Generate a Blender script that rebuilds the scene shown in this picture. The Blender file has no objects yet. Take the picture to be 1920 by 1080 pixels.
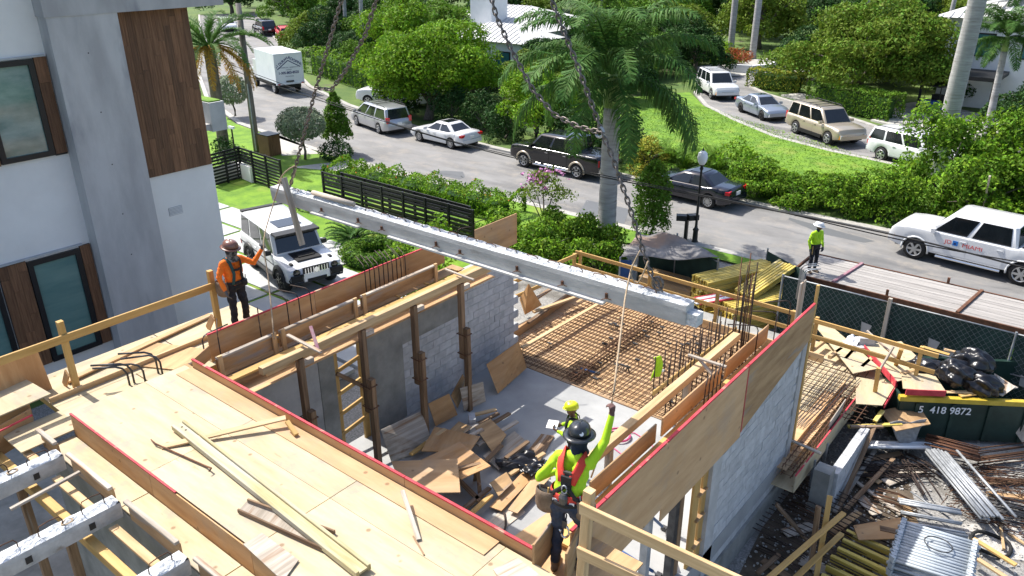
import bpy, bmesh, math, random
import numpy as np
from mathutils import Vector, Matrix, Euler
R = math.radians; PI = math.pi
S = bpy.context.scene; COL = S.collection
random.seed(7); RNG = np.random.default_rng(7)
# ---------------------------------------------------------------- camera, sky, sun, exposure
cd = bpy.data.cameras.new('camera'); cam = bpy.data.objects.new('camera', cd); COL.objects.link(cam)
cam.matrix_world = Matrix.Translation((0, 0, 11.6)) @ Matrix.Rotation(0.680768, 4, 'Z') @ Matrix.Rotation(PI/2-0.41837, 4, 'X') @ Matrix.Rotation(-0.00502, 4, 'Z')
cd.sensor_width = 36; cd.lens = 36*1486.7/1920; cd.clip_end = 1500; cd.clip_start = .1
S.camera = cam
SUN_EL, SUN_AZ = R(53), R(1)      # shadows run along +X
w = bpy.data.worlds.new('World'); S.world = w; w.use_nodes = True
nt = w.node_tree; sky = nt.nodes.new('ShaderNodeTexSky'); sky.sky_type = 'NISHITA'; sky.sun_disc = False
sky.sun_elevation = SUN_EL; sky.sun_rotation = R(270)-SUN_AZ; sky.air_density = .8; sky.dust_density = 2.2; sky.ozone_density = .4
bgn = nt.nodes['Background']; nt.links.new(sky.outputs[0], bgn.inputs[0]); bgn.inputs[1].default_value = 0.15
sl = bpy.data.lights.new('sun', 'SUN'); so = bpy.data.objects.new('sun', sl); COL.objects.link(so)
sl.energy = 4.2; sl.angle = R(.5); sl.color = (1, .955, .88)
sd = Vector((math.cos(SUN_EL)*math.cos(SUN_AZ), math.cos(SUN_EL)*math.sin(SUN_AZ), -math.sin(SUN_EL)))
so.rotation_euler = sd.to_track_quat('-Z', 'Y').to_euler(); so.location = (-20, 0, 40)
S.view_settings.view_transform = 'Standard'; S.view_settings.look = 'None'; S.view_settings.gamma = 1
S.view_settings.exposure = 0.86
try: S.cycles.max_bounces = 6; S.cycles.transparent_max_bounces = 4; S.cycles.use_denoising = True
except Exception: pass
# ---------------------------------------------------------------- materials
MATS = {}
def M(name, c1, c2=None, scale=4, rough=.75, bump=.15, bscale=60, metal=0, stretch=(1, 1, 1), var=.06, spec=.4, c3=None, c3amt=.55, c3scale=1.2, coat=0, lo=.35, hi=.65, trans=0, island=0, speck=None, stain=0):
    m = bpy.data.materials.new(name); m.use_nodes = True; n = m.node_tree.nodes; L = m.node_tree.links
    b = n['Principled BSDF']; b.inputs['Roughness'].default_value = rough; b.inputs['Metallic'].default_value = metal
    b.inputs['Specular IOR Level'].default_value = spec; b.inputs['Coat Weight'].default_value = coat
    c2 = c2 or c1
    tc = n.new('ShaderNodeTexCoord'); oi = n.new('ShaderNodeObjectInfo'); mp = n.new('ShaderNodeMapping')
    mu = n.new('ShaderNodeVectorMath'); mu.operation = 'SCALE'; mu.inputs[0].default_value = (37, 53, 71); L.new(oi.outputs['Random'], mu.inputs['Scale'])
    ad = n.new('ShaderNodeVectorMath'); ad.operation = 'ADD'; L.new(tc.outputs['Object'], ad.inputs[0]); L.new(mu.outputs[0], ad.inputs[1])
    L.new(ad.outputs[0], mp.inputs[0]); mp.inputs['Scale'].default_value = stretch
    no = n.new('ShaderNodeTexNoise'); no.inputs['Scale'].default_value = scale; no.inputs['Detail'].default_value = 7; no.inputs['Roughness'].default_value = .62; L.new(mp.outputs[0], no.inputs[0])
    rp = n.new('ShaderNodeValToRGB'); rp.color_ramp.elements[0].position = lo; rp.color_ramp.elements[1].position = hi
    rp.color_ramp.elements[0].color = (*c1, 1); rp.color_ramp.elements[1].color = (*c2, 1); L.new(no.outputs[0], rp.inputs[0])
    col = rp.outputs[0]
    if c3:
        n3 = n.new('ShaderNodeTexNoise'); n3.inputs['Scale'].default_value = c3scale; n3.inputs['Detail'].default_value = 5; L.new(mp.outputs[0], n3.inputs[0])
        r3 = n.new('ShaderNodeValToRGB'); r3.color_ramp.elements[0].position = c3amt; r3.color_ramp.elements[1].position = min(1, c3amt+.12); L.new(n3.outputs[0], r3.inputs[0])
        mx = n.new('ShaderNodeMix'); mx.data_type = 'RGBA'; L.new(r3.outputs[0], mx.inputs[0]); L.new(col, mx.inputs[6]); mx.inputs[7].default_value = (*c3, 1); col = mx.outputs[2]
    if stain:
        n4 = n.new('ShaderNodeTexNoise'); n4.inputs['Scale'].default_value = 1.1; n4.inputs['Detail'].default_value = 8; n4.inputs['Roughness'].default_value = .7; L.new(ad.outputs[0], n4.inputs[0])
        r4 = n.new('ShaderNodeMapRange'); r4.inputs[1].default_value = .5; r4.inputs[2].default_value = .66; r4.inputs[3].default_value = 0; r4.inputs[4].default_value = stain; L.new(n4.outputs[0], r4.inputs[0])
        mx = n.new('ShaderNodeMix'); mx.data_type = 'RGBA'; L.new(r4.outputs[0], mx.inputs[0]); L.new(col, mx.inputs[6]); mx.inputs[7].default_value = (.3, .27, .23, 1); col = mx.outputs[2]
    if speck:
        vo = n.new('ShaderNodeTexVoronoi'); vo.inputs['Scale'].default_value = speck; L.new(ad.outputs[0], vo.inputs[0]); r5 = n.new('ShaderNodeMapRange'); r5.inputs[1].default_value = .07; r5.inputs[2].default_value = .13; r5.inputs[3].default_value = .75; r5.inputs[4].default_value = 0; L.new(vo.outputs['Distance'], r5.inputs[0])
        mx = n.new('ShaderNodeMix'); mx.data_type = 'RGBA'; L.new(r5.outputs[0], mx.inputs[0]); L.new(col, mx.inputs[6]); mx.inputs[7].default_value = (.2, .12, .06, 1); col = mx.outputs[2]
    hs = n.new('ShaderNodeHueSaturation'); mr = n.new('ShaderNodeMapRange'); mr.inputs[3].default_value = 1-var; mr.inputs[4].default_value = 1+var
    if island:
        ge = n.new('ShaderNodeNewGeometry'); L.new(ge.outputs['Random Per Island'], mr.inputs[0]); mr.inputs[3].default_value = 1-island; mr.inputs[4].default_value = 1+island
        m2 = n.new('ShaderNodeMapRange'); m2.inputs[3].default_value = .485; m2.inputs[4].default_value = .515; L.new(ge.outputs['Random Per Island'], m2.inputs[0]); L.new(m2.outputs[0], hs.inputs['Hue'])
    else: L.new(oi.outputs['Random'], mr.inputs[0])
    L.new(mr.outputs[0], hs.inputs['Value']); L.new(col, hs.inputs['Color']); L.new(hs.outputs[0], b.inputs['Base Color'])
    if bump:
        nb = n.new('ShaderNodeTexNoise'); nb.inputs['Scale'].default_value = bscale; nb.inputs['Detail'].default_value = 4; L.new(mp.outputs[0], nb.inputs[0])
        bp = n.new('ShaderNodeBump'); bp.inputs['Strength'].default_value = bump; bp.inputs['Distance'].default_value = .02; L.new(nb.outputs[0], bp.inputs['Height']); L.new(bp.outputs[0], b.inputs['Normal'])
    if trans:
        tr = n.new('ShaderNodeBsdfTranslucent'); L.new(hs.outputs[0], tr.inputs[0]); ms = n.new('ShaderNodeMixShader'); ms.inputs[0].default_value = trans
        L.new(b.outputs[0], ms.inputs[1]); L.new(tr.outputs[0], ms.inputs[2]); L.new(ms.outputs[0], n['Material Output'].inputs[0])
    MATS[name] = m; return m
M('asphalt', (.165, .163, .16), (.235, .232, .228), .9, .9, .3, 250, stretch=(.35, 1, 1), c3=(.13, .13, .13), c3amt=.56, c3scale=.4, stain=.5)
M('kerb', (.3, .29, .27), (.42, .41, .38), 3, .85, .2, 80)
M('sidewalk', (.34, .33, .3), (.45, .44, .4), 1.5, .85, .15, 90)
M('paver', (.36, .37, .375), (.46, .47, .47), 1.2, .8, .1, 90, var=.05)
M('lawn', (.075, .17, .012), (.16, .29, .018), 1.3, .9, .35, 130, c3=(.2, .26, .04), c3amt=.6, c3scale=.5)
M('soil', (.06, .045, .03), (.13, .1, .07), 3, .95, .6, 60)
M('terrain', (.05, .1, .02), (.1, .15, .03), .4, .95, .5, 30, c3=(.1, .085, .06), c3amt=.6, c3scale=.3)
M('gravel', (.16, .155, .145), (.36, .35, .33), 22, .95, .8, 90, c3=(.11, .1, .085), c3amt=.56, c3scale=.7)
M('limerock', (.38, .37, .34), (.52, .5, .47), 12, .95, .8, 90)
M('white_stucco', (.74, .725, .7), (.82, .805, .775), .7, .85, .12, 160)
M('raw_concrete', (.37, .36, .36), (.5, .49, .485), 1.1, .8, .15, 30, stretch=(1.2, 1.2, .35), c3=(.24, .24, .26), c3amt=.6, c3scale=1)
M('wood_cladding', (.11, .05, .024), (.23, .115, .058), 3, .6, .2, 40, stretch=(9, 9, .5), var=.3)
M('dark_frame', (.012, .012, .014), None, 3, .4, 0)
M('ply', (.4, .315, .185), (.54, .455, .3), 1.9, .75, .12, 40, stretch=(.5, 2.6, 2.6), c3=(.36, .24, .13), c3amt=.69, c3scale=5, var=.1, lo=.3, hi=.7, speck=3.2, stain=.8)
M('ply_warm', (.42, .255, .125), (.56, .375, .21), 1.9, .75, .12, 40, stretch=(.5, 2.6, 2.6), c3=(.36, .22, .11), c3amt=.68, c3scale=4, var=.1, lo=.3, hi=.7, speck=3.2, stain=.35)
M('ply_old', (.3, .18, .085), (.5, .33, .17), 1.6, .8, .2, 40, stretch=(.5, 3, 3), c3=(.3, .27, .24), c3amt=.58, c3scale=1.3, var=.2)
M('ply_orange', (.38, .2, .08), (.53, .32, .15), 1.5, .7, .1, 40, stretch=(.5, 3, 3), c3=(.3, .15, .06), c3amt=.68, c3scale=3, var=.12, speck=3.6, stain=.3)
M('lumber', (.42, .27, .13), (.6, .43, .24), 2.2, .7, .12, 50, stretch=(.4, 5, 5), c3=(.36, .19, .07), c3amt=.68, c3scale=2.5, var=.1)
M('lumber_yellow', (.42, .25, .075), (.56, .36, .13), 2, .7, .12, 50, stretch=(.4, 4, 4), var=.1)
M('lumber_old', (.13, .075, .04), (.3, .2, .12), 2.5, .85, .3, 40, stretch=(.4, 6, 6), c3=(.34, .3, .26), c3amt=.57, c3scale=1.6, var=.25)
M('lumber_grey', (.3, .26, .21), (.5, .44, .37), 2.5, .85, .25, 40, stretch=(.4, 6, 6), c3=(.26, .15, .08), c3amt=.58, c3scale=1.6, var=.18)
M('old_post', (.15, .09, .05), (.31, .2, .115), 3, .9, .5, 30, stretch=(.3, 5, 5), c3=(.3, .26, .22), c3amt=.62, c3scale=2, var=.2)
M('girder_pale', (.34, .28, .13), (.48, .43, .27), 2.2, .7, .15, 40, stretch=(.4, 4, 4), c3=(.38, .36, .3), c3amt=.5, c3scale=1.4, var=.1)
M('girder_yellow', (.46, .34, .06), (.62, .49, .13), 2.2, .6, .15, 40, stretch=(.4, 4, 4), c3=(.45, .4, .24), c3amt=.58, c3scale=1.6, var=.15)
M('red_paint', (.4, .03, .045), (.55, .06, .075), 5, .7, .1, 60, c3=(.5, .36, .24), c3amt=.6, c3scale=3.5)
M('concrete', (.34, .34, .335), (.47, .465, .455), 2.2, .85, .25, 60, c3=(.3, .3, .29), c3amt=.6, c3scale=1.2, var=.05)
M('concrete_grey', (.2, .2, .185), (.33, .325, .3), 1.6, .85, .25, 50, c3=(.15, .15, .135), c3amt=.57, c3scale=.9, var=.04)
M('slab', (.26, .265, .265), (.36, .365, .36), .8, .75, .15, 60, c3=(.3, .31, .31), c3amt=.58, c3scale=.5)
M('precast', (.4, .4, .39), (.56, .555, .54), 2.5, .85, .3, 50, stretch=(.7, 2, 2), c3=(.3, .27, .24), c3amt=.63, c3scale=2.2, var=.04)
M('rough_top', (.42, .44, .45), (.68, .69, .69), 16, .95, 1, 30)
M('block', (.4, .405, .41), (.53, .535, .54), 5, .92, .5, 70, var=.09, c3=(.36, .36, .36), c3amt=.62, c3scale=2)
M('mortar', (.34, .34, .335), (.46, .46, .45), 6, .95, .4, 60)
M('rebar', (.05, .028, .018), (.13, .062, .032), 12, .85, .3, 80, metal=.2, var=.25)
M('rebar_dark', (.03, .024, .022), (.075, .05, .04), 10, .7, .2, 80, metal=.4, var=.2)
M('rust', (.07, .032, .018), (.16, .07, .036), 8, .85, .3, 60)
M('galv', (.22, .235, .25), (.36, .38, .4), 5, .5, .1, 60, metal=.35, var=.2)
M('galv_pale', (.36, .4, .43), (.46, .5, .53), 4, .6, .1, 60, metal=.1, var=.1)
M('steel_dark', (.05, .05, .055), (.11, .11, .11), 6, .5, .1, 60, metal=.6)
M('chain', (.1, .085, .075), (.24, .21, .19), 18, .55, .2, 80, metal=.6)
M('rope', (.3, .22, .14), (.45, .35, .24), 20, .95, .4, 90)
M('black_fence', (.008, .008, .009), (.014, .014, .015), 3, .45, 0)
M('green_mesh', (.008, .028, .024), (.02, .055, .045), 2.5, .8, .2, 60, c3=(.04, .06, .05), c3amt=.62, c3scale=.8)
M('dumpster', (.008, .026, .02), (.018, .045, .036), 2, .5, .1, 40, c3=(.05, .045, .035), c3amt=.64, c3scale=1.5)
M('yellow_paint', (.45, .32, .03), (.56, .41, .05), 4, .5, .1, 40)
M('bag', (.006, .006, .008), (.014, .014, .017), 3, .3, .9, 7, spec=.5)
M('tarp_brown', (.13, .125, .125), (.24, .23, .225), 1.6, .8, .5, 8, c3=(.24, .17, .13), c3amt=.5, c3scale=.7)
M('tarp_blue', (.02, .07, .2), (.03, .1, .27), 3, .6, .3, 10)
M('white_plastic', (.75, .76, .77), None, 3, .4, .05, 20)
M('tar_pole', (.11, .1, .09), (.24, .22, .2), 3, .9, .5, 40, stretch=(5, 5, .25))
M('lamp_black', (.02, .021, .022), (.035, .035, .037), 4, .45, .1, 60, metal=.3)
M('globe', (.72, .74, .77), None, 3, .25, 0)
M('roof_white', (.46, .46, .455), (.6, .6, .59), 1.5, .8, .1, 50, c3=(.5, .48, .45), c3amt=.6, c3scale=.6)
M('house_wall', (.62, .64, .65), (.7, .71, .72), 1, .85, .1, 60)
M('teal_glass', (.02, .1, .12), (.05, .16, .18), 1, .12, 0, spec=.8)
M('rubber', (.012, .012, .012), (.02, .02, .02), 6, .85, .15, 60)
M('rim', (.4, .41, .42), (.5, .51, .52), 3, .3, 0, metal=.8)
M('rim_black', (.012, .012, .013), None, 3, .35, 0)
M('glass', (.006, .008, .01), (.012, .015, .018), 2, .06, 0, spec=.8)
M('red_lens', (.45, .01, .015), None, 3, .2, 0)
M('lens', (.6, .62, .64), None, 3, .12, 0, spec=.8)
M('amber', (.7, .25, .02), None, 3, .2, 0)
M('chrome', (.6, .6, .61), None, 3, .18, 0, metal=.95)
M('trim_black', (.012, .012, .013), None, 3, .5, 0)
M('plate', (.7, .72, .7), None, 3, .4, 0)
def paint(name, c, rough=.28, metal=0): return M(name, c, tuple(min(1, x*1.05) for x in c), 1, rough, 0, metal=metal, coat=.6, var=0)
paint('paint_white', (.6, .61, .62)); paint('paint_silver', (.42, .43, .45), .3, .6); paint('paint_black', (.006, .006, .008), .16); paint('paint_navy', (.008, .01, .02), .16)
paint('paint_gold', (.44, .38, .29), .32, .5); paint('paint_grey', (.3, .34, .4), .3, .6); paint('paint_blue', (.02, .06, .25)); paint('tonneau', (.02, .021, .023), .6)
M('leaf_bright', (.1, .22, .01), (.25, .4, .028), 1.2, .65, 0, spec=.15, trans=.35, island=.42, var=0)
M('leaf_mid', (.07, .155, .013), (.14, .25, .024), 1.2, .65, 0, spec=.15, trans=.3, island=.35, var=0)
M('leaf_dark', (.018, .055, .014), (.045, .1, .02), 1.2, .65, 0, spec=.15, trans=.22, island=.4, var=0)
M('leaf_olive', (.1, .16, .016), (.18, .25, .03), 1.2, .65, 0, spec=.15, trans=.3, island=.35, var=0)
M('leaf_silver', (.15, .2, .12), (.26, .31, .2), 1.5, .65, 0, spec=.15, trans=.25, island=.3, var=0)
M('leaf_yellow', (.26, .28, .03), (.4, .36, .05), 1.5, .65, 0, spec=.15, trans=.35, island=.3, var=0)
M('leaf_orange', (.34, .17, .02), (.45, .27, .04), 1.5, .65, 0, spec=.15, trans=.3, island=.3, var=0)
M('leaf_palm', (.04, .11, .02), (.09, .18, .035), 1.4, .65, 0, spec=.15, trans=.2, island=.3, var=0)
M('flower_pink', (.5, .17, .42), (.62, .3, .55), 3, .6, 0, trans=.3, island=.2, var=0)
M('flower_orange', (.65, .15, .03), None, 3, .6, 0, trans=.2, island=.2, var=0)
M('bark', (.09, .075, .06), (.2, .17, .14), 4, .95, .6, 25, stretch=(3, 3, .6))
M('palm_trunk', (.28, .27, .265), (.42, .41, .405), 2, .9, .4, 30, stretch=(.6, .6, 6), c3=(.22, .2, .18), c3amt=.6, c3scale=1.6)
M('palm_sheath', (.14, .22, .06), (.24, .33, .1), 2, .45, .1, 30)
M('blade', (.11, .22, .012), (.19, .32, .025), 1, .6, 0, trans=.3, island=.12, var=0)
M('hose', (.6, .08, .2), None, 4, .45, 0)
M('lime', (.36, .62, .012), (.43, .7, .025), 3, .8, .15, 14, var=0)
M('orange_shirt', (.75, .14, .01), (.85, .19, .015), 3, .8, .15, 14, var=0)
M('jeans', (.02, .03, .055), (.05, .065, .1), 8, .85, .25, 22, var=0)
M('dark_pants', (.008, .009, .012), (.018, .019, .025), 8, .85, .25, 22, var=0)
M('skin', (.12, .06, .035), (.17, .085, .05), 6, .55, 0, var=0)
M('glove', (.07, .07, .075), (.12, .12, .125), 10, .8, .2, 40, var=0)
M('glove_brown', (.1, .05, .045), (.15, .08, .07), 10, .8, .2, 40, var=0)
M('camo', (.03, .03, .03), (.2, .19, .18), 14, .9, .2, 40, var=0, lo=.45, hi=.55)
M('navy_cloth', (.012, .02, .035), (.02, .03, .05), 8, .9, .2, 40, var=0)
M('harness_red', (.55, .04, .025), (.65, .06, .04), 8, .7, .2, 60, var=0)
M('strap_black', (.012, .012, .013), (.022, .022, .024), 8, .75, .2, 60, var=0)
M('strap_green', (.012, .05, .05), (.02, .07, .07), 8, .75, .2, 60, var=0)
M('hat_brown', (.16, .07, .05), (.2, .09, .065), 5, .3, 0, coat=.4, var=0)
M('hat_black', (.014, .017, .021), (.03, .034, .04), 12, .3, .05, 40, coat=.4, var=0)
M('hat_yellow', (.62, .72, .02), None, 5, .35, 0, coat=.3, var=0)
M('hat_white', (.8, .8, .8), None, 5, .35, 0, coat=.3, var=0)
M('leather', (.11, .075, .05), (.22, .16, .11), 8, .8, .3, 40, var=0)
M('sticker', (.75, .75, .75), None, 5, .5, 0, var=0)
M('ink_blue', (.015, .03, .12), None, 3, .5, 0, var=0)
M('ink_red', (.6, .06, .06), None, 3, .5, 0, var=0)
M('ink_white', (.75, .76, .76), None, 3, .6, 0, var=0)
M('ink_logo', (.02, .16, .5), None, 3, .5, 0, var=0)
M('ink_dark', (.04, .035, .03), None, 3, .8, 0, var=0)
M('truck_white', (.62, .66, .68), (.7, .73, .74), 1.2, .5, .05, 40, c3=(.5, .5, .47), c3amt=.64, c3scale=1)
M('magenta', (.3, .1, .15), (.36, .26, .26), 8, .7, 0)
M('deck_grey', (.24, .225, .21), (.37, .35, .33), 2, .9, .4, 40, stretch=(.3, 6, 6), var=.12)
M('tire_track', (.12, .125, .13), None, 3, .5, 0)
M('shrub_red', (.3, .07, .02), (.42, .13, .04), 2, .6, 0, trans=.3, island=.3, var=0)
ORD = 'first second third fourth fifth sixth seventh eighth ninth tenth eleventh twelfth thirteenth fourteenth fifteenth sixteenth'.split()
# ---------------------------------------------------------------- builders
WL = {}                                                        # world location of every thing and part
def tag(o, label, cat, group=None):
    o['label'] = label; o['category'] = cat
    if group: o['group'] = group
    return o
def thing(name, label, cat, loc=(0, 0, 0), group=None):
    o = bpy.data.objects.new(name, None); COL.objects.link(o); o.location = loc; o.empty_display_size = .3; WL[o.name] = Vector(loc)
    return tag(o, label, cat, group)
def link(name, me, mat, parent=None, loc=(0, 0, 0), rot=None):
    o = bpy.data.objects.new(name, me); COL.objects.link(o)
    if mat and not me.materials: me.materials.append(MATS[mat])
    p = Vector(loc)
    if parent: o.parent = parent; o.location = p-WL[parent.name]
    else: o.location = p
    if rot is not None: o.rotation_euler = rot
    WL[o.name] = p
    return o
class B:
    """collects shapes in world coordinates; obj() links them as one mesh object"""
    def __init__(s): s.v = []; s.f = []; s.smooth = False
    def add(s, v, f):
        k = len(s.v); s.v += [tuple(p) for p in v]; s.f += [tuple(i+k for i in q) for q in f]; return s
    def box(s, c, d, rz=0):
        c = Vector(c); m = Matrix.Rotation(rz, 3, 'Z'); x, y, z = (a/2 for a in d)
        return s.add([c+m@Vector((i*x, j*y, k*z)) for i, j, k in BOXV], BOXF)
    def bb(s, x0, x1, y0, y1, z0, z1): return s.box(((x0+x1)/2, (y0+y1)/2, (z0+z1)/2), (x1-x0, y1-y0, z1-z0))
    def bar(s, p, q, w_, h, roll=0):
        p, q = Vector(p), Vector(q); m = frame(q-p, roll); L = (q-p).length/2; c = (p+q)/2
        return s.add([c+m@Vector((i*L, j*w_/2, k*h/2)) for i, j, k in BOXV], BOXF)
    def tube(s, pts, r, n=6, closed=False, caps=True):
        pts = [Vector(p) for p in pts]; rs = r if isinstance(r, (list, tuple)) else [r]*len(pts); v = []; N = len(pts)
        for i, p in enumerate(pts):
            d = pts[(i+1) % N]-pts[i-1] if closed else pts[min(i+1, N-1)]-pts[max(i-1, 0)]
            if d.length < 1e-9: d = Vector((0, 0, 1))
            m = frame(d)
            v += [p+m@Vector((0, math.cos(a*2*PI/n)*rs[i], math.sin(a*2*PI/n)*rs[i])) for a in range(n)]
        f = [(i*n+a, i*n+(a+1) % n, ((i+1) % N)*n+(a+1) % n, ((i+1) % N)*n+a) for i in range(N if closed else N-1) for a in range(n)]
        if caps and not closed: f += [tuple(range(n-1, -1, -1)), tuple((N-1)*n+a for a in range(n))]
        return s.add(v, f)
    def lathe(s, c, prof, n=16, m=None):
        m = m or Matrix.Identity(3); c = Vector(c); N = len(prof)
        v = [c+m@Vector((math.cos(a*2*PI/n)*r, math.sin(a*2*PI/n)*r, z)) for r, z in prof for a in range(n)]
        f = [(i*n+a, i*n+(a+1) % n, (i+1)*n+(a+1) % n, (i+1)*n+a) for i in range(N-1) for a in range(n)]
        f += [tuple(range(n-1, -1, -1)), tuple((N-1)*n+a for a in range(n))]
        return s.add(v, f)
    def prism(s, poly, z0, z1):
        n = len(poly); v = [(p[0], p[1], z0) for p in poly]+[(p[0], p[1], z1) for p in poly]
        return s.add(v, [tuple(range(n-1, -1, -1)), tuple(range(n, 2*n))]+[(i, (i+1) % n, n+(i+1) % n, n+i) for i in range(n)])
    def grid(s, P):
        a, b = len(P), len(P[0]); return s.add([p for r_ in P for p in r_], [(i*b+j, (i+1)*b+j, (i+1)*b+j+1, i*b+j+1) for i in range(a-1) for j in range(b-1)])
    def mesh(s, name, c):
        me = bpy.data.meshes.new(name); me.from_pydata([tuple(Vector(p)-c) for p in s.v], [], s.f); me.update()
        if s.smooth: me.shade_smooth()
        return me
    def obj(s, name, mat, parent=None, base=False, rot=None):
        a = np.array(s.v); lo, hi = a.min(0), a.max(0); c = Vector(((lo+hi)/2).tolist())
        if base: c.z = lo[2]
        return link(name, s.mesh(name, c), mat, parent, c, rot)
BOXV = [(-1, -1, -1), (1, -1, -1), (1, 1, -1), (-1, 1, -1), (-1, -1, 1), (1, -1, 1), (1, 1, 1), (-1, 1, 1)]
BOXF = [(3, 2, 1, 0), (4, 5, 6, 7), (0, 1, 5, 4), (1, 2, 6, 5), (2, 3, 7, 6), (3, 0, 4, 7)]
def frame(d, roll=0):
    x = Vector(d).normalized(); up = Vector((0, 0, 1)) if abs(x.z) < .98 else Vector((0, 1, 0))
    y = up.cross(x).normalized(); z = x.cross(y); m = Matrix((x, y, z)).transposed()
    return m @ Matrix.Rotation(roll, 3, 'X')
BM = {}
def plank(name, p, q, w_, h, mat, parent=None, roll=0, lab=None, cat='plank', group=None, taper=.006):
    """a board whose own X axis runs along its length, so the grain follows it"""
    p, q = Vector(p), Vector(q); L = (q-p).length; key = (round(L, 2), round(w_, 3), round(h, 3), mat)
    me = BM.get(key)
    if me is None:
        me = bpy.data.meshes.new(name); e = min(taper, w_/5, h/5); v = []
        for sx in (-1, 1):
            for y, z in ((-w_/2+e, -h/2), (w_/2-e, -h/2), (w_/2, -h/2+e), (w_/2, h/2-e), (w_/2-e, h/2), (-w_/2+e, h/2), (-w_/2, h/2-e), (-w_/2, -h/2+e)): v.append((sx*L/2, y, z))
        me.from_pydata(v, [], [tuple(range(7, -1, -1)), tuple(range(8, 16))]+[(i, (i+1) % 8, 8+(i+1) % 8, 8+i) for i in range(8)]); me.update(); BM[key] = me
    o = link(name, me, mat, parent, (p+q)/2, frame(q-p, roll).to_euler())
    if lab: tag(o, lab, cat, group)
    return o
def sheet(name, c, L, W, T, mat, parent=None, rot=(0, 0, 0), lab=None, cat='plywood', group=None):
    b = B(); b.box((0, 0, 0), (L, W, T)); o = link(name, b.mesh(name, Vector((0, 0, 0))), mat, parent, c, Euler(rot))
    if lab: tag(o, lab, cat, group)
    return o
def struct(o): o['kind'] = 'structure'; return o
def stuff(o): o['kind'] = 'stuff'; return o
def npmesh(name, V, F):
    """fast mesh from numpy arrays (all faces with the same number of corners)"""
    me = bpy.data.meshes.new(name); n, k = F.shape
    me.vertices.add(len(V)); me.vertices.foreach_set('co', V.astype(np.float32).ravel()); me.loops.add(n*k); me.loops.foreach_set('vertex_index', F.astype(np.int32).ravel())
    me.polygons.add(n); me.polygons.foreach_set('loop_start', np.arange(0, n*k, k, dtype=np.int32)); me.update(calc_edges=True); return me
def text(name, s, size, mat, parent, loc, rot, mirror=False, align='CENTER', bold=0, xs=1):
    cu = bpy.data.curves.new(name, 'FONT'); cu.body = s; cu.size = size; cu.align_x = align; cu.offset = bold; cu.extrude = .002
    t = bpy.data.objects.new(name, cu); COL.objects.link(t); bpy.context.view_layer.update()
    me = bpy.data.meshes.new_from_object(t.evaluated_get(bpy.context.evaluated_depsgraph_get())); bpy.data.objects.remove(t)
    if xs != 1:
        for v in me.vertices: v.co.x *= xs
    me.materials.clear(); return link(name, me, mat, parent, loc, rot)
def copy_tree(o, parent=None):
    c = o.copy(); COL.objects.link(c); c.parent = parent; WL[c.name] = WL[o.name].copy()
    for ch in o.children: copy_tree(ch, c)
    return c
# ---------------------------------------------------------------- foliage
def foliage(name, blobs, n, size, mat, parent, asp=.5, spread=.9, flat=.25, shell=(.72, 1.06), rng=RNG, low=-.35):
    bl = np.array(blobs, float); a = (bl[:, 3]*bl[:, 4]*bl[:, 5])**(2/3); k = rng.choice(len(bl), n, p=a/a.sum())
    d = rng.normal(size=(n, 3)); d /= np.linalg.norm(d, axis=1)[:, None]; lo_ = d[:, 2] < low; d[lo_, 2] *= -1
    p = bl[k, :3]+d*bl[k, 3:]*rng.uniform(*shell, (n, 1))*(1+.1*np.sin(d[:, :1]*9+k[:, None]))
    nrm = d+rng.normal(size=(n, 3))*spread; nrm[:, 2] += flat; nrm /= np.linalg.norm(nrm, axis=1)[:, None]
    t = np.cross(nrm, rng.normal(size=(n, 3))); t /= np.linalg.norm(t, axis=1)[:, None]; s = np.cross(nrm, t)
    L = size*rng.uniform(.6, 1.3, (n, 1)); W = L*asp
    V = np.empty((n, 4, 3)); V[:, 0] = p-t*L*.5; V[:, 1] = p+s*W*.5+nrm*W*.12; V[:, 2] = p+t*L*.5; V[:, 3] = p-s*W*.5+nrm*W*.12
    c = np.array(WL[parent.name]) if parent else np.zeros(3)
    me = npmesh(name, (V-c).reshape(-1, 3), np.arange(n*4).reshape(n, 4))
    return link(name, me, mat, parent, tuple(c))
def crown_blobs(c, r, n, sub=.45, seed=1, squash=.85):
    n, sub = int(n*2.2), sub*.68
    g = np.random.default_rng(seed); out = [(c[0], c[1], c[2], r[0]*.62, r[1]*.62, r[2]*.66)]
    for i in range(n):
        d = g.normal(size=3); d /= np.linalg.norm(d); d[2] = abs(d[2])*1.35-.55; q = g.uniform(.55, 1.02); s = g.uniform(.5, 1.45)*sub
        out.append((c[0]+d[0]*r[0]*q, c[1]+d[1]*r[1]*q, c[2]+d[2]*r[2]*q, r[0]*s, r[1]*s, r[2]*s*squash))
    return out
def limbs(base, c, r, n, r0, seed=1):
    g = random.Random(seed); b = B(); b.smooth = True; base = Vector(base); c = Vector(c); mid = base+(c-base)*.45+Vector((g.uniform(-.2, .2), g.uniform(-.2, .2), 0))
    b.tube([base, base+(mid-base)*.5+Vector((.05, .04, 0)), mid, c+Vector((0, 0, r[2]*.3))], [r0*1.25, r0, r0*.8, r0*.3], 8)
    for i in range(n):
        a = i*2*PI/n+g.uniform(-.4, .4); e = c+Vector((math.cos(a)*r[0]*.7, math.sin(a)*r[1]*.7, g.uniform(-.1, .55)*r[2]))
        b.tube([mid-(mid-base)*g.uniform(0, .3), (mid+e)/2+Vector((0, 0, .15*r[2])), e], [r0*.6, r0*.4, r0*.1], 6)
    return b
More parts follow.
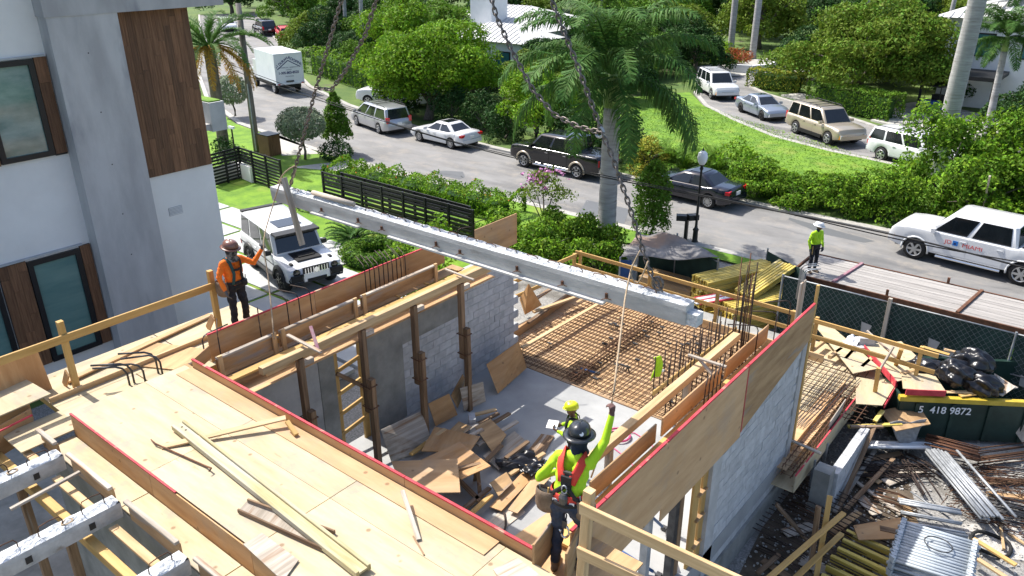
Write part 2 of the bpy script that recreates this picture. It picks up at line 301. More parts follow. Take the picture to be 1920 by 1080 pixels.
def tree(name, label, base, c, r, nl, size, mat, nb=9, r0=.16, seed=1, cat='tree', group=None, sub=.45, asp=.5, mat2=None, bark='bark'):
    t = thing(name, label, cat, base, group)
    limbs(base, c, r, 5, r0, seed).obj('trunk', bark, t)
    bl = crown_blobs(c, r, nb, sub, seed); g = np.random.default_rng(seed)
    foliage('crown', bl, nl, size, mat, t, asp, rng=g, low=-.75)
    if mat2: foliage('crown_outer_leaves', bl[1:], nl//4, size*.9, mat2, t, asp, rng=g, shell=(.95, 1.15), low=-.2)  # outer layer of leaves in a second leaf colour
    return t
def bush(name, label, base, r, nl, size, mat, seed=1, cat='shrub', group=None, nb=7, asp=.5, sub=.5, stem=True, mat2=None):
    t = thing(name, label, cat, base, group); c = (base[0], base[1], base[2]+r[2]*.55)
    if stem: limbs(base, (c[0], c[1], c[2]), r, 4, .04+.02*r[2], seed).obj('stem', 'bark', t)
    bl = crown_blobs(c, r, nb, sub, seed)
    foliage('foliage', bl, nl, size, mat, t, asp, rng=np.random.default_rng(seed), low=-.7)
    if mat2: foliage('new_leaves', bl[1:], nl//3, size, mat2, t, asp, rng=np.random.default_rng(seed+1), shell=(.95, 1.15))
    return t
def hedge(name, label, a, b_, wd, z0, h, nl, size, mat, seed=1, group=None, mat2=None, flowers=0, box=True, cat='hedge'):
    """clipped or loose hedge along a line: a solid dark core, coloured as the shaded inside, with leaves over its faces"""
    a, b_ = Vector((*a[:2], z0)), Vector((*b_[:2], z0)); L = (b_-a).length; u = (b_-a)/L; v = Vector((-u.y, u.x, 0)); g = np.random.default_rng(seed)
    t = thing(name, label, cat, tuple((a+b_)/2), group)
    B().bar(a+u*wd*.3+Vector((0, 0, h*.4)), b_-u*wd*.3+Vector((0, 0, h*.4)), wd*.6, h*.72).obj('dark_core', 'leaf_dark', t)  # dark green box paints the shade behind the leaves and blocks see-through
    def lay(nm, n, m, off):
        s = g.uniform(-.12, L+.12, n); s = np.where(g.uniform(size=n) < wd/(L+wd)*.7, np.where(g.uniform(size=n) < .5, g.normal(size=n)*.06, L+g.normal(size=n)*.06), s); f = g.choice(3, n, p=[wd/(wd+2*h), h/(wd+2*h), h/(wd+2*h)]); y = np.where(f == 0, g.uniform(-.5, .5, n)*wd, np.where(f == 1, -.5, .5)*wd); z = np.where(f == 0, h, g.uniform(.02, 1, n)*h)
        lump = (np.sin(s*2.3+seed)+np.sin(s*5.1+y*3))*.07*(0.5 if box else 2.2); z = z+np.where(f == 0, lump, 0)+g.normal(size=n)*.03+off; y = y*(1+lump*.5)+g.normal(size=n)*.04
        p = np.array(a)+s[:, None]*np.array(u)+y[:, None]*np.array(v)+z[:, None]*np.array([0, 0, 1])
        nr = np.where((f == 0)[:, None], np.array([0, 0, 1.]), np.sign(y)[:, None]*np.array(v))+g.normal(size=(n, 3))*.8; nr /= np.linalg.norm(nr, axis=1)[:, None]
        tt = np.cross(nr, g.normal(size=(n, 3))); tt /= np.linalg.norm(tt, axis=1)[:, None]; ss = np.cross(nr, tt); l = size*g.uniform(.6, 1.3, (n, 1))
        V = np.stack([p-tt*l*.5, p+ss*l*.28, p+tt*l*.5, p-ss*l*.28], 1)-np.array(WL[t.name]); link(nm, npmesh(nm, V.reshape(-1, 3), np.arange(n*4).reshape(n, 4)), m, t, tuple(WL[t.name]))
    lay('leaves', nl, mat, 0)
    if mat2: lay('new_leaves', nl//3, mat2, .05)
    if flowers: lay('flowers', flowers, 'flower_orange', .08); t.children[-1]['kind'] = 'stuff'
    return t
FR = {}
def frond_mesh(kind, L, rise, droop, nl, ll, hang, fold=.5, seed=1, wd=.05):
    """one palm leaf: arching midrib with two rows of narrow leaflets"""
    key = (kind, seed)
    if key in FR: return FR[key]
    g = np.random.default_rng(seed); s = np.linspace(0, 1, 15); ang = rise-(rise+droop)*s**1.25; dx = np.cos(ang); dz = np.sin(ang)
    x = np.concatenate([[0], np.cumsum((dx[1:]+dx[:-1])/2*L/14)]); z = np.concatenate([[0], np.cumsum((dz[1:]+dz[:-1])/2*L/14)])
    b = B(); b.tube([(x[i], .04*math.sin(i), z[i]) for i in range(15)], [.045*(1-.85*t) for t in s], 5)
    V = list(b.v); F = [f for f in b.f]
    for i in range(nl):
        t = .1+.9*i/nl; px, pz = np.interp(t, s, x), np.interp(t, s, z); a = np.interp(t, s, ang); l = ll*(math.sin(PI*(.12+.86*t))**.6)*g.uniform(.8, 1.1)
        for sd in (-1, 1):
            out = np.array([math.cos(a)*g.uniform(.3, .8), sd*math.cos(fold)*g.uniform(.55, 1.1), math.sin(a)*.5+math.sin(fold)*g.uniform(.4, 1.3)*(1 if hang < .3 else g.uniform(-.6, .7))]); out /= np.linalg.norm(out)
            p0 = np.array([px, 0, pz]); p1 = p0+out*l*.5+np.array([0, 0, -hang*l*.12]); p2 = p0+out*l*(.95-hang*.35)+np.array([0, 0, -hang*l*g.uniform(.45, .75)]); w2 = np.array([math.cos(a), 0, math.sin(a)])*wd
            k = len(V); V += [tuple(p0-w2*.4), tuple(p0+w2*.4), tuple(p1+w2*.6), tuple(p1-w2*.6), tuple(p2)]; F += [(k, k+1, k+2, k+3), (k+3, k+2, k+4)]
    me = bpy.data.meshes.new('frond'); me.from_pydata([tuple(map(float, v)) for v in V], [], F); me.update(); FR[key] = me; return me
def palm(name, label, base, top, r0, r1, fronds, kind, mat, trunk='palm_trunk', sheath=None, rings=True, group=None, seed=1, sc=1, matlow=None):
    """fronds: list of (count, frond kwargs, pitch range)"""
    g = random.Random(seed); t = thing(name, label, 'palm tree', base, group); base, top = Vector(base), Vector(top); b = B(); b.smooth = True; N = 26
    pts = [base+(top-base)*(i/N)+Vector((0, 0, 0)) for i in range(N+1)]
    b.tube(pts, [(r0*1.3 if i == 0 else r0+(r1-r0)*i/N)*(1+(.025 if rings and i % 2 else 0)) for i in range(N+1)], 14); b.obj('trunk', trunk, t)
    hub = top
    if sheath:
        b = B(); b.smooth = True; d = (top-base).normalized(); hub = top+d*sheath; b.tube([top-d*.02, top+d*sheath*.35, top+d*sheath*.8, hub+d*.25], [r1*1.05, r1*1.15, r1*.7, r1*.3], 12); b.obj('crownshaft', 'palm_sheath', t)
    for j, (cnt, kw, pr) in enumerate(fronds):
        for i in range(cnt):
            me = frond_mesh(kind+str(j), seed=i % 3+1, **kw); a = i*2*PI/cnt+g.uniform(-.25, .25)+j*.6
            o = link('frond', me, (matlow if (matlow and j == len(fronds)-1 and i % 2) else mat) if not me.materials else None, t, hub+Vector((math.cos(a)*r1*.4, math.sin(a)*r1*.4, -.1*j)), (g.uniform(-.15, .15), g.uniform(*pr), a)); s = sc*g.uniform(.88, 1.08); o.scale = (s, s, s)
    return t
# ---------------------------------------------------------------- ground, streets, yards
def ribbon(name, a, b_, z, mat, kind='structure', th=0):
    n = len(a); m = B()
    m.add([(*p, z) for p in a]+[(*p, z) for p in b_], [(i, i+1, n+i+1, n+i) for i in range(n-1)])
    if th: m.add([(*p, z-th) for p in a]+[(*p, z) for p in a], [(i, i+1, n+i+1, n+i) for i in range(n-1)]); m.add([(*p, z-th) for p in b_]+[(*p, z) for p in b_], [(i, i+1, n+i+1, n+i) for i in range(n-1)])
    o = m.obj(name, mat); 
    if kind: o['kind'] = kind
    return o
def flat(name, poly, z, mat, th=0):
    m = B(); n = len(poly)
    if th: m.prism(poly, z-th, z)
    else: m.add([(*p[:2], z) for p in poly], [tuple(range(n))])
    return struct(m.obj(name, mat))
struct(B().add([(-420, -60, -.06), (120, -60, -.06), (120, 420, -.06), (-420, 420, -.06)], [(0, 1, 2, 3)]).obj('ground', 'terrain'))
near = [(45, 28.4), (-10, 28.4), (-34, 28.5), (-40, 29.1), (-48, 30.3), (-58, 34), (-70, 40.5), (-90, 53), (-125, 74)]
far = [(45, 34.5), (-10, 34.5), (-30, 35.3), (-36, 36), (-47, 38.6), (-56, 42), (-66, 47.6), (-86, 60.4), (-121, 81.5)]
ribbon('street', near, far, 0, 'asphalt')
off = lambda L, d: [(p[0]-d*.3 if i > 3 else p[0], p[1]+d) for i, p in enumerate(L)]
ribbon('kerb_near', off(near, -.42), near, .1, 'kerb', th=.12)
ribbon('kerb_far', far, off(far, .45), .1, 'kerb', th=.12)
ribbon('verge_far', off(far, .45), off(far, 4.5), .07, 'terrain')
n2 = [(45, 38.5), (12, 41), (-4, 44.2), (-10.9, 46.4), (-14, 47.1), (-18, 48.6), (-22, 51.6), (-25.8, 55), (-29, 59.5), (-31, 66)]
f2 = [(45, 45), (12, 47.5), (-4, 50.2), (-11.5, 53.1), (-14, 55), (-16.1, 56.6), (-20, 59), (-24.3, 61.8), (-27, 64.6), (-28.6, 72)]
ribbon('side_street', n2, f2, .004, 'asphalt')
ribbon('kerb_side_street', [(p[0]-.1, p[1]-.4) for p in n2], n2, .1, 'kerb', th=.12)
ribbon('kerb_opposite', f2, [(p[0]+.1, p[1]+.4) for p in f2], .1, 'kerb', th=.12)
flat('vacant_lawn', [(-30, 39.6), (-8, 39.2), (8, 39.5), (6, 41.2), (-4, 43.8), (-11, 46), (-18, 48.2), (-22, 51.2), (-26, 54.6), (-29.4, 59), (-33, 52)], .09, 'lawn')
flat('entry_drive', [(-31.5, 66), (-28.6, 72), (-24, 78), (-20, 90), (-27, 92), (-33, 80), (-36, 70)], .008, 'sidewalk')
flat('paved_drive', [(-24.3, 62.2), (-16.4, 57.2), (-11, 53.6), (-4, 50.8), (4, 49.4), (8, 70), (-6, 76), (-16, 80)], .04, 'terrain')
for i, (x, y, w_, d) in enumerate([(-21.6, 62.2, 2.2, 1.9), (-19.3, 61, 2.1, 1.9), (-17.4, 59.6, 1.8, 1.8)]+[(-13.4+(i % 5)*2.15, 57.2+(i//5)*2.3-(i % 5)*.9, 2, 2.1) for i in range(20)]):
    struct(B().box((x, y, .1), (w_, d, .12), R(-28)).obj('paving_slab', 'sidewalk'))
flat('front_garden', [(-60, 16), (-34, 16), (-17.5, 17.4), (-17.5, 25.4), (-13, 28), (-34, 28.05), (-40, 28.6), (-48, 29.8), (-58, 33.4), (-70, 40), (-74, 34)], .09, 'lawn')
flat('apron', [(-34.6, 28.1), (-27, 28.05), (-28.2, 27.3), (-33.2, 26.4), (-36, 25.2)], .1, 'sidewalk')
flat('gate_apron', [(-43.49,29.65,0.1)[:2], (-40.16,28.98,0.1)[:2], (-37.05,28.13,0.1)[:2], (-38.36,26.49,0.1)[:2], (-40.78,27.31,0.1)[:2]], .1, 'sidewalk')
flat('site_ground', [(-21.5, -8), (14, -8), (14, 28.1), (-17.4, 28.0), (-17.4, 11), (-21.5, 11)], .02, 'gravel')
flat('drive_joints', [(-44, 11), (-17.4, 11), (-17.4, 18.1), (-24, 18.1), (-27.5, 19.2), (-36, 19.8), (-37, 23.5), (-44, 23.5)], .095, 'lawn')
k = 0
for i in range(8):
    for j in range(5):
        x0, y0 = -19.27-3.25*i, 11.26+1.62*j
        if j == 4 and i < 2: continue
        if x0 < -42: continue
        struct(B().bb(x0, x0+3.07, y0, y0+1.46, .02, .13).obj('paving_slab', 'paver'))
flat('limerock_patch', [(-10.51,28.33,0)[:2], (-9.02,28.01,0)[:2], (-7.98,25.78,0)[:2], (-9.4,26.43,0)[:2], (-10.54,27.14,0)[:2]], .03, 'limerock')
flat('lot_verge', [(-14.5, 27.2), (-9.6, 27.2), (-9.6, 28.0), (-14.5, 28.0)], .1, 'lawn')
# ---------------------------------------------------------------- neighbouring house on the left
M('win_glass', (.1, .2, .19), (.26, .36, .33), .9, .08, 0, spec=.9, stretch=(1, 1, 2.5), c3=(.4, .42, .36), c3amt=.6, c3scale=.8)  # mottled pale green imitates reflected palms in the pane colour
M('door_glass', (.1, .21, .2), (.16, .28, .25), .8, .1, 0, spec=.8, stretch=(.5, .5, 3))
h = thing('modern_house', 'tall white stucco house with grey concrete pillar and brown wood panels', 'house', (-26, 5, 0))
wl = B().bb(-31, -22, -14, 12.65, 0, 14).obj('wall', 'white_stucco', h)
B().bb(-22, -21.5, 8.63, 10.4, 0, 9.9).obj('pillar', 'raw_concrete', h)
B().bb(-30, -21.48, 8.6, 13.5, 9.83, 10.8).obj('roof_slab', 'raw_concrete', h)
cl = B().bb(-22, -21.97, 10.4, 12.62, 5.29, 9.83).obj('wood_panel', 'dark_frame', h)
rg = random.Random(4)
def cladding(par, y0, y1, z0, z1, w_, xf=-21.97):
    n = round((y1-y0)/w_); w_ = (y1-y0)/n
    for i in range(n):
        z = z0-rg.uniform(0, 1.2)
        while z < z1:
            L = rg.choice((1.2, 1.8, 2.2)); a, b_ = max(z, z0), min(z+L, z1); z += L
            if b_-a > .05: B().bb(xf, xf+.025+rg.uniform(0, .004), y0+i*w_+.003, y0+(i+1)*w_-.003, a+.003, b_-.003).obj('plank', 'wood_cladding', par)
cladding(cl, 10.4, 12.62, 5.29, 9.83, .2)
def opening(y0, y1, z0, z1, gm, fr=.13):
    f = B(); x0, x1 = -22.02, -21.9
    f.bb(x0, x1, y0, y0+fr, z0, z1); f.bb(x0, x1, y1-fr, y1, z0, z1); f.bb(x0, x1, y0+fr, y1-fr, z1-fr, z1); f.bb(x0, x1, y0+fr, y1-fr, z0, z0+fr)
    o = f.obj('window_frame', 'dark_frame', h); B().bb(-22.01, -21.96, y0+fr, y1-fr, z0+fr, z1-fr).obj('pane', gm, o)
opening(7.0, 8.28, 6.45, 8.87, 'win_glass'); opening(6.95, 8.3, .9, 3.85, 'door_glass'); opening(4.6, 6.2, .9, 3.95, 'door_glass')
for y0, y1, z0, z1 in ((8.3, 8.6, 6.42, 8.9), (6.6, 6.98, 6.42, 8.92), (8.32, 8.6, .9, 3.9), (6.25, 6.93, .9, 3.9)):
    p = B().bb(-22, -21.95, y0, y1, z0, z1).obj('wood_trim', 'dark_frame', h); cladding(p, y0, y1, z0, z1, .2, -21.95)
B().bb(-22, -21.9, 6.6, 8.6, 8.9, 8.94).obj('flashing', 'paver', h); B().bb(-22, -21.9, 6.3, 8.4, 3.92, 3.96).obj('flashing', 'paver', h)
g_ = B().bb(-22, -21.985, 11.02, 11.45, 4.02, 4.27).obj('vent', 'paver', h)
for i in range(6): B().bb(-21.985, -21.97, 11.03, 11.44, 4.04+i*.04, 4.055+i*.04).obj('slat', 'white_stucco', g_)
for z in (8.9, 7.4, 6.0, 4.6, 3.4): B().bb(-21.5, -21.497, 9.45, 9.48, z, z+.03).obj('tie_hole', 'dark_frame', h)
b_ = B().bb(-27.5, -24.3, 14.2, 14.75, 5.65, 6.6)
pl = thing('balcony_planter', 'pale concrete planter box of turf jutting out behind the house corner', 'planter', (-25.9, 14.4, 5.6)); b_.obj('box', 'paver', pl); B().bb(-27.4, -24.4, 14.25, 14.7, 6.6, 6.64).obj('turf', 'lawn', pl); B().bb(-30, -24.4, 12.66, 14.2, 5.7, 5.9).obj('bracket', 'raw_concrete', pl)
# ---------------------------------------------------------------- house under construction: floor and walls
FZ = 1.2
sl_ = struct(B().bb(-12.2, -4.4, 5.0, 14.4, .8, FZ).obj('floor_slab', 'slab'))
def blocks(par, fix, axis, a0, a1, z0, z1, t=.19, skip=None, tooth=False, x0=0):
    """running-bond concrete blocks, each one its own object"""
    key = ('blk', axis)
    if key not in BM:
        for k_, L in (('blk', .392), ('half', .19)):
            b = B(); d = (L, t, .192) if axis == 'x' else (t, L, .192); b.box((0, 0, 0), d); BM[(k_, axis)] = b.mesh('block', Vector((0, 0, 0)))
    n = int(round((z1-z0)/.2)); c = 0
    for r_ in range(n):
        a = a0-(.2 if r_ % 2 else 0); z = z0+.2*r_+.1
        while a < a1-.05:
            e = a+.4; k_ = 'blk'; m = a+.2
            if a < a0-.01: k_ = 'half'; m = a+.3
            elif e > a1+.01:
                if tooth: a += .4; continue
                k_ = 'half'; m = a+.1
            if not (skip and skip(m, z)):
                o = link('block', BM[(k_, axis)], 'block', par, (m, fix, z) if axis == 'x' else (fix+rg.uniform(-.004, .004), m, z)); c += 1
            a += .4
    return c
lw = thing('block_wall', 'long shaded wall of grey block and concrete behind timber posts', 'wall', (-12.1, 10.5, FZ))
B().bb(-12.2, -12.0, 5.9, 8.5, FZ, 4.25).obj('plaster_panel', 'concrete', lw)
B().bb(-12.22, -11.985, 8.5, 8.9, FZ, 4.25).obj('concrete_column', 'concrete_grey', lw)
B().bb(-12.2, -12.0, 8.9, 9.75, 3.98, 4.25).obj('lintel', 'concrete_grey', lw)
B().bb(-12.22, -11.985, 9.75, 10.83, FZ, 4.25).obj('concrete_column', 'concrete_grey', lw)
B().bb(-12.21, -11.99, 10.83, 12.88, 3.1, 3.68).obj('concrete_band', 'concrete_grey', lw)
mo = B().bb(-12.17, -12.012, 10.83, 12.88, FZ, 3.1).obj('mortar_bed', 'mortar', lw); blocks(lw, -12.09, 'y', 10.83, 12.86, FZ, 3.1)
B().bb(-12.17, -12.012, 12.88, 14.9, FZ, 4.2).obj('mortar_bed', 'mortar', lw); blocks(lw, -12.09, 'y', 12.88, 15.2, FZ, 4.2, tooth=True)
for y in (10.86, 11.75, 12.75): plank('window_buck', (-12.1, y, 3.68), (-12.1, y, 4.3), .2, .06, 'lumber_yellow', lw)
# timber door buck in the left wall, ladder-like bracing
for y in (8.93, 9.71): plank('door_buck', (-12.08, y, FZ), (-12.08, y, 3.98), .22, .06, 'lumber_yellow', lw, PI/2)
for z in (1.75, 2.25, 2.75, 3.3): plank('door_brace', (-12.05, 8.93, z-.1), (-12.05, 9.7, z+.02), .05, .09, 'lumber_yellow', lw)
plank('door_brace', (-12.0, 8.95, 3.2), (-12.0, 9.7, 2.5), .04, .09, 'lumber_old', lw)
B().bb(-11.99, -11.985, 9.0, 9.05, 1.9, 2.0)
# shoring posts and header along the left wall
for i, (y, lab) in enumerate(((7.5, 'dark old timber post nearest the plywood deck corner'), (9.0, 'dark old timber post beside the doorway'), (10.43, 'tall dark timber post before the middle of the block wall'), (11.9, 'tall dark timber post nearest the wall end'))):
    p = thing('timber_post', lab, 'post', (-11.1, y, FZ), 'shoring posts along the left wall')
    plank('upper_post', (-11.12, y, 2.6), (-11.12, y, 4.5), .13, .11, 'old_post', p); plank('lower_post', (-11.0, y+.03, FZ), (-11.0, y+.03, 3.4), .13, .12, 'old_post', p)
    for z in (2.75, 3.25): B().tube([(-11.2, y-.09, z), (-10.92, y-.09, z), (-10.92, y+.11, z), (-11.2, y+.11, z)], .012, 5, True).obj('clamp', 'rust', p)
    plank('cap', (-11.15, y-.05, 4.35), (-11.15, y+.3, 4.35), .1, .1, 'lumber_grey', p)
plank('header_beam', (-11.12, 6.68, 4.6), (-11.12, 13.4, 4.6), .13, .14, 'lumber', None, lab='long pale timber header resting on the old shoring posts', cat='beam')
plank('ledger', (-11.32, 6.9, 4.42), (-11.32, 13.2, 4.42), .04, .2, 'lumber', None, lab='timber ledger board under the left header beam', cat='board')
fm = thing('tie_beam_form', 'plywood tie beam formwork with red top edge along the left wall', 'formwork', (-12.3, 10, 4.2))
for i, (y0, y1) in enumerate(((6.5, 8.9), (8.92, 11.4), (11.42, 12.75))):
    plank('outer_panel', (-12.42, y0, 4.68), (-12.42, y1, 4.68), .025, .56, 'ply_orange', fm); B().bb(-12.44, -12.405, y0, y1, 4.962, 4.985).obj('red_edge', 'red_paint', fm)
for y0, y1 in ((6.35, 7.6), (7.7, 9.6), (9.75, 12.0)):
    plank('inner_panel', (-12.0, y0, 4.52), (-12.0, y1, 4.52), .025, .3, 'ply_old', fm); plank('inner_rail', (-11.96, y0, 4.7), (-11.96, y1, 4.7), .09, .045, 'lumber_grey', fm)
    for y in (y0+.05, y1-.05): plank('stud', (-11.93, y, 4.3), (-11.93, y, 4.75), .05, .09, 'lumber', fm)
plank('soffit_panel', (-11.62, 6.05, 4.2), (-11.62, 13.2, 4.2), .84, .02, 'ply_old', fm); plank('walking_board', (-11.62, 6.1, 4.4), (-11.62, 13.2, 4.4), .2, .045, 'lumber_yellow', fm); plank('bottom_panel', (-12.2, 6.2, 4.27), (-12.2, 13, 4.27), .4, .02, 'ply_old', fm)
plank('end_panel', (-12.55, 14.0, 4.42), (-12.55, 15.7, 4.42), .03, .85, 'ply_orange', None, lab='tall orange plywood panel at the far end of the left wall', cat='plywood')
plank('cross_brace', (-11.52,11.85,4.75), (-10.62,11.79,4.75), .05, .04, 'lumber_grey', None, lab='thin grey cross strip over the left header near the wall end', cat='strip')
plank('cross_brace', (-11.59,7.63,4.78), (-10.57,7.59,4.78), .07, .04, 'lumber_grey', None, lab='grey cross strip over the left header near the orange worker', cat='strip')
plank('cross_brace', (-11.17,7.86,5), (-10.79,7.69,4.72), .06, .04, 'magenta', None, lab='short upright stub with pink paint by the left header', cat='strip')
def hooks(name, lab, pts, h, reach, dirn, mat='rebar_dark', group=None, r=.011, bend=.1):
    """bent rebar dowels, each its own thing"""
    d = Vector(dirn).normalized()
    for i, p in enumerate(pts):
        p = Vector(p); hh = h*rg.uniform(.9, 1.1); q = [p, p+Vector((0, 0, hh-bend)), p+Vector((0, 0, hh-bend*.3))+d*bend*.35, p+Vector((0, 0, hh))+d*bend, p+Vector((0, 0, hh+rg.uniform(-.02, .06)))+d*reach*rg.uniform(.85, 1.1)]
        b = B(); b.smooth = True; b.tube(q, r, 6); tag(b.obj(name, mat, base=True), lab if len(pts) == 1 else '%s, %s from the left' % (lab, ORD[i]), 'rebar', group)
hooks('rebar_dowel', 'bent black rebar dowel in the tight row above the left wall', [(-12.2, 10.1+.13*i, 4.4) for i in range(10)], .75, .55, (-.9, .4, 0), group='hooked dowels above the left wall')
hooks('rebar_dowel', 'bent rebar dowel in the trio beside the orange worker', [(-12.2, 8.1+.28*i, 4.4) for i in range(3)], .75, .55, (-.95, -.2, 0), group='dowels near the orange worker')
hooks('rebar_dowel', 'bent rebar dowel before the orange worker', [(-12.15, 6.55, 4.2), (-12.2, 7.45, 4.2)], .8, .5, (-.8, .5, 0), group='dowels before the orange worker')
hooks('rebar_dowel', 'bent rebar dowel standing by the tall orange panel', [(-12.2, 13.0, 4.5), (-12.2, 13.6, 4.5)], .8, .3, (.5, .6, 0), group='dowels by the orange panel')
# right wall
rw = thing('block_wall', 'grey block wall under plywood forms with rubble at its foot', 'wall', (-4.5, 13, 0))
B().bb(-4.6, -4.4, 10.95, 11.32, 0, 3.9).obj('concrete_column', 'concrete', rw)
B().bb(-4.57, -4.425, 11.32, 15.05, .6, 3.9).obj('mortar_bed', 'mortar', rw); blocks(rw, -4.505, 'y', 11.32, 14.9, .6, 4.0)
B().bb(-4.62, -4.39, 14.9, 15.15, 0, 4.45).obj('concrete_column', 'concrete', rw)
B().bb(-4.66, -4.36, 10.95, 15.1, -.05, .6).obj('footing', 'concrete_grey', rw)
fr = thing('tie_beam_form', 'tall plywood tie beam formwork with red top edge on the right wall', 'formwork', (-4.4, 11, 3.5))
def ypanel(par, x, t, poly, mat, name='outer_panel'):
    n = len(poly); b = B(); b.add([(x, *p) for p in poly]+[(x+t, *p) for p in poly], [tuple(range(n-1, -1, -1)), tuple(range(n, 2*n))]+[(i, (i+1) % n, n+(i+1) % n, n+i) for i in range(n)]); a = np.array(b.v); c = Vector(((a.min(0)+a.max(0))/2).tolist())
    return link(name, BMr(b, c), mat, par, c, (0, 0, PI/2))
def BMr(b, c):
    m = Matrix.Rotation(-PI/2, 3, 'Z'); me = bpy.data.meshes.new('panel'); me.from_pydata([tuple(m@(Vector(p)-c)) for p in b.v], [], b.f); me.update(); return me
ypanel(fr, -4.385, .025, [(6.55, 3.5), (9.0, 3.55), (9.0, 3.3), (11.9, 3.3), (11.9, 4.74), (6.55, 4.74)], 'ply_warm'); ypanel(fr, -4.38, .025, [(11.92, 3.4), (15.12, 3.95), (15.12, 4.76), (11.92, 4.76)], 'ply_old')
for a_, b_2 in ((6.55, 9.0), (9.02, 11.9), (11.92, 15.12)): B().bb(-4.395, -4.35, a_, b_2, 4.765, 4.79).obj('red_edge', 'red_paint', fr)
B().bb(-4.354, -4.352, 11.89, 11.925, 3.4, 4.76).obj('red_edge', 'red_paint', fr)
for y0, y1 in ((7.5, 9.3), (9.5, 11.6), (11.75, 13.6)):
    plank('inner_panel', (-4.72, y0, 4.62), (-4.72, y1, 4.62), .03, .34, 'ply_old' if y0 < 9 else 'ply_orange', fr)
plank('joist', (-4.55, 6.6, 4.44), (-4.55, 13.5, 4.44), .26, .04, 'lumber_yellow', fr)
plank('header_beam', (-5.12, 7.9, 4.62), (-5.12, 13.1, 4.62), .14, .14, 'lumber', None, lab='long pale timber header inside the right wall', cat='beam')
for y, lab in ((8.6, 'short timber prop under the near end of the right header'), (11.1, 'short timber prop under the far part of the right header')): plank('prop', (-5.1, y, FZ), (-5.1, y, 4.54), .1, .1, 'lumber_grey', None, lab=lab, cat='post')
plank('cross_brace', (-5.31,11.47,4.85), (-4.6,11.48,4.85), .06, .04, 'lumber_grey', None, lab='thin grey strip bracing the right wall form', cat='strip')
plank('cross_brace', (-5.1,11.51,4.8), (-4.77,11.44,4.6), .06, .04, 'lumber_grey', None, lab='short diagonal strip below the right wall brace', cat='strip')
hooks('rebar_dowel', 'bent rebar hook rising out of the right wall form', [(-4.55, y, 4.35) for y in (10.6, 10.75, 10.9, 11.05, 11.2)], .62, .3, (-.3, .9, 0), group='hooks in the right wall form')
hooks('rebar_dowel', 'bent rebar dowel behind the red edge at the far corner', [(-4.65, y, 4.4) for y in (12.9, 13.8, 14.5)], .62, .55, (-.6, -.6, 0), group='dowels behind the far red edge')
bp = thing('board_column_form', 'narrow weathered board form rising above the far right corner', 'formwork', (-4.6, 15.4, 1)); plank('side_board', (-4.72, 15.3, .6), (-4.72, 15.3, 5.1), .03, .3, 'lumber_grey', bp); plank('edge_board', (-4.42, 15.32, .6), (-4.42, 15.32, 5.1), .05, .09, 'lumber_yellow', bp)
hooks('rebar_dowel', 'grey bent bar clustered over the far board form', [(-4.72-.04*i, 15.3+.05*i, 4.6) for i in range(5)], .75, .3, (.8, .5, 0), 'galv', group='bars over the far board form')
text('writing', 'CU5', .22, 'ink_white', bp, (-4.5, 15.13, 4.25), (PI/2, -PI/2, .6))
# opening under the right form: door buck, steel posts, struts
dbk = thing('door_buck', 'tall ladder-like timber buck at the near end of the right block wall', 'door frame', (-4.5, 10.75, FZ))
for y in (10.55, 10.9): plank('jamb', (-4.5, y, FZ-.3), (-4.5, y, 3.5), .24, .05, 'lumber_yellow', dbk, PI/2)
for z in (1.6, 2.2, 2.75, 3.2): plank('rung', (-4.5, 10.57, z), (-4.5, 10.88, z), .16, .04, 'ply_old', dbk)
for x, y, lab, m_ in ((-4.6, 9.05, 'bright galvanised square steel post under the right form', 'galv'), (-4.6, 9.98, 'dark square steel post near the door buck', 'steel_dark')):
    p = thing('steel_post', lab, 'post', (x, y, FZ), 'steel posts under the right form'); B().box((x, y, 2.3), (.13, .13, 2.3)).obj('shaft', m_, p); B().box((x, y, FZ+.012), (.26, .26, .024)).obj('base_plate', 'steel_dark', p); B().box((x, y, 3.46), (.2, .2, .02)).obj('head_plate', 'steel_dark', p)
plank('timber_prop', (-4.62, 10.2, FZ), (-4.62, 10.2, 3.6), .12, .14, 'old_post', None, lab='brown timber prop against the dark steel post', cat='post')
def strut(lab, p, q):
    t = thing('push_pull_strut', lab, 'strut', p, 'blue steel struts on the sunlit floor'); p, q = Vector(p), Vector(q); b = B(); b.smooth = True; b.tube([p+(q-p)*.12, q], .03, 8); b.obj('tube', 'tarp_blue', t); B().tube([p, p+(q-p)*.12], .02, 6).obj('screw', 'galv', t); B().box(tuple(p), (.1, .1, .06)).obj('foot', 'steel_dark', t)
strut('upper blue steel strut crossing the sunlit floor', (-5.29,11.11,1.25), (-5.29,10.28,2.2)); strut('long blue strut lying low on the sunlit floor', (-4.77,9.97,1.25), (-5.58,9.74,1.6)); strut('blue strut tucked behind the right header', (-9.51,15.23,1.25), (-10,15.09,1.3))
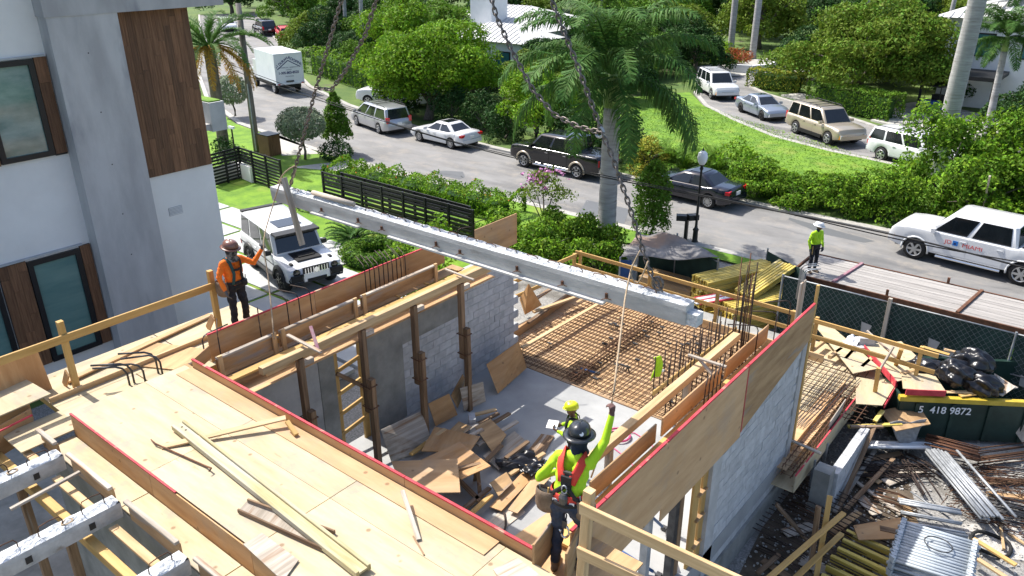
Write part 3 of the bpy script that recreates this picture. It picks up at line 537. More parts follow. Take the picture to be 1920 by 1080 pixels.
# ---------------------------------------------------------------- plywood deck in front and left
dk = thing('plywood_deck', 'broad sunlit plywood deck strip with red lower edge across the foreground', 'deck', (-8, 4.9, 4.1))
for i in range(4):
    x0 = -12.2+2.44*i; x1 = min(x0+2.43, -3.9)
    for y0, y1 in ((3.92, 5.13), (5.135, 5.88)): sheet('plywood_sheet', ((x0+x1)/2, (y0+y1)/2, 4.69+.002*(i % 2)), x1-x0, y1-y0, .018, 'ply', dk)
    plank('side_panel', (x0, 3.9, 4.42), (x1, 3.9, 4.42), .02, .52, 'ply_orange' if i != 2 else 'ply_old', dk); 
    if i < 1: B().bb(x0, x1+.7, 3.885, 3.915, 4.682, 4.706).obj('red_edge', 'red_paint', dk)
B().bb(-12.1, -4.0, 4.0, 5.8, 4.3, 4.66).obj('joists', 'lumber_yellow', dk)
cb = thing('edge_kerb_form', 'low board with bright red top edge along the pit side of the deck', 'formwork', (-8, 5.9, 4.6))
for x0, x1 in ((-12.0, -9.2), (-9.19, -6.7), (-6.69, -4.5)): plank('board', (x0, 5.93, 4.72), (x1, 5.93, 4.72), .03, .26, 'ply_orange', cb); B().bb(x0, x1, 5.91, 5.95, 4.852, 4.876).obj('red_edge', 'red_paint', cb)
plank('end_board', (-12.0, 5.93, 4.72), (-12.25, 6.4, 4.72), .03, .26, 'ply_orange', cb)
plank('base_strip', (-12.0, 5.75, 4.71), (-5, 5.75, 4.71), .3, .012, 'ply_warm', cb)
B().bb(-12.4, -4.5, 5.97, 6.02, 3.4, 4.6).obj('beam_side', 'ply_old', cb)
ld = thing('plywood_deck', 'lower plywood deck where the orange worker stands', 'deck', (-13.3, 6, 4.2))
for i, (x0, x1, y0, y1) in enumerate(((-14.35, -13.13, 4.0, 6.4), (-14.35, -13.13, 6.42, 8.4), (-13.12, -12.3, 4.0, 5.4), (-13.12, -12.3, 5.42, 7.9), (-12.95, -12.2, 3.1, 4.0))): sheet('plywood_sheet', ((x0+x1)/2, (y0+y1)/2, 4.39+.001*(i % 2)), y1-y0, x1-x0, .02, 'ply', ld, (0, 0, PI/2))
B().bb(-14.3, -12.3, 4.1, 8.3, 4.1, 4.375).obj('joists', 'lumber_yellow', ld)
plank('toe_board', (-13.3, 4.0, 4.45), (-13.3, 8.5, 4.45), .045, .11, 'lumber', ld)
gr = thing('guard_rail', 'yellow timber guard rail with two posts beside the white house', 'railing', (-13.4, 6, 4.4))
RX = -13.42
for y in (4.5, 7.3): plank('post', (RX, y, 4.4), (RX, y, 5.72), .1, .1, 'lumber_yellow', gr)
plank('rail', (RX+.06, 2.6, 5.42), (RX+.06, 7.36, 5.42), .045, .14, 'lumber_yellow', gr)
for y in (4.42, 7.22): plank('brace', (RX-.3, y, 4.41), (RX-.03, y, 4.75), .03, .14, 'ply_orange', gr)
sheet('plywood_sheet', (-13.8,3.78,4.75), .75, .9, .02, 'ply_orange', None, (0, R(78), R(8)), 'upright orange plywood panel with nail heads at the left edge')
fb = thing('form_box', 'bleached plywood-topped form box at the left picture edge', 'formwork', (-14.03,3.55,4.3)); sheet('top', (-13.52,3.42,4.72), 1.1, 1.0, .02, 'ply', fb, (0, 0, R(4))); 
plank('side', (-13.6,2.88,4.5), (-13.14,3.65,4.5), .03, .35, 'ply_orange', fb)
plank('front_board', (-12.77,2.7,4.35), (-13.05,3.61,4.35), .03, .5, 'ply_orange', fb); plank('red_edge', (-12.63,2.72,4.62), (-12.77,3.54,4.62), .035, .025, 'red_paint', fb)
# joists and shelf in the lower left
PJ = {}
def joist(lab, p, q, grp, w_=.2, d=.26, rough=True, seed=1):
    """precast joist: trapezoid web with rough top, ledges and wire loops"""
    t = thing('precast_joist', lab, 'concrete beam', p, grp); p, q = Vector(p), Vector(q); m = frame(q-p); L = (q-p).length; g = random.Random(seed)
    b = B(); pr = [(-w_*.5, -d/2), (w_*.5, -d/2), (w_*.56, -d*.2), (w_*.62, d*.25), (w_*.6, d/2), (-w_*.6, d/2), (-w_*.62, d*.25), (-w_*.56, -d*.2)]; N = 2
    b.add([m@Vector((x, y, z))+(p+q)/2 for x in (-L/2, L/2) for y, z in pr], [tuple(range(7, -1, -1)), tuple(range(8, 16))]+[(i, (i+1) % 8, 8+(i+1) % 8, 8+i) for i in range(8)]); b.obj('web', 'precast', t)
    n = int(L/.07); P = [[m@Vector((-L/2+L*i/n, -w_*.6+w_*1.2*j/5, d/2+(.0 if j in (0, 5) or i in (0, n) else g.uniform(0, .045))))+(p+q)/2 for j in range(6)] for i in range(n+1)]
    B().grid(P).obj('rough_top', 'rough_top', t)
    return t, m, L, (p+q)/2
def stirrups(t, m, L, c, xs, d, w_, hgt=.1, ln=.16, mat='rebar'):
    for x in xs:
        g = rg.uniform(.85, 1.15); q = [c+m@Vector((x+a*ln*.5, rg.uniform(-.01, .01), d/2-.04+z*hgt*g)) for a, z in ((-1, 0), (-1, .9), (-.8, 1.25), (0, 1.32), (.8, 1.25), (1, .9), (1, 0))]
        b = B(); b.smooth = True; b.tube(q, .008, 5); b.obj('stirrup', mat, t)
for i, (x, y1, lab) in enumerate(((-11.5, 3.4, 'farthest left of the near concrete joists'), (-9.78, 3.4, 'middle one of the near concrete joists'), (-8.05, 3.4, 'near concrete joist at the bottom picture edge'))):
    t, m, L, c = joist(lab, (x, -.5, 4.42), (x, y1, 4.42), 'concrete joists in the lower left corner', seed=i)
    stirrups(t, m, L, c, [L/2-.3, L/2-.85, L/2-1.4, L/2-2.0], .26, .2, .17, .3)
    for yy in (3.0, 2.2, 1.3): B().bb(x+.121, x+.127, yy-.05, yy+.03, 4.36, 4.46).obj('insert', 'ink_dark', t)
    for yy in (2.75, 1.85): B().tube([(x+.05*math.cos(a), yy+.07*math.sin(a), 4.58) for a in np.linspace(0, 2*PI, 12, endpoint=False)], .012, 5, True).obj('lifting_loop', 'rope', t)
sh = thing('shelf_form', 'plank ledge and upright boards between the near joist ends', 'formwork', (-8, 3.6, 4.2))
for x0, x1 in ((-12.2, -9.9), (-9.88, -7.6), (-7.58, -5.2)): plank('ledge_plank', (x0, 3.68, 4.28), (x1, 3.68, 4.28), .4, .03, 'ply', sh)
for x0, x1 in ((-12.3, -11.7), (-11.28, -9.98), (-9.56, -8.25), (-7.83, -6.2)):
    plank('upright_board', (x0, 3.46, 4.42), (x1, 3.46, 4.42), .03, .3, 'ply_old', sh); plank('top_rail', (x0, 3.43, 4.6), (x1, 3.43, 4.6), .07, .045, 'lumber_grey', sh); plank('lower_rail', (x0, 3.2, 4.3), (x1, 3.2, 4.3), .12, .05, 'lumber', sh)
for i, (y, lab) in enumerate(((2.95, 'yellow timber beam under the near joists, farther one'), (1.9, 'yellow timber beam under the near joists, nearer one'))): plank('support_beam', (-13, y, 4.1), (-6, y, 4.1), .12, .16, 'lumber_yellow', None, lab=lab, cat='beam')
for i, x in enumerate((-12.2, -10.6, -8.9, -7.2)): plank('shore_post', (x, 2.95, 1), (x, 2.95, 4.02), .12, .12, 'old_post', None, lab=('first', 'second', 'third', 'fourth')[i]+' dark shoring post from the left below the near timber beam', cat='post', group='shoring posts below the near joists')
plank('loose_strip', (-10.83,2.43,4.45), (-10.85,3.39,4.5), .06, .04, 'lumber_grey', None, lab='grey strip lying across the near joists', cat='strip')
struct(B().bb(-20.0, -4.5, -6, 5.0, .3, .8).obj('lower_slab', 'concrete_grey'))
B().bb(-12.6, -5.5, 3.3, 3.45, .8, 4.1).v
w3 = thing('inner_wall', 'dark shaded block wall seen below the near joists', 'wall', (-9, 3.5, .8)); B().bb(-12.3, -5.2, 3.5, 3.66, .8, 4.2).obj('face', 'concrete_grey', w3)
# ---------------------------------------------------------------- vehicles (front along +X while building)
def wheel(par, x, y, r, wd, rim, spokes, s):
    w_ = thing('wheel', '', '', (x, y, r)); del w_['label'], w_['category']; w_.parent = par; m = Matrix.Rotation(PI/2, 3, 'X')
    b = B(); b.smooth = True; b.lathe((x, y, r), [(r*.6, -wd/2), (r*.9, -wd/2), (r*.98, -wd*.36), (r, 0), (r*.98, wd*.36), (r*.9, wd/2), (r*.6, wd/2)], 28, m); b.obj('tyre', 'rubber', w_)
    b = B(); yo = y+s*(wd/2+.006); b.lathe((x, y, r), [(r*.63, -wd*.46), (r*.66, 0), (r*.63, wd*.46)], 24, m).obj('barrel', 'trim_black', w_)
    b = B(); b.tube([(x+math.cos(a)*r*.62, yo, r+math.sin(a)*r*.62) for a in np.linspace(0, 2*PI, 24, endpoint=False)], r*.045, 5, True); b.lathe((x, yo, r), [(r*.14, -.02), (r*.16, 0), (r*.1, .03)], 10, m)
    for i in range(spokes):
        a = i*2*PI/spokes; b.bar((x+math.cos(a)*r*.1, yo, r+math.sin(a)*r*.1), (x+math.cos(a)*r*.62, yo, r+math.sin(a)*r*.62), r*(.2 if spokes < 8 else .1), .03, PI/2)
    b.obj('rim', rim, w_)
def car(name, label, loc, head, p, col, cat='car', rim='rim', spokes=5, group='parked vehicles', scale=1):
    t = thing(name, label, cat, (0, 0, 0), group); L, W, wb, r = p['L'], p['W'], p['wb'], p['r']; xf = p.get('xf', wb/2); ax = (xf, xf-wb)
    top = p['top']; sill = p.get('sill', .3); hw = W/2; ra = r*1.14; rnd = p.get('rnd', .35); box = p.get('box', 0)
    xs = set(np.linspace(-L/2, L/2, 41).tolist())
    for a in ax: xs |= set((a+ra*math.cos(q)) for q in np.linspace(0, PI, 15))
    for a, _ in top: xs.add(a)
    xs |= {L/2-.04, -L/2+.04, L/2-.12, -L/2+.12}; xs = sorted(x for x in xs if -L/2 <= x <= L/2)
    zt = lambda x: float(np.interp(x, [q[0] for q in top], [q[1] for q in top]))
    def zb(x):
        z = sill+max(0, (abs(x)-L/2+.5))*.22
        for a in ax:
            if abs(x-a) < ra: z = max(z, r+math.sqrt(ra*ra-(x-a)**2))
        return z
    def wd(x):
        e = min(x+L/2, L/2-x); return hw*(1-(.13 if not box else .05)*max(0, 1-e/rnd)**2)
    T = [(0, .955), (.12, .985), (.45, 1), (.72, .99), (.9, .965), (1, .9)] if not box else [(0, .98), (.1, 1), (.5, 1), (.9, 1), (.97, .985), (1, .94)]
    tz, ty = [q[0] for q in T], [q[1] for q in T]
    def side(x, tt, s, o=0): b0 = zb(x); return (x, s*(wd(x)*float(np.interp(tt, tz, ty))+o), b0+(zt(x)-b0)*tt)
    P = []
    for x in xs:
        row = [side(x, q, -1) for q in tz]; z = zt(x); w1 = wd(x)*ty[-1]
        row += [(x, -w1*.55, z+.018), (x, 0, z+.026), (x, w1*.55, z+.018)]+[side(x, q, 1) for q in reversed(tz)]; P.append(row)
    b = B(); b.smooth = True; b.grid(P); n = len(P[0]); k = len(b.v)-n; b.f += [tuple(range(n)), tuple(range(k+n-1, k-1, -1))]; body = b.obj('body', col, t)
    B().bb(-L/2+.2, L/2-.2, -hw*.78, hw*.78, sill-.06, min(.75, p['belt']-.15)).obj('underbody', 'trim_black', t)
    for a in ax:
        for s in (-1, 1): wheel(t, a, s*(hw-.13), r, p.get('tw', .23), rim, spokes, s)
    # cabin
    a0, a1, a2, a3 = p['cab']; zr, zbel = p['H'], p['belt']; wb_, wr = hw*(.9 if not box else .93), hw*p.get('wr', .7)
    def ring(xa, xb, w_, z, c): return [(xa, -w_+c, z), (xa-c, -w_, z), (xb+c, -w_, z), (xb, -w_+c, z), (xb, w_-c, z), (xb+c, w_, z), (xa-c, w_, z), (xa, w_-c, z)]
    b = B(); rs = [ring(a0, a3, wb_, zbel-.08, .05), ring(a0, a3, wb_, zbel, .05), ring(a1+.02, a2-.02, wr+.02, zr-.07, .1), ring(a1-.06, a2+.06, wr-.03, zr-.02, .14), ring(a1-.35, a2+.35, wr*.6, zr, .2)]
    b.add([q for rr in rs for q in rr], [(i*8+j, i*8+(j+1) % 8, i*8+8+(j+1) % 8, i*8+8+j) for i in range(4) for j in range(8)]+[tuple(range(32, 40))]); b.f = [tuple(reversed(f)) for f in b.f]; b.f[-1] = tuple(reversed(b.f[-1]))
    cabn = b.obj('cabin', col, t); cabn.data.shade_smooth(); cabn.data.set_sharp_from_angle(angle=R(38))
    def pane(nm, q, o, mat='glass'):
        q = [Vector(v) for v in q]; nrm = (q[1]-q[0]).cross(q[3]-q[0]).normalized(); c = sum(q, Vector())/4
        if nrm.dot(c-Vector(((a1+a2)/2, 0, (zbel+zr)/2-.2))) < 0: nrm = -nrm
        B().add([v+nrm*o for v in q]+[v-nrm*.01 for v in q], BOXF_Q).obj(nm, mat, t)
    zt_, zb_ = zr-.1, zbel+.03; f_ = lambda z: (z-zbel)/(zr-.07-zbel)
    def gx(e0, e1, z): return e0+(e1-e0)*f_(z)
    def gy(z): return wb_+(wr+.02-wb_)*f_(z)
    pane('windshield', [(gx(a0, a1+.02, zb_), -gy(zb_)+.1, zb_), (gx(a0, a1+.02, zb_), gy(zb_)-.1, zb_), (gx(a0, a1+.02, zt_), gy(zt_)-.12, zt_), (gx(a0, a1+.02, zt_), -gy(zt_)+.12, zt_)], .012)
    pane('rear_window', [(gx(a3, a2-.02, zb_+p.get('rw', 0)), -gy(zb_)+.14, zb_+p.get('rw', 0)), (gx(a3, a2-.02, zb_+p.get('rw', 0)), gy(zb_)-.14, zb_+p.get('rw', 0)), (gx(a3, a2-.02, zt_), gy(zt_)-.16, zt_), (gx(a3, a2-.02, zt_), -gy(zt_)+.16, zt_)], .012)
    cuts = p['win']
    for s in (-1, 1):
        for u0, u1 in cuts:
            q = []
            for u, z in ((u0, zb_), (u1, zb_), (u1, zt_), (u0, zt_)): xx = gx(a3, a2, z)+.09+(gx(a0, a1, z)-gx(a3, a2, z)-.18)*u; q.append((xx, s*gy(z), z))
            pane('side_window', q, .012)
        for x0, x1 in p['doors']:
            g = B(); g.smooth = True; xx = np.linspace(x0+.012, x1-.012, 7); zz = np.linspace(.1, .95, 6); g.grid([[side(x, q, s, .009) for q in zz] for x in xx]); d_ = g.obj('door', col, t)
            B().box((x0+.16, s*(wd(x0)+.015), zt(x0)*.86), (.18, .03, .035)).obj('handle', p.get('hm', col), d_)
        B().box((a0-.25, s*(hw+.08), zbel+.06), (.13, .2, .16)).obj('mirror', p.get('mm', col), t)
        hz = p.get('lz', zt(L/2)-.14); hx = L/2-.1
        B().box((hx, s*(wd(hx)-.2), hz), (.2, .34, p.get('lh', .15)), -s*.25).obj('headlight', 'lens', t)
        if p.get('amb'): B().box((hx-.02, s*(wd(hx)-.06), hz-.02), (.2, .1, p.get('lh', .15)), -s*.3).obj('turn_lamp', 'amber', t)
        tz_ = p.get('tz', zt(-L/2)-.15); B().box((-L/2+.08, s*(wd(-L/2+.08)-.12), tz_), (.2, p.get('tlw', .26), p.get('tlh', .16)), s*.2).obj('taillight', 'red_lens', t)
    bz = p.get('bz', .5); bm = p.get('bm', col)
    for s in (-1, 1): B().box((s*(L/2-.02), 0, bz), (.16, W*.86, p.get('bh', .22))).obj('bumper', bm, t)
    B().box((L/2-.02, 0, zt(L/2)-.16), (.1, W*.45, .16)).obj('grille', p.get('gm', 'trim_black'), t); B().box((-L/2-.03, 0, bz+.24), (.04, .32, .16)).obj('number_plate', 'plate', t)
    for e in p.get('extra', ()): e(t, p, side, zt)
    t.location = loc; t.rotation_euler = (0, 0, R(head)); t.scale = (scale,)*3
    return t
BOXF_Q = [(0, 1, 2, 3), (7, 6, 5, 4), (0, 4, 5, 1), (1, 5, 6, 2), (2, 6, 7, 3), (3, 7, 4, 0)]
def rack(t, p, side, zt):
    y = p['W']/2*p.get('wr', .7)-.04
    for s in (-1, 1): B().tube([(p['cab'][1]-.2, s*y, p['H']), (p['cab'][1]-.35, s*y, p['H']+.07), (p['cab'][2]+.35, s*y, p['H']+.07), (p['cab'][2]+.15, s*y, p['H'])], .022, 6).obj('roof_rail', 'trim_black', t)
    for x in (.35, -.25, -.85): B().bar((x, -y, p['H']+.07), (x, y, p['H']+.07), .05, .03).obj('roof_bar', 'trim_black', t)
def sunroof(t, p, side, zt): B().bb(p['cab'][1]-.95, p['cab'][1]-.3, -.42, .42, p['H']-.01, p['H']+.012).obj('sunroof', 'glass', t)
def lowertrim(mat, h_=.13):
    def f(t, p, side, zt):
        for s in (-1, 1): B().bb(-p['wb']/2+p['r']*1.2, p['wb']/2-p['r']*1.2, min(s*(p['W']/2-.02), s*(p['W']/2+.03)), max(s*(p['W']/2-.02), s*(p['W']/2+.03)), .3, .3+h_).obj('sill_trim', mat, t)
    return f
def flares(mat):
    def f(t, p, side, zt):
        for a in (p.get('xf', p['wb']/2), p.get('xf', p['wb']/2)-p['wb']):
            for s in (-1, 1): b = B(); b.smooth = True; ra = p['r']*1.17; b.tube([(a+ra*math.cos(q), s*(p['W']/2+.0), p['r']+ra*math.sin(q)) for q in np.linspace(-.15, PI+.15, 13)], p.get('flr', .05), 6); b.obj('wheel_arch', mat, t)
    return f
def bed(cover=None):
    def f(t, p, side, zt):
        L, W = p['L'], p['W']; x0, x1 = -L/2+.08, p['cab'][3]-.12; z = p['belt']
        if cover: B().bb(x0, x1, -W*.42, W*.42, z+.02, z+.06).obj('bed_cover', cover, t)
        else: B().bb(x0, x1, -W*.38, W*.38, z+.015, z+.035).obj('bed_liner', 'trim_black', t); [B().bb(x0, x1, s*W*.42-.05, s*W*.42+.05, z+.0, z+.09).obj('bed_rail', 'trim_black', t) for s in (-1, 1)]
        B().bb(x1+.02, x1+.05, -W*.46, W*.46, .5, z+.03).obj('bed_gap', 'trim_black', t)
    return f
def steps(mat):
    def f(t, p, side, zt):
        for s in (-1, 1): B().tube([(1.15, s*(p['W']/2+.04), .36), (-1.0, s*(p['W']/2+.04), .36)], .05, 8).obj('side_step', mat, t)
    return f
SEDAN = dict(L=4.6, W=1.8, H=1.43, wb=2.81, xf=1.46, r=.33, belt=.92, top=[(-2.3, .82), (-2.2, .98), (-1.5, 1.0), (-1.1, .95), (.95, .93), (1.6, .88), (2.15, .74), (2.3, .6)], cab=(.98, .2, -.95, -1.62), win=((.06, .46), (.52, .93)), doors=((-.1, .95), (-1.0, -.1)), wr=.66, sill=.26, tlw=.34, tlh=.14, tz=.85, extra=(sunroof,))
VAN = dict(L=5.1, W=1.98, H=1.72, wb=3.05, xf=1.6, r=.34, belt=1.0, top=[(-2.55, .95), (-2.45, 1.02), (1.2, 1.0), (1.9, .98), (2.4, .8), (2.55, .62)], cab=(1.75, .75, -2.25, -2.48), win=((.03, .36), (.4, .66), (.7, .97)), doors=((.2, 1.3), (-1.1, .2)), wr=.78, sill=.27, tlh=.34, tlw=.2, tz=.98, extra=(rack,))
PICK = dict(L=5.85, W=2.03, H=2.0, wb=3.57, xf=1.93, r=.41, belt=1.25, top=[(-2.92, 1.24), (-2.86, 1.3), (-1.42, 1.3), (-1.36, 1.25), (1.5, 1.25), (2.3, 1.23), (2.74, 1.17), (2.88, 1.05), (2.92, .9)], cab=(1.62, .95, -1.2, -1.34), win=((.04, .5), (.56, .96)), doors=((.2, 1.3), (-1.0, .2)), wr=.82, sill=.42, rnd=.3, box=1, tlh=.34, tlw=.16, tz=.98, bz=.6, bm='chrome', hm='chrome', tw=.28, flr=.06, lh=.2)
SUV = dict(L=5.2, W=2.0, H=1.9, wb=3.02, xf=1.6, r=.39, belt=1.13, top=[(-2.6, 1.05), (-2.5, 1.15), (1.1, 1.13), (1.9, 1.1), (2.45, 1.0), (2.6, .78)], cab=(1.2, .55, -2.3, -2.52), win=((.02, .27), (.31, .62), (.66, .98)), doors=((.2, 1.2), (-.85, .2)), wr=.77, sill=.4, tlh=.4, tlw=.18, tz=1.0, bz=.58, tw=.26, lh=.2, amb=1, extra=(rack,))
GW = dict(L=4.75, W=1.95, H=1.98, wb=2.89, xf=1.47, r=.43, belt=1.22, box=1, top=[(-2.37, 1.2), (1.0, 1.2), (1.1, 1.17), (2.2, 1.1), (2.37, 1.06)], cab=(1.05, .72, -2.3, -2.36), win=((.02, .26), (.31, .62), (.66, .97)), doors=((.1, 1.0), (-.85, .1)), wr=.85, sill=.5, bz=.72, bh=.3, bm='paint_white', rnd=.15, lz=.98, lh=.04, tlh=.14, tz=.8, tw=.31, flr=.085, mm='trim_black')
def gextra(t, p, side, zt):
    B().bb(1.0, 1.95, -.45, .45, 1.14, 1.2).obj('hood_scoop', 'trim_black', t); B().bb(1.45, 1.7, -.3, .3, 1.2, 1.235).obj('scoop_vent', 'rubber', t)
    b = B(); b.bb(.5, 1.12, -.82, .82, 1.86, 1.94); b.obj('roof_visor', 'trim_black', t); B().bb(-.4, .45, -.45, .45, 1.975, 1.995).obj('sunroof', 'glass', t); B().bb(-2.42, -2.2, -.8, .8, 1.92, 2.0).obj('roof_spoiler', 'trim_black', t)
    for i in range(5): B().box((1.13, -.5+.25*i, 1.9), (.03, .16, .05)).obj('light_bar_lamp', 'trim_black', t)
    m = Matrix.Rotation(PI/2, 3, 'Y')
    for s in (-1, 1):
        B().lathe((2.37, s*.7, .95), [(.13, 0), (.13, .03), (.1, .045)], 16, m).obj('headlight_ring', 'trim_black', t); B().lathe((2.38, s*.7, .95), [(.1, 0), (.1, .04), (.04, .055)], 16, m).obj('headlight_lens', 'glass', t)
        B().box((2.0, s*.72, 1.14), (.18, .1, .06)).obj('turn_lamp', 'trim_black', t); b = B(); b.tube([(2.46, s*.5, .58), (2.46, s*.94, .58), (2.4, s*.99, .72), (2.46, s*.94, .86), (2.46, s*.5, .86)], .035, 6, True); b.obj('bumper_guard', 'trim_black', t); B().box((2.44, s*.73, .72), (.04, .4, .2)).obj('intake', 'rubber', t)
        B().bb(-1.05, 1.0, min(s*.95, s*1.06), max(s*.95, s*1.06), .42, .5).obj('running_board', 'trim_black', t); B().bb(-2.3, 1.0, min(s*.972, s*.985), max(s*.972, s*.985), .86, .91).obj('rub_strip', 'trim_black', t)
    B().box((2.4, 0, .95), (.06, .95, .26)).obj('grille_panel', 'trim_black', t); [B().box((2.44, -.4+.1*i, .95), (.02, .03, .22)).obj('grille_bar', 'chrome', t) for i in range(9)]
    B().box((2.45, 0, .6), (.03, .7, .12)).obj('lower_intake', 'rubber', t); B().lathe((2.45, 0, .95), [(.09, 0), (.09, .015)], 16, m).obj('emblem', 'chrome', t)
GW['extra'] = (flares('trim_black'), gextra)
car('off_roader', 'boxy white off-roader with black hood scoop parked on the paving slabs', (-23.6, 16.05, .13), -14, GW, 'paint_white', 'off-roader', 'rim_black', 8)
car('minivan', 'silver minivan with roof rack parked across the street', (-39.6, 35.2, 0), 166, VAN, 'paint_silver', 'van', spokes=5)
car('sedan', 'white sedan parked between the minivan and the black pickup', (-33.35, 34.8, 0), 176, SEDAN, 'paint_white', spokes=10)
RAMB = dict(PICK, extra=(flares('paint_gold'), bed('tonneau'), steps('chrome'), sunroof, lowertrim('chrome', .1)), gm='chrome')
car('pickup_truck', 'black pickup truck with tan wheel arches and covered bed', (-24.15, 34.25, 0), 178, RAMB, 'paint_black', 'pickup', spokes=6)
car('sedan', 'black sedan parked behind the street lamp', (-16.35, 33.9, 0), 176, SEDAN, 'paint_navy', spokes=12, scale=1.04)
def jd(t, p, side, zt):
    text('door_lettering', 'JD', .2, 'ink_red', t, (.83, 1.035, .92), (PI/2, 0, PI), xs=1.2); text('door_lettering', 'MIAMI', .2, 'ink_red', t, (.02, 1.035, .9), (PI/2, 0, PI), xs=1.25)
    B().bb(.5, .68, 1.02, 1.035, .89, 1.07).obj('logo_square', 'ink_logo', t); B().bb(.56, .64, 1.035, 1.037, .93, 1.0).obj('logo_mark', 'ink_blue', t)
RAMW = dict(PICK, extra=(flares('paint_white'), bed(None), steps('chrome'), jd), gm='trim_black', bm='paint_white', hm='paint_white', flr=.035, amb=1)
car('pickup_truck', 'white pickup truck with red and blue lettering on its door', (-3.85, 32.95, 0), 174, RAMW, 'paint_white', 'pickup', spokes=6, scale=1.03)
car('sedan', 'silver grey sedan parked on the side street behind the lawn', (-21.4, 54.2, 0), -37, SEDAN, 'paint_grey', rim='rim_black', spokes=8)
GOLD = dict(SUV, extra=(rack, lowertrim('trim_black', .2)), gm='chrome')
car('suv', 'gold full-size suv parked on the side street', (-15.7, 50.2, 0), -34, GOLD, 'paint_gold', 'suv', spokes=5, scale=1.04)
car('suv', 'white suv half hidden by the leafy bush on the right', (-9.6, 46.9, 0), -22, dict(SUV, L=4.9, H=1.8, wb=2.9, xf=1.5), 'paint_white', 'suv', spokes=6)
car('suv', 'older white suv parked at the far bend under the palm fronds', (-27.3, 59.4, 0), -46, SUV, 'paint_white', 'suv', spokes=5)
car('pickup_truck', 'white pickup nosing out from under the big tree behind the minivan', (-44.3, 41.2, 0), 200, RAMW | dict(extra=(flares('paint_white'), bed(None)), gm='trim_black'), 'paint_white', 'pickup', spokes=6)
car('pickup_truck', 'dark blue pickup standing in shade behind the white pickup', (-50.5, 47.5, 0), 215, PICK | dict(extra=(bed('tonneau'),)), 'paint_navy', 'pickup', spokes=6)
car('van', 'white van far up the street behind the orange palm', (-101, 63.5, 0), -25, VAN, 'paint_white', 'van', group='cars far up the street'); car('suv', 'dark suv far up the street beside the wooden pole', (-92.5, 63.5, 0), 160, SUV, 'paint_black', 'suv', group='cars far up the street'); car('suv', 'red car far up the street behind the wooden pole', (-86, 62, 0), 150, dict(SUV, H=1.6), 'red_paint', 'car', group='cars far up the street')
# box truck
bt = thing('box_truck', 'white roofing box truck with blue lettering on its rear door', 'truck', (0, 0, 0), 'parked vehicles')
B().bb(-2.7, 1.9, -1.2, 1.2, .95, 3.3).obj('cargo_box', 'truck_white', bt)
fr_ = B(); fr_.bb(-2.78, -2.7, -1.2, -1.08, .9, 3.3); fr_.bb(-2.78, -2.7, 1.08, 1.2, .9, 3.3); fr_.bb(-2.78, -2.7, -1.08, 1.08, 3.18, 3.3); fr_.bb(-2.85, -2.7, -1.2, 1.2, .82, .95); fr_.obj('rear_frame', 'truck_white', bt)
dr = B().bb(-2.74, -2.7, -1.08, 1.08, .95, 3.18).obj('roller_door', 'truck_white', bt)
rt = (PI/2, 0, -PI/2); X_ = -2.745
B().bar((X_, .98, 2.05), (X_, .03, 2.72), .012, .07).obj('logo_roof', 'ink_blue', dr); B().bar((X_, .03, 2.72), (X_, -.98, 2.15), .012, .07).obj('logo_roof', 'ink_blue', dr)
for s_, y, z, a, sz in (('A-1 DURAN', .58, 2.5, R(-35), .27), ('ROOFING', -.56, 2.56, R(30), .3)): text('lettering', s_, sz, 'ink_blue', dr, (X_-.005, y, z-.02), (Matrix.Rotation(-PI/2, 3, 'Z')@Matrix.Rotation(PI/2, 3, 'X')@Matrix.Rotation(-a, 3, 'Z')).to_euler(), bold=.008)
text('lettering', 'COMMERCIAL - RESIDENTIAL', .13, 'ink_blue', dr, (X_, 0, 2.12), rt); text('lettering', 'LICENSED', .11, 'ink_blue', dr, (X_, 0, 1.95), rt); text('lettering', '1-305-803-8525', .27, 'ink_blue', dr, (X_, .05, 1.66), rt, bold=.01); text('lettering', 'FREE ESTIMATES', .1, 'ink_blue', dr, (X_, 0, 1.42), rt)
B().bb(-2.8, -2.76, -.3, .35, 1.0, 1.12).obj('latch', 'steel_dark', bt); B().bb(-2.6, 3.6, -.95, .95, .5, .82).obj('chassis', 'trim_black', bt)
c_ = B(); c_.bb(2.0, 3.3, -1.0, 1.0, .8, 2.3); c_.bb(3.3, 4.0, -.95, .95, .8, 1.5); c_.obj('cab', 'paint_white', bt); B().bb(3.28, 3.32, -.9, .9, 1.55, 2.2).obj('windshield', 'glass', bt)
for x in (-1.7, 3.0):
    for s in (-1, 1): wheel(bt, x, s*.95, .45, .28, 'rim', 6, s)
for s in (-1, 1): B().box((-2.86, s*1.0, .88), (.03, .2, .08)).obj('taillight', 'red_lens', bt)
bt.location = (-57.05, 39.95, 0); bt.rotation_euler = (0, 0, R(164)); bt.scale = (.97,)*3
# golf cart in the far carport
gc = thing('golf_cart', 'blue golf cart with black roof in the far driveway', 'golf cart', (0, 0, 0)); B().bb(-1.2, 1.1, -.6, .6, .3, .62).obj('body', 'paint_blue', gc); B().bb(.7, 1.2, -.55, .55, .6, .95).obj('cowl', 'paint_blue', gc); B().bb(-1.1, 1.0, -.62, .62, 1.85, 1.93).obj('roof', 'trim_black', gc); B().bb(-.4, .1, -.5, .5, .62, 1.2).obj('seat', 'trim_black', gc)
for x in (-.95, .85):
    for s in (-1, 1): B().tube([(x, s*.55, .6), (x, s*.56, 1.86)], .02, 6).obj('roof_post', 'trim_black', gc); wheel(gc, x*.85, s*.52, .23, .18, 'rim', 5, s)
gc.location = (-11.9, 61.9, .16); gc.rotation_euler = (0, 0, R(-110))
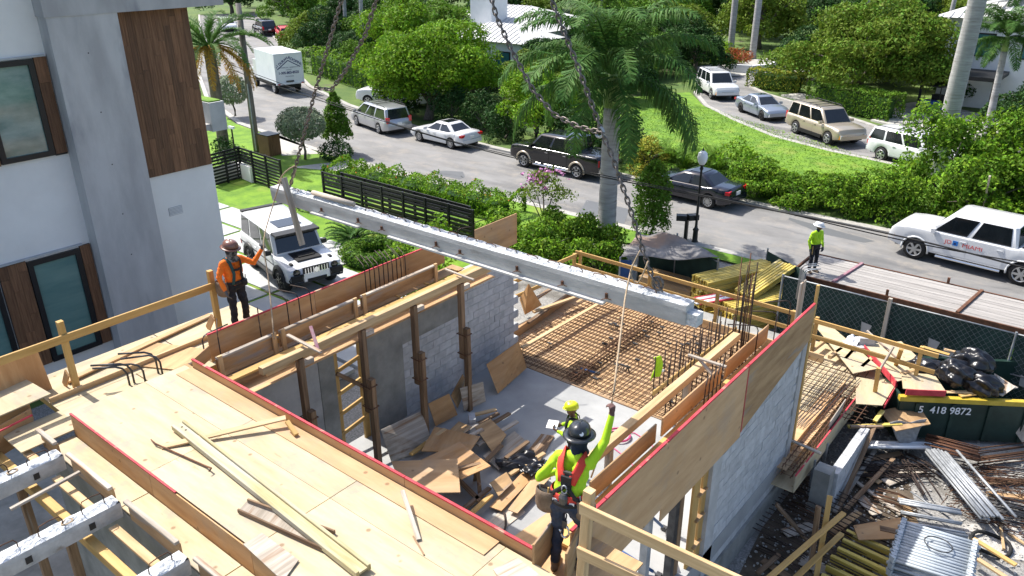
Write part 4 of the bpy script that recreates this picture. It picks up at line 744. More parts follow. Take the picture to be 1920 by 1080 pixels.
# ---------------------------------------------------------------- trees, palms, hedges
ROYAL = [(9, dict(L=4.4, rise=1.35, droop=.45, nl=120, ll=1.0, hang=.55, wd=.045), (-.1, .15)), (10, dict(L=4.7, rise=.95, droop=.95, nl=125, ll=1.1, hang=.7, wd=.045), (-.1, .2)), (9, dict(L=4.3, rise=.25, droop=1.45, nl=120, ll=1.05, hang=.9, wd=.045), (-.05, .3))]
DATE = [(14, dict(L=3.0, rise=1.1, droop=.5, nl=60, ll=.42, hang=.15, wd=.035), (-.1, .2)), (16, dict(L=3.2, rise=.6, droop=.9, nl=60, ll=.42, hang=.15, wd=.035), (-.1, .2)), (16, dict(L=3.0, rise=.0, droop=1.35, nl=56, ll=.4, hang=.3, wd=.035), (0, .35))]
COCO = [(8, dict(L=3.6, rise=1.0, droop=.7, nl=54, ll=.8, hang=.5, wd=.07), (-.1, .2)), (9, dict(L=3.6, rise=.4, droop=1.2, nl=54, ll=.8, hang=.8, wd=.07), (-.1, .3))]
ARECA = [(9, dict(L=1.9, rise=1.3, droop=.3, nl=44, ll=.5, hang=.2, wd=.03), (-.1, .2)), (10, dict(L=1.9, rise=.85, droop=.8, nl=44, ll=.5, hang=.3, wd=.03), (-.1, .25))]
SAGO = [(14, dict(L=1.25, rise=1.0, droop=.3, nl=44, ll=.2, hang=.05, wd=.025), (-.1, .15)), (18, dict(L=1.35, rise=.45, droop=.5, nl=44, ll=.2, hang=.05, wd=.025), (-.1, .15))]
palm('royal_palm', 'tall royal palm with grey trunk rising beside the street centre', (-15.8, 25.5, 0), (-15.8, 25.5, 5.75), .37, .31, ROYAL, 'royal', 'leaf_palm', sheath=1.3, seed=3, sc=1.04)
palm('royal_palm', 'thick pale palm trunk towering on the right behind leafy bushes', (-8.0, 44.8, 0), (-7.6, 43.6, 12), .45, .37, ROYAL, 'royal', 'leaf_palm', sheath=1.3, seed=5)
FRO = [(c, k, p) for c, k, p in DATE]
palm('date_palm', 'shaggy date palm with orange dying fronds by the house corner', (-41.2, 24.6, 0), (-41.2, 24.6, 6.2), .32, .3, [DATE[0], DATE[1]], 'date', 'leaf_palm', trunk='bark', seed=8, sc=1.15)
t_ = [o for o in COL.objects if o.name.startswith('date_palm')][0]; gg = random.Random(5)
for i in range(17):
    me = frond_mesh('dateo', 3.0, 0.0, 1.4, 56, .4, .4, wd=.035, seed=i % 3+1); a = i*2*PI/17+gg.uniform(-.2, .2); o = link('dry_frond', me, 'leaf_orange' if not me.materials else None, t_, (-41.2+.1*math.cos(a), 24.6+.1*math.sin(a), 6.2), (0, gg.uniform(0, .3), a)); s = gg.uniform(1, 1.2); o.scale = (s, s, s); o['label'] = 'drooping orange-brown frond'
tree('shade_tree', 'huge bright green tree over the parked minivan and white sedan', (-38.6, 38.6, 0), (-39.7, 40.6, 3.3), (5.3, 4.2, 3.6), 36000, .24, 'leaf_bright', 24, .3, 11, mat2='leaf_mid', sub=.4)
tree('shade_tree', 'broad bright tree left of the huge one, above the hedge', (-47.5, 45, 0), (-47, 45, 3.7), (3.9, 3.6, 3.7), 16000, .26, 'leaf_bright', 12, .25, 12, mat2='leaf_mid', sub=.42)
tree('shade_tree', 'mid-size light green tree left of the royal palm', (-29.2, 38.4, 0), (-29.2, 38.6, 2.4), (2.8, 2.5, 2.4), 12000, .22, 'leaf_bright', 10, .16, 13, sub=.42)
tree('shade_tree', 'large rounded olive green tree before the far driveway', (-17.4, 62.6, 0), (-17.6, 63, 3.7), (6.3, 5.0, 3.5), 30000, .28, 'leaf_olive', 22, .3, 14, mat2='leaf_mid', sub=.38)
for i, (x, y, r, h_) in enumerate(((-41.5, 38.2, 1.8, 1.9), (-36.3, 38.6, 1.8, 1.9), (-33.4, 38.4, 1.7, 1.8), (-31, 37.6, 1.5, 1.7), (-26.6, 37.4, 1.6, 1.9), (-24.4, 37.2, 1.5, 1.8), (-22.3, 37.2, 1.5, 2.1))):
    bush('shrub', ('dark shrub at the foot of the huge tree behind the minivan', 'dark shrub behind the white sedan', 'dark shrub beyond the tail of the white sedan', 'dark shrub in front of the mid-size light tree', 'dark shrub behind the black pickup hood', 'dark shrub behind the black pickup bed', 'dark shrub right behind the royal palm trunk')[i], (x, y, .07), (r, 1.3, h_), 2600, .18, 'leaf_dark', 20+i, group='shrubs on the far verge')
for i, (x, y) in enumerate(((-20.6, 36.6), (-19.4, 37.4), (-18.2, 36.8), (-17.3, 38.2), (-16.5, 36.9))):
    palm('areca_palm', ('yellow areca palm nearest the royal palm trunk', 'yellow areca palm second from the royal palm', 'middle yellow areca palm above the black sedan', 'yellow areca palm set back on the lawn edge', 'yellow areca palm behind the street lamp globe')[i], (x, y, .05), (x, y, .5), .12, .1, ARECA, 'areca', 'leaf_olive' if i % 2 else 'leaf_mid', seed=i, group='areca palms beside the lawn')
bush('shrub', 'yellow croton shrub among the areca palms', (-19.9, 36.2, .05), (1.1, 1, 1.5), 1800, .16, 'leaf_yellow', 31)
bush('shrub', 'bright green shrub under the drooping palm fronds', (-15.4, 37.6, .05), (1.3, 1.2, 1.6), 2400, .17, 'leaf_bright', 32)
for i, (x, y, r, h_) in enumerate(((-14.0, 36.0, 1.5, 1.15), (-11.9, 36.1, 1.5, 1.1), (-9.9, 36.2, 1.5, 1.2), (-8.3, 36.4, 1.5, 1.6))):
    bush('hedge_shrub', ('loose green roadside shrub beside the black sedan', 'loose green roadside shrub second from the black sedan', 'loose green roadside shrub third from the black sedan', 'loose green roadside shrub next to the tall bush group')[i], (x, y, .07), (r, 1.4, h_), 5200, .15, 'leaf_mid', 40+i, nb=10, group='loose roadside hedge', mat2='leaf_bright')
for i, (x, y, rx, h_) in enumerate(((-6.4, 38.6, 2.4, 3.3), (-3.4, 39.4, 2.7, 3.9), (-.6, 40.6, 2.7, 4.1), (-4.6, 36.9, 1.9, 2.5), (-1.6, 37.6, 2.2, 3.0), (1.5, 39, 2.6, 3.6))):
    bush('tall_bush', ('tall leafy bush hiding the white suv', 'tallest leafy bush above the white pickup', 'leafy bush at the right picture edge', 'low leafy bush behind the white pickup hood', 'leafy bush behind the white pickup cab', 'leafy bush behind the white pickup bed')[i], (x, y, .05), (rx, 2.1, h_), 7500, .19, 'leaf_mid', 50+i, nb=12, group='leafy bushes on the right', mat2='leaf_bright', sub=.42)
hedge('hedge', 'clipped yellow-green hedge by the far entry drive', (-26.8, 65.2), (-22.2, 64.2), 1.6, .05, 1.4, 3400, .16, 'leaf_olive', 61, mat2='leaf_yellow'); hedge('hedge', 'clipped dark hedge beneath the rounded olive tree', (-19.8, 59.9), (-13.5, 57.4), 1.5, .05, 1.8, 4600, .17, 'leaf_mid', 62)
hedge('hedge', 'bright hedge behind the roofing truck', (-62, 47.6), (-45, 43.0), 2.2, .05, 2.0, 5200, .2, 'leaf_mid', 63, box=False, mat2='leaf_bright'); hedge('hedge', 'small bright hedge far up the street by the truck roof', (-72, 57.5), (-64, 53), 2.4, .05, 2.4, 2600, .26, 'leaf_bright', 64, box=False)
# front garden of the neighbouring house
def ball(name, label, base, cz, r, n, size, mat, trunk=True, seed=1, cat='topiary', group=None):
    t = thing(name, label, cat, base, group)
    if trunk: limbs(base, (base[0], base[1], cz), (r[0]*.6, r[1]*.6, r[2]*.6), 5, .07, seed).obj('trunk', 'bark', t)
    foliage('crown', [(base[0], base[1], cz, *r)], n, size, mat, t, rng=np.random.default_rng(seed), shell=(.86, 1.02), spread=.7, low=-.95); return t
ball('topiary_tree', 'round clipped silver-green tree between chain and cone tree', (-36.7, 26.8, .1), 2.1, (1.3, 1.25, .88), 9500, .13, 'leaf_silver', seed=71)
ball('topiary_tree', 'round clipped silver-green tree left of the wooden pole', (-50.2, 31.2, .1), 1.9, (1.15, 1.1, .95), 4200, .16, 'leaf_silver', seed=72)
t = thing('cone_tree', 'cone-shaped glossy green tree before the silver minivan', 'tree', (-36.45, 29.0, .1)); limbs((-36.45, 29.0, .1), (-36.45, 29, 1.6), (.3, .3, .6), 4, .06, 3).obj('trunk', 'bark', t)
foliage('crown', [(-36.45, 29, 1.15, .88, .88, .62), (-36.45, 29, 1.7, .8, .8, .6), (-36.45, 29, 2.3, .62, .62, .6), (-36.45, 29, 2.85, .42, .42, .55), (-36.45, 29, 3.25, .22, .22, .4)], 6500, .15, 'leaf_mid', t)
ball('clipped_shrub', 'dark clipped ball shrub at the foot of the cone tree', (-35.3, 27.9, .1), .55, (1.0, .9, .55), 2400, .12, 'leaf_dark', False, 73, 'shrub')
palm('sago_palm', 'dark spiky sago palm on the lawn behind the off-roader', (-24.3, 19.7, .1), (-24.3, 19.7, .35), .2, .2, SAGO, 'sago', 'leaf_palm', trunk='bark', seed=6, rings=False)
t = thing('ring_hedge', 'low round clipped ring hedge beside the off-roader bumper', 'hedge', (-22.2, 18.95, .1)); foliage('leaves', [(-22.2+.95*math.cos(a), 18.95+.95*math.sin(a), .38, .42, .42, .32) for a in np.linspace(0, 2*PI, 14, endpoint=False)], 7000, .1, 'leaf_mid', t, shell=(.8, 1.05)); b = B(); b.tube([(-22.2+.95*math.cos(a), 18.95+.95*math.sin(a), .34) for a in np.linspace(0, 2*PI, 16, endpoint=False)], .3, 8, True); b.obj('dark_core', 'leaf_dark', t)  # dark ring inside the leaves paints in the hedge's inner shade
hedge('hedge', 'low clipped hedge behind the roof of the off-roader', (-29.6, 21.3), (-27.6, 21.6), .9, .1, .7, 1400, .11, 'leaf_dark', 74); hedge('hedge', 'low clipped hedge below the middle of the hoisted beam', (-22.6, 22.2), (-19.6, 22.6), 1.0, .1, .7, 2200, .11, 'leaf_mid', 75)
hedge('flowering_hedge', 'long green hedge with orange flowers behind the black slat fence', (-32.2, 25.4), (-21.2, 26.2), 1.8, .1, .8, 11000, .12, 'leaf_bright', 76, mat2='leaf_mid', flowers=60, box=False)
t = tree('crape_myrtle', 'thin crape myrtle with pink flowers beside the beam', (-18.3, 24.6, .1), (-18.5, 24.9, 2.2), (1.35, 1.2, 1.0), 1500, .13, 'leaf_olive', 8, .045, 77, sub=.4); foliage('flowers', crown_blobs((-18.5, 24.9, 2.5), (1.4, 1.2, .9), 6, .25, 5)[1:], 200, .12, 'flower_pink', t, asp=.8)['kind'] = 'stuff'
t = thing('column_shrub', 'tall columnar glossy shrub left of the street lamp', 'shrub', (-15.2, 28.0, .05)); foliage('foliage', [(-15.2, 28, z, .78, .75, .5) for z in (.5, .9, 1.35, 1.8, 2.2)]+[(-15.2, 28, 2.6, .6, .6, .5), (-15.1, 28, 2.9, .38, .38, .4)], 5600, .14, 'leaf_mid', t); limbs((-15.2, 28, .05), (-15.2, 28, 1.6), (.3, .3, .8), 4, .05, 5).obj('stem', 'bark', t)
for i, (x, y, r, h_) in enumerate(((-16.6, 22.6, 1.3, 1.2), (-15.4, 23.8, 1.2, 1.3), (-17.4, 24.2, 1.2, 1.3), (-14.3, 22.6, 1.0, 1.2), (-18.8, 22.9, 1.1, 1.1))): bush('garden_shrub', ('glossy garden shrub just above the middle of the beam', 'glossy garden shrub left of the tarp shelter', 'glossy garden shrub below the crape myrtle', 'low garden shrub touching the tarp shelter', 'garden shrub behind the tall orange panel')[i], (x, y, .08), (r, 1.1, h_), 3200, .15, 'leaf_mid', 80+i, group='garden shrubs beyond the site', mat2='leaf_bright')
bush('garden_shrub', 'green shrub seen through the gap in the left wall', (-14.6, 14.3, .05), (1.0, 1.3, 3.2), 3600, .14, 'leaf_bright', 88); bush('garden_shrub', 'dark planting behind the garden gate', (-38.6, 23.3, .1), (1.3, 1.1, 1.2), 1800, .14, 'leaf_dark', 89); bush('garden_shrub', 'dark shrub in the corner by the house and fence', (-37.8, 19.5, .1), (1.2, 1.2, 1.4), 1800, .14, 'leaf_dark', 90)
for i, p in enumerate(((-4.49,22.36,0), (-3.39,23.23,0), (-2.62,24.25,0), (-1.76,24.14,0), (-2.68,23.21,0), (-1.76,25.77,0))): bush('weed_clump', ('weeds at the fence behind the loose blocks', 'weeds left of the trash bags along the fence', 'weeds behind the trash bags', 'weeds at the right end of the fence', 'weeds between fence and dumpster', 'weeds above the dumpster corner')[i], p, (.6, .5, .6), 900, .1, 'leaf_mid', 95+i, group='weeds along the mesh fence', stem=False, cat='weeds')
# palms and trees further back
for i, (x, y, h_, m_) in enumerate(((-66.5, 55.2, 7.5, 'coco'), (-61, 52.5, 9.5, 'coco'), (-36.8, 82.6, 11, 'royal'), (-33.4, 80.4, 12, 'royal'), (-70, 64, 8, 'coco'), (-58, 66, 8.5, 'coco'), (-7.2, 52.4, 5.6, 'royal'), (-4.6, 53.2, 6.4, 'royal'), (-24, 84, 9, 'coco'), (-47, 78, 8.5, 'coco'), (-16, 80, 10, 'coco'), (-9.8, 70, 8, 'royal'), (-40, 62, 6.4, 'coco'), (-83, 72, 8, 'coco'))):
    thin = m_ == 'coco' or i in (6, 7); k_ = 'coco' if m_ == 'coco' else 'royal'
    palm('palm_tree', ('coconut palm behind the roofing truck', 'tall grey palm trunk in the hedge behind the roofing truck', 'left of the two grey palm trunks by the entry drive', 'right of the two grey palm trunks by the entry drive', 'coconut palm high over the far street', 'coconut palm above the huge bright tree', 'slim palm with lime fronds at the right edge', 'second slim palm at the right picture edge', 'coconut palm behind the entry drive hedge', 'coconut palm behind the royal palm crown', 'coconut palm behind the rounded olive tree', 'royal palm in front of the right-hand house', 'coconut palm beside the white-roofed house', 'coconut palm at the far left of the street')[i], (x, y, 0), (x+.3*math.sin(i*2), y+.3, h_), .22 if thin else .34, .16 if thin else .3, COCO if k_ == 'coco' else ROYAL, k_, 'leaf_mid' if k_ == 'coco' else 'leaf_palm', sheath=.9 if k_ == 'royal' else None, seed=20+i, group='palms in the background', sc=.9 if i not in (6, 7) else .62)
bush('bromeliads', 'red-orange bromeliads by the two grey palm trunks', (-32.6, 75.5, 0), (1.6, 1.4, 1.1), 500, .5, 'shrub_red', 120, asp=.18, stem=False); bush('shrub', 'low green plants left of the grey palm trunks', (-35.5, 76, 0), (3, 2.4, 1.6), 1800, .3, 'leaf_bright', 121)
bgp = []
for i in range(88):
    if i < 20: a = i/19; x, y = -128+a*112, 92+a*62+8*math.sin(i*1.7); h_ = 8.5+2.5*math.sin(i*2.1)
    elif i < 40: a = (i-20)/19; x, y = (-104+a*110, 76+a*30+5*math.sin(i*2.3)); h_ = 6.4+1.6*math.sin(i*1.3)
    else: x, y, h_ = [(-62, 58, 6), (-56, 60, 6.5), (-66, 52.5, 5.5), (-54, 53.5, 5), (-76, 64, 6.5), (-84, 70, 7), (-42, 66, 6), (-38, 60, 5), (-40, 54, 4.6), (-43, 72, 7), (-34, 69, 5), (-36, 88, 8), (-24, 94, 8.5), (-12, 88, 8), (-20, 76, 6), (-8, 83, 7), (2, 88, 8), (10, 80, 7), (-32, 52, 4.2), (-35, 47, 4.4), (-58, 50, 4.5), (-62, 54.5, 5), (-69, 60, 5.5), (-73, 56, 5), (-50, 50.5, 4.5), (-46, 50, 4.5), (-43, 47, 4), (-38, 50, 4.2), (-34, 57, 4), (-36.5, 64, 4.5), (-38, 72, 5), (-40, 78, 6), (-27, 98, 8), (-20, 70, 5.6), (-24.5, 71, 4.5), (-14, 72, 6), (-11, 68, 4), (-22, 82, 7), (-6, 56.5, 3.6), (0, 53, 3.6), (-112, 84, 8), (-104, 92, 9), (-122, 78, 8), (-94, 86, 8), (-60.5, 50.5, 4), (-56, 48.3, 3.6), (-65, 54, 4.4), (-52, 47.5, 3.4)][i-40]
    if 20 <= i < 40 and (-62 < x < -42 or -37 < x < -24): y += 14
    bgp.append((x, y, h_))
protos = [None]*4; words = ('dense', 'rounded', 'spreading', 'shadowy', 'leafy', 'tall', 'bushy', 'uneven')
for i, (x, y, h_) in enumerate(bgp):
    r_ = 5.4 if i < 20 else 4; k_ = i % 4; lab = '%s background tree, number %s along the %s tree line from the left' % (words[i % 8], 'one two three four five six seven eight nine ten eleven twelve thirteen fourteen fifteen sixteen seventeen eighteen nineteen twenty'.split()[i % 20], ('farthest', 'middle', 'nearer', 'nearest', 'roadside')[i//20])
    if protos[k_] is None: protos[k_] = tree('background_tree', lab, (0, 0, 0), (0, 0, 3.9), (4.8, 4.6, 4.4), 11000, .4, ('leaf_dark', 'leaf_mid', 'leaf_dark', 'leaf_olive')[k_], 12, .3, 130+k_, group='trees in the background', sub=.42); o = protos[k_]
    else: o = copy_tree(protos[k_]); o['label'] = lab
    o.location = (x, y, 0); s = h_/8.6*(1.15 if i < 20 else 1); o.scale = (s*1.1, s*1.1, s); o.rotation_euler = (0, 0, i*1.3)
# rough grass on the vacant lot
g = np.random.default_rng(9); n = 26000; x = g.uniform(-30, 2, n); y = g.uniform(39.4, 55, n); ok = (y < 46.2-.55*(x+11)*(x < -11)-.3*(x+11)*(x >= -11)) & (y < 54.5); x, y = x[ok], y[ok]; n = len(x); hh = g.uniform(.03, .07, (n, 1)); a = g.uniform(0, 2*PI, n); dx = np.stack([np.cos(a), np.sin(a), a*0], 1)*.05; p = np.stack([x, y, x*0+.08], 1); tip = p+np.stack([g.normal(size=n)*.08, g.normal(size=n)*.08, hh[:, 0]], 1)
stuff(link('grass', npmesh('grass', np.stack([p-dx, p+dx, tip], 1).reshape(-1, 3), np.arange(n*3).reshape(n, 3)), 'blade')); tag([o for o in COL.objects if o.name == 'grass'][0], 'rough green grass covering the vacant lawn', 'grass')
# ---------------------------------------------------------------- background houses
hs_ = thing('white_roofed_house', 'low white house with pale tiled roofs and square chimney', 'house', (-52, 64, 0)); B().bb(-60, -45, 60, 70, 0, 3.6).obj('wall', 'house_wall', hs_)
def hip(par, x0, x1, y0, y1, z, h_, mat='roof_white'):
    m = min(x1-x0, y1-y0)/2; r_ = B(); V = [(x0, y0, z), (x1, y0, z), (x1, y1, z), (x0, y1, z)]; q = [(x0+m, (y0+y1)/2, z+h_), (x1-m, (y0+y1)/2, z+h_)]; r_.add(V+q, [(0, 1, 5, 4), (1, 2, 5), (2, 3, 4, 5), (3, 0, 4), (3, 2, 1, 0)]); o = r_.obj('roof', mat, par)
    n = int((x1-x0)/.55)
    rb_ = B()
    for i in range(1, n):
        x = x0+i*(x1-x0)/n; t_ = min(1, (x-x0)/m, (x1-x)/m); rb_.bar((x, y0, z+.03), (x, y0+((y1-y0)/2)*t_, z+.03+h_*t_), .07, .06)
    stuff(rb_.obj('tile_rolls', mat, o)); return o
hip(hs_, -60.6, -44.4, 59.4, 70.6, 3.6, 1.7); B().bb(-52, -43.5, 55, 60.4, 0, 3.2).obj('wall', 'house_wall', hs_); hip(hs_, -52.5, -43, 54.5, 61, 3.2, 1.2); ch = B().bb(-53.2, -50.6, 59.6, 62, 3.2, 6.2).obj('chimney', 'house_wall', hs_); B().bb(-53.3, -50.5, 59.5, 62.1, 6.2, 6.4).obj('chimney_cap', 'roof_white', ch)
for x in (-50.5, -46.2): w_ = B().bb(x, x+1.6, 54.94, 55, 1.0, 2.4).obj('window', 'dark_frame', hs_); B().bb(x+.1, x+1.5, 54.92, 54.95, 1.1, 2.3).obj('pane', 'teal_glass', w_)
B().bb(-47.8, -47.0, 54.94, 55, 2.6, 2.95).obj('vent', 'lumber_grey', hs_)
h2 = thing('pale_house', 'pale grey house with white metal roof at the upper right', 'house', (-4, 74, 0)); B().bb(-13, 9, 66, 80, 0, 6.2).obj('wall', 'house_wall', h2); hip(h2, -14, 10, 65, 81, 6.2, 2.2); B().bb(-2, 9, 58, 66, 0, 3.2).obj('wall', 'house_wall', h2); hip(h2, -2.6, 9.6, 57.4, 66.6, 3.2, 1.3)
for x in (-11.5, -8.2, -4.5): w_ = B().bb(x, x+1.6, 65.94, 66, 3.6, 5.2).obj('window', 'dark_frame', h2); B().bb(x+.1, x+1.5, 65.92, 65.95, 3.7, 5.1).obj('pane', 'teal_glass', w_)
B().bb(-13.4, -8.6, 62, 66, 2.5, 2.75).obj('carport_roof', 'trim_black', h2); [B().bb(x, x+.15, 62.1, 62.25, 0, 2.5).obj('carport_post', 'trim_black', h2) for x in (-13.3, -8.9)]
lwl = thing('garden_wall', 'low curved white wall at the far entry drive', 'wall', (-29, 80, 0)); P = [(-31.5, 71), (-29.6, 71.4), (-28.6, 73), (-29, 76), (-30, 79)]; [B().bar((*P[i], .35), (*P[i+1], .35), .3, .7).obj('segment', 'house_wall', lwl) for i in range(4)]
lw2 = B().bar((-31, 86, .6), (-25, 84, .6), .4, 1.2); tag(lw2.obj('garden_wall', 'house_wall', base=True), 'straight white planter wall beyond the entry drive', 'wall')
# ---------------------------------------------------------------- hoisted beam, chains and ropes
BY = 9.2
bp0, bp1 = (-13.72, BY, 6.77), (-4.3, BY, 6.82)
t, m, L, c = joist('long precast concrete joist hoisted on chains over the pit', bp0, bp1, None, .2, .3, seed=9); t.name = 'hoisted_beam'; WL[t.name] = Vector(bp0); B().bb(-4.3, -4.14, BY-.09, BY+.1, 6.68, 6.86).obj('broken_end', 'rough_top', t)
stirrups(t, m, L, c, [-L/2+.25, -L/2+.7]+[-L/2+2.9+.42*i for i in range(15)], .3, .2, .075, .22)
for x0, x1 in ((-12.4, -11.0), (-10.2, -5.6)): B().bb(x0, x1, BY-.18, BY-.08, 6.63, 6.662).obj('ledge', 'precast', t)
for i in range(8): xi = -12.1+i*.95+.22*math.sin(i*2.6); B().bb(xi, xi+.03, BY-.15, BY-.11, 6.73, 6.8+.02*(i % 2)).obj('rusty_insert', 'rust', t); B().tube([(xi-.06, BY-.15, 6.7), (xi+.05, BY-.17, 6.76), (xi+.1, BY-.13, 6.73)], .007, 5).obj('bent_wire', 'rust', t)
b = B(); b.smooth = True; b.tube([(-12.4, BY-.05, 7.03), (-11.2, BY-.05, 7.03)], .05, 10); tag(b.obj('rust_pipe', 'lumber_grey'), 'brown pipe strapped on top of the hoisted beam', 'pipe')
plank('brace_board', (-13.06,8.98,7.25), (-12.71,8.98,5.91), .04, .13, 'lumber_grey', None, lab='grey board tied upright to the left end of the hoisted beam', cat='board', roll=PI/2)
lk = B(); lk.smooth = True; lk.tube([(.045*math.cos(a)+(.018 if math.cos(a) > 0 else -.018), .03*math.sin(a), 0) for a in np.linspace(0, 2*PI, 10, endpoint=False)], .0125, 5, True); LINK = lk.mesh('link', Vector((0, 0, 0)))
def chain(lab, pts, sp=.088, sc=1.0):
    pts = [Vector(p) for p in pts]; t = thing('chain', lab, 'chain', tuple(pts[0]), 'lifting chains'); seg = [(pts[i+1]-pts[i]).length for i in range(len(pts)-1)]; tot = sum(seg); n = int(tot/sp)
    for k_ in range(n):
        d = k_*sp; i = 0
        while d > seg[i]: d -= seg[i]; i += 1
        u = pts[i+1]-pts[i]; p = pts[i]+u*(d/seg[i]); o = link('link', LINK, 'chain' if not LINK.materials else None, t, p, frame(u, (PI/2 if k_ % 2 else 0)+.4).to_euler()); o.scale = (sc,)*3
    return t
YP = lambda *a: a
chain('rusty chain from the left end of the hoisted beam', [(-13.18,9.2,7.02), (-12.79,9.2,7.71), (-12.05,9.2,9.04), (-11.11,9.2,10.62), (-10.89,9.2,11.04)])
chain('slack chain loop left above the street', [(-12.01,9.2,9.07), (-11.59,9.2,9.09), (-11.13,9.2,9.49), (-10.57,9.2,10.1), (-10.24,9.2,10.66), (-10.08,9.2,10.98)])
chain('taut chain down to the right end of the hoisted beam', [(-4.78,9.2,7.07), (-4.92,9.2,7.21), (-5.11,9.2,7.61), (-5.39,9.2,8.25), (-5.64,9.2,8.77), (-5.85,9.2,9.13), (-6.26,9.2,9.93), (-6.74,9.2,10.8), (-6.89,9.2,11.13)])
chain('slack chain curving in front of the royal palm', [(-5.87,9.2,9.12), (-6.23,9.2,9.14), (-6.65,9.2,9.26), (-7.04,9.2,9.56), (-7.43,9.2,10.08), (-7.72,9.2,10.54), (-7.89,9.2,11.04)])
b = B(); b.smooth = True; q = Vector((-5.89,9.2,9.12)); b.tube([q+Vector((.07*math.cos(a), 0, .07*math.sin(a))) for a in np.linspace(-2.6, 1.9, 12)], [.012]+[.02]*10+[.012], 7); tag(b.obj('chain_hook', 'galv'), 'pale steel grab hook at the end of the slack chain', 'hook')
b = B(); b.smooth = True; q = Vector((-4.83,9.2,7.12)); b.tube([q+Vector((.08*math.cos(a), .02, .1*math.sin(a))) for a in np.linspace(0, 2*PI, 12, endpoint=False)], .02, 6, True); tag(b.obj('shackle', 'chain'), 'dark shackle on the right end of the hoisted beam', 'shackle')
def rope(lab, pts, r=.013, mat='rope', cat='rope', name='rope', n=3, group=None):
    P = [Vector(p) for p in pts]; b = B(); b.smooth = True; Q = []
    for i in range(len(P)-1):
        p0, p1, p2, p3 = P[max(i-1, 0)], P[i], P[i+1], P[min(i+2, len(P)-1)]
        for k_ in range(n):
            u = k_/n; Q.append(.5*((2*p1)+(p2-p0)*u+(2*p0-5*p1+4*p2-p3)*u*u+(3*p1-p0-3*p2+p3)*u**3))
    Q.append(P[-1]); b.tube(Q, r, 6); return tag(b.obj(name, mat), lab, cat, group)
rope('tan tag rope in the raised hand of the orange worker', [(-13.18,9,7.19), (-13.32,8.8,6.62), (-12.79, 8.16, 6.2), (-12.5,7.97,5.6), (-11.7,7.4,4.75)])
rope('tan tag rope in the raised hand of the near worker', [(-5.2,9.1,7.28), (-5.04,8.7,7.01), (-4.41,7.51,6.75), (-4.2,7.08,6.45), (-4.41,7.21,5.6), (-4.62,7.36,5)], group=None)
rope('short rope sling round the right chain above the beam', [(-5.08,9.1,7.59), (-5.18,9.05,7.26), (-5.05,9.05,7.13), (-4.94,9.1,7.47)], .012)
rope('knotted rope on the left end of the hoisted beam', [(-13.33,9,7.07), (-13.15,9.1,7.33), (-12.9,9.2,7.46), (-13.03,9.1,7.1)], .014)
# ---------------------------------------------------------------- slab reinforcement behind the pit
struct(B().bb(-13.2, -4.75, 14.42, 20.6, .2, 1.1).obj('slab_form_base', 'concrete_grey'))
md = thing('slab_form_deck', 'orange-brown plywood slab deck under the rebar mat', 'formwork', (-9, 17, 1.1))
for i in range(4):
    for j in range(4): sheet('plywood_sheet', (-11.9+2.2*i, 15.1+1.25*j, 1.115), 2.19, 1.24, .02, 'ply_warm', md)
mt = thing('rebar_mat', 'large rusty rebar grid laid over the plywood slab deck', 'rebar', (-9, 17, 1.2))
rb = B(); rb.tube([(-3.4, 0, 0), (3.4, 0, 0)], .009, 5); RX_ = rb.mesh('bar', Vector((0, 0, 0))); rb = B(); rb.tube([(0, -2.45, 0), (0, 2.45, 0)], .009, 5); RY_ = rb.mesh('bar', Vector((0, 0, 0)))
for lay in (0, 1):
    for i in range(24): link('bar', RX_, 'rebar' if not RX_.materials else None, mt, (-8.9+rg.uniform(-.1, .1), 14.5+i*.207, 1.17+.1*lay), (0, 0, rg.uniform(-.006, .006)))
    for i in range(33): link('bar', RY_, 'rebar' if not RY_.materials else None, mt, (-12.2+i*.208, 16.95+rg.uniform(-.05, .05), 1.19+.1*lay), (0, 0, rg.uniform(-.006, .006)))
for i in range(46):
    x, y = rg.uniform(-11.6, -6), rg.uniform(14.8, 19); b = B(); b.bar((x-.06, y, 1.14), (x, y, 1.3), .015, .015); b.bar((x+.06, y, 1.14), (x, y, 1.3), .015, .015); b.bar((x-.07, y, 1.3), (x+.07, y, 1.3), .05, .03); b.obj('bar_chair', 'steel_dark', mt)
cg = thing('rebar_cage', 'dense dark band of tied bars crossing the rebar mat', 'rebar', (-9.6, 16.5, 1.3))
for i in range(5): b = B(); b.tube([(-9.95+.06*i, 14.5, 1.32+.05*(i % 2)), (-10.15+.06*i, 19, 1.32+.05*(i % 2))], .016, 5); b.obj('bar', 'rebar', cg)
for i in range(30): b = B(); b.tube([(-10.05, 14.6+i*.145, 1.2), (-9.65, 14.6+i*.145, 1.2), (-9.68, 14.6+i*.145, 1.42), (-10.02, 14.6+i*.145, 1.42)], .01, 4, True); b.obj('tie', 'rebar', cg)
plank('edge_board', (-12.2, 14.44, 1.14), (-6.0, 14.44, 1.14), .05, .14, 'lumber_old', md); plank('rear_board', (-12.6, 19.55, 1.25), (-5.2, 19.55, 1.25), .05, .28, 'lumber', md); plank('left_board', (-12.5, 15.2, 1.25), (-12.9, 19.5, 1.25), .05, .3, 'ply_orange', md)
bars = [(-7.55+.02*math.sin(i*3), 14.6+.25*i) for i in range(16)]+[(-7.2+.02*math.sin(i*5), 14.6+.27*i) for i in range(14)]
for i, (x, y) in enumerate(bars): b = B(); b.smooth = True; z = 2.55+rg.uniform(-.25, .2); b.tube([(x, y, 1.15), (x+rg.uniform(-.02, .02), y, z)], .015, 5); tag(b.obj('rebar_dowel', 'rebar_dark', base=True), ORD[i % 16]+' upright dowel bar from the pit in the '+('left' if i < 16 else 'right')+' row beside the rebar mat', 'rebar', 'upright dowels beside the rebar mat')
